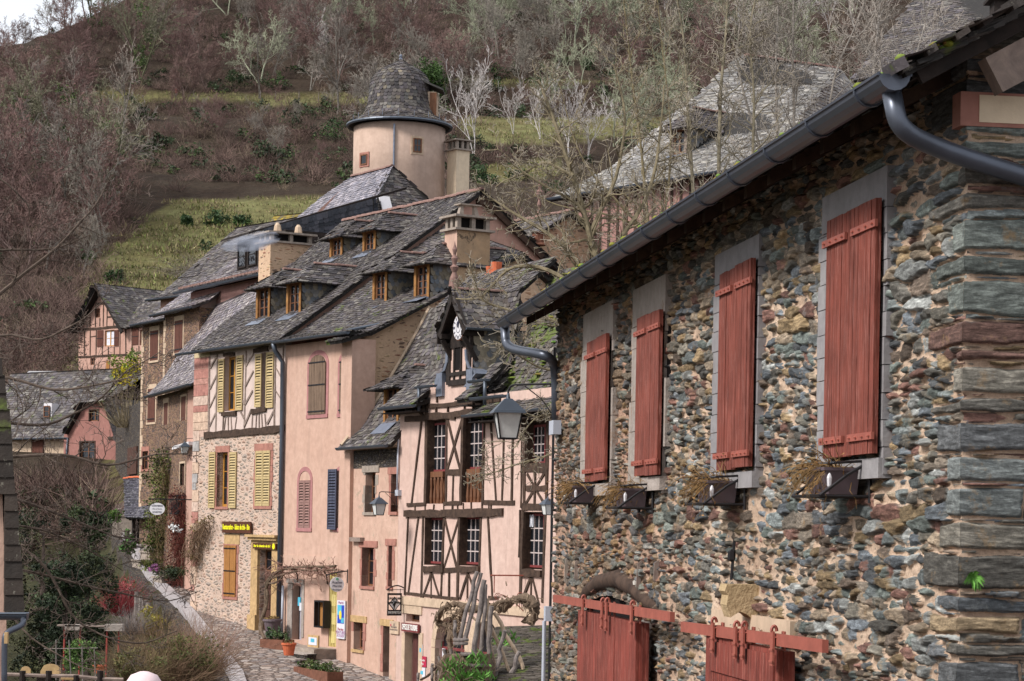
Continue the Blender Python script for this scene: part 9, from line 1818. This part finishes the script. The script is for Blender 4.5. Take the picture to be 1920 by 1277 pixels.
st = thing('tree_stump', 'rough brown stump wrapped in twigs at the foot of the driftwood poles', 'stump', fd(700, 1330)); mb = MB(); b0 = fd(700, 1340); tp = fd(700, 1090).z - b0.z; mb.lathe([(.75, 0), (.62, tp * .3), (.55, tp * .7), (.45, tp)], b0, 18, None, 1.0, .8)
for i, v in enumerate(mb.v): k = RV.uniform(-.07, .07); mb.v[i] = (v[0] + k, v[1] + k, v[2] + RV.uniform(-.04, .04))
build(mb, 'stump', M['vine'], st); mb = MB(); twiggy(mb, RV, b0 + Vector((0, -.3, tp * .2)), .5, .9, 130, (.2, .15, .11), .01, .4, 4, .8); build(mb, 'twigs', M['twig'], st)
for i, (x, y, w) in enumerate(((660, 985, .52), (658, 1010, .5), (715, 1085, .55), (770, 1165, .6), (760, 1130, .4))):
    c = fd(x, y, -.4); mb = MB(); w *= .62; mb.lathe([(w * .48, -.03), (w * .52, 0), (w * .5, .03), (.02, .035)], c, 14, None, 1, .7); o = build(mb, 'log_slice', M['driftwood'], loc=c); tag(o, ('top flat wooden slice stacked beside the vine', 'second flat wooden slice just below the top one', 'wooden slice lying on the left of the stump', 'wooden slice low on the right of the stump', 'smaller wooden slice in the middle of the stump')[i], 'wood slice')
for i, (x, y, w, h) in enumerate(((770, 1110, .35, .5), (615, 1150, .25, .45), (625, 1235, .45, .45), (790, 1235, .5, .4), (725, 1215, .35, .35), (985, 960, .3, .5))):
    c = fd(x, y, -.6 if i < 5 else .8); mb = MB()
    for k in range(60): a = RV.uniform(0, 6.28); d = Vector((math.cos(a) * .6, math.sin(a) * .6, RV.uniform(.3, 1.2))).normalized(); L = h * RV.uniform(.2, .55); b_ = c + Vector((RV.gauss(0, w * .4), RV.gauss(0, .1), RV.uniform(-h * .5, 0))); s_ = d.orthogonal().normalized() * .022; g = RV.uniform(.6, 1.4); mb.poly([b_, b_ + d * L * .5 + s_, b_ + d * L, b_ + d * L * .5 - s_], (.1 * g, .24 * g, .04 * g))
    o = build(mb, 'leafy_plant', M['leaf'], loc=c); tag(o, ('bright green plant growing at the top of the stump', 'narrow green plant left of the stump top', 'broad green plant at the left foot of the stump', 'broad green plant at the right foot of the stump', 'green plant in the middle of the stump foot', 'small green plant on the top edge of the mossy roof')[i], 'plant')
fw = lambda x, y, t=-1.6: P2(*((lambda q: (q[0], t, q[1]))(F2.face(B2(x, y), t))))
gv = thing('grapevine', 'thick shaggy grapevine curling over the office ledge and beside the rustic fence', 'climbing plant', fw(600, 1300))
for pts, r_ in (([(600, 1300), (590, 1100), (575, 980), (600, 900), (560, 880), (500, 865), (490, 830), (520, 780), (570, 740), (640, 725), (690, 770), (660, 840)], .1), ([(640, 725), (720, 770), (800, 760), (880, 745), (950, 775), (1000, 720), (1060, 690), (1120, 680), (1170, 700), (1200, 760), (1185, 830), (1140, 860), (1110, 830)], .12), ([(575, 990), (620, 930), (650, 910), (610, 880)], .07), ([(880, 745), (930, 720), (1000, 700), (1080, 710), (1150, 740), (1160, 800)], .07), ([(700, 770), (640, 780), (600, 830), (640, 880)], .06)):
    P_ = bend([fw(x, y, -1.4 - .2 * math.sin(i)) for i, (x, y) in enumerate(pts)], 4); mb = MB(); mb.tube(P_, [r_ * .8 * RV.uniform(.6, 1.35) for _ in P_], 9); build(mb, 'stem', M['vine'], gv)
    tb = MB()
    for i in range(60):
        p = P_[RV.randrange(len(P_))] + Vector((RV.gauss(0, r_), RV.gauss(0, r_), RV.gauss(0, r_))); d = Vector((RV.gauss(0, 1), RV.gauss(0, 1), RV.gauss(0, 1))).normalized(); tb.tube([p, p + d * .12, p + d * .15 + Vector((0, 0, -.1))], [.02, .012, .006], 4, (.2, .145, .1), cap=False)
    build(tb, 'knots', M['bark'], gv)
# mossy plank and slate roof low in front of the office
a, b, c, d = at(*B2(880, 1330), 46), at(*B2(1285, 1330), 45), at(*B2(905, 893), 52), at(*B2(1285, 880), 51.5); mr = thing('low_mossy_roof', 'low roof of thin mossy slates below the office, left of the barn', 'roof', (a.x, 46, a.z - 2)); mb = MB(); roof(mb, [(a, b), (c, d)], .07, .3, pal=[(.16, .13, .11), (.2, .165, .14), (.12, .1, .085)], th=.02, under=.1); build(mb, 'roof', M['slatemoss'], mr); mb = MB(); mb.box8([a - Vector((0, -.3, 2.5)), b - Vector((0, -.3, 2.5)), d - Vector((0, 0, 5)), c - Vector((0, 0, 5)), a - Vector((0, -.3, .15)), b - Vector((0, -.3, .15)), d - Vector((0, 0, .15)), c - Vector((0, 0, .15))]); build(mb, 'wall', M['drystone'], mr)
# ---------------------------------------------------------------- people
def person(nm_lb, loc, h, facing, hat=None, coat='coat', trousers='letter_dark', hair=True):
    o = thing('person', nm_lb, 'person', loc); k = h / 1.72; L = Vector(loc); c, s = math.cos(facing), math.sin(facing)
    T = lambda x, y, z: L + Vector((x * c - y * s, x * s + y * c, z)) * k
    vs = [(0, 0, .95), (0, 0, 1.12), (0, 0, 1.3), (0, .0, 1.42), (0, .0, 1.5), (0, .02, 1.6), (0, .02, 1.68), (.1, 0, .9), (.11, .02, .5), (.11, 0, .08), (.12, .14, .04), (-.1, 0, .9), (-.11, .02, .5), (-.11, 0, .08), (-.12, .14, .04), (.19, 0, 1.38), (.25, -.02, 1.12), (.24, .1, .9), (.24, .13, .82), (-.19, 0, 1.38), (-.25, -.02, 1.12), (-.24, .1, .9), (-.24, .13, .82)]
    es = [(0, 1), (1, 2), (2, 3), (3, 4), (4, 5), (5, 6), (0, 7), (7, 8), (8, 9), (9, 10), (0, 11), (11, 12), (12, 13), (13, 14), (3, 15), (15, 16), (16, 17), (17, 18), (3, 19), (19, 20), (20, 21), (21, 22)]
    rr = [.15, .14, .16, .11, .055, .085, .09, .09, .065, .05, .045, .09, .065, .05, .045, .07, .05, .04, .035, .07, .05, .04, .035]
    me = bpy.data.meshes.new('body'); me.from_pydata([tuple(T(*v) - L) for v in vs], es, []); tmp = bpy.data.objects.new('tmp_body', me); COL.objects.link(tmp); md = tmp.modifiers.new('s', 'SKIN'); 
    for i, r_ in enumerate(rr): me.skin_vertices[0].data[i].radius = (r_ * k, r_ * k * .85)
    me.skin_vertices[0].data[0].use_root = True; tmp.modifiers.new('ss', 'SUBSURF').levels = 1
    dg = bpy.context.evaluated_depsgraph_get(); m2 = bpy.data.meshes.new_from_object(tmp.evaluated_get(dg)); bpy.data.objects.remove(tmp); m2.materials.clear(); m2.materials.append(M['skin']); m2.materials.append(M[coat]); m2.materials.append(M[trousers])
    for p in m2.polygons: z = p.center.z / k; p.material_index = 0 if z > 1.5 else (1 if z > .84 else 2); p.use_smooth = True
    b = bpy.data.objects.new('body', m2); COL.objects.link(b); b.parent = o; base[b.name] = L
    hd = MB(); hc = T(0, .02, 1.63); hd.lathe([(.001, -.115 * k), (.045 * k, -.1 * k), (.07 * k, -.05 * k), (.078 * k, .01 * k), (.074 * k, .06 * k), (.05 * k, .1 * k), (.001, .115 * k)], hc, 16, None, 1, 1.15)
    nf = T(0, .115, 1.62); hd.tube([nf + Vector((0, 0, .02 * k)), nf + (T(0, .02, 0) - T(0, 0, 0)) - Vector((0, 0, .01 * k))], [.008 * k, .014 * k], 6)
    for e in (-.08, .08): hd.lathe([(.001, -.03 * k), (.015 * k, 0), (.001, .03 * k)], T(e, .02, 1.63), 6)
    build(hd, 'head', M['skin'], o, smooth=True)
    fb = MB()
    for e in (-.03, .03): fb.lathe([(.001, -.008 * k), (.01 * k, 0), (.001, .008 * k)], T(e, .1, 1.645), 6)
    fb.tube([T(-.025, .1, 1.575), T(.025, .1, 1.575)], .005 * k, 5); build(fb, 'face_features', M['letter_dark'], o)
    hr = MB(); hr.lathe([(.088 * k, -.02 * k), (.094 * k, .02 * k), (.088 * k, .07 * k), (.06 * k, .112 * k), (.02 * k, .128 * k), (.001, .13 * k)], T(0, .005, 1.635), 24, None, 1, 1.12); build(hr, 'hat' if hat else 'hair', M[hat or 'timber'], o, smooth=True)
    if hat:
        br = MB(); br.lathe([(.09 * k, -.045 * k), (.101 * k, -.04 * k), (.101 * k, 0), (.094 * k, .006 * k)], T(0, .005, 1.62), 24, None, 1, 1.12); build(br, 'hat_cuff', M[hat], o, smooth=True)
    return o
YQ = 10.2; tpp = at(270, 1258.5, YQ); hgt = 1.72; person('person in a pale pink wool hat whose head top shows at the bottom left', (tpp.x, YQ, tpp.z - 1.765), hgt, 0, 'felt', 'letter_dark')
p = ground_hit(330, 184, 200); person('tiny far walker in a rust-coloured coat and pale hat on the hillside path', (p.x, p.y, p.z), 1.7, math.pi, 'felt', 'coat')
# fence posts along the hillside path
for i, (x, y) in enumerate(((488, 188), (516, 189), (597, 192), (560, 190))):
    p = ground_hit(x, y, 200); mb = MB(); mb.tube([p - Vector((0, 0, .3)), p + Vector((.05, 0, 1.5))], [.07, .06], 6); o = build(mb, 'path_post', M['driftwood'], loc=p); tag(o, 'thin pale fence post beside the hillside path', 'post', 'fence posts beside the hillside path')
# white car roof glimpsed above the rose cottage
p = at(86, 697, 150); mb = MB(); 
def carx(x, y, z): return (p.x + x, p.y + y, p.z - 1.45 + z)
bd = [(-2.1, .35), (-2.15, .75), (-1.5, .95), (-.95, 1.42), (.9, 1.45), (1.5, 1.0), (2.1, .9), (2.15, .4)]
A_ = [mb.vert(carx(x, -.85, z)) for x, z in bd]; B_ = [mb.vert(carx(x, .85, z)) for x, z in bd]; mb.face(A_[::-1]); mb.face(B_)
for i in range(8): mb.face((A_[i], A_[(i + 1) % 8], B_[(i + 1) % 8], B_[i]))
o = thing('parked_car', 'white car mostly hidden behind the rose cottage roof', 'car', (p.x, p.y, p.z - 1.45)); build(mb, 'body', M['sign_white'], o); mb = MB()
A_ = [mb.vert(carx(x, -.87, z)) for x, z in ((-1.35, .98), (-.85, 1.34), (.85, 1.37), (1.35, 1.0))]; mb.face(A_); build(mb, 'window', M['glass'], o)
for x in (-1.35, 1.35):
    for y in (-.8, .8): mb = MB(); mb.tube([carx(x, y - .1, .33), carx(x, y + .1, .33)], .33, 16); build(mb, 'wheel', M['iron'], o)
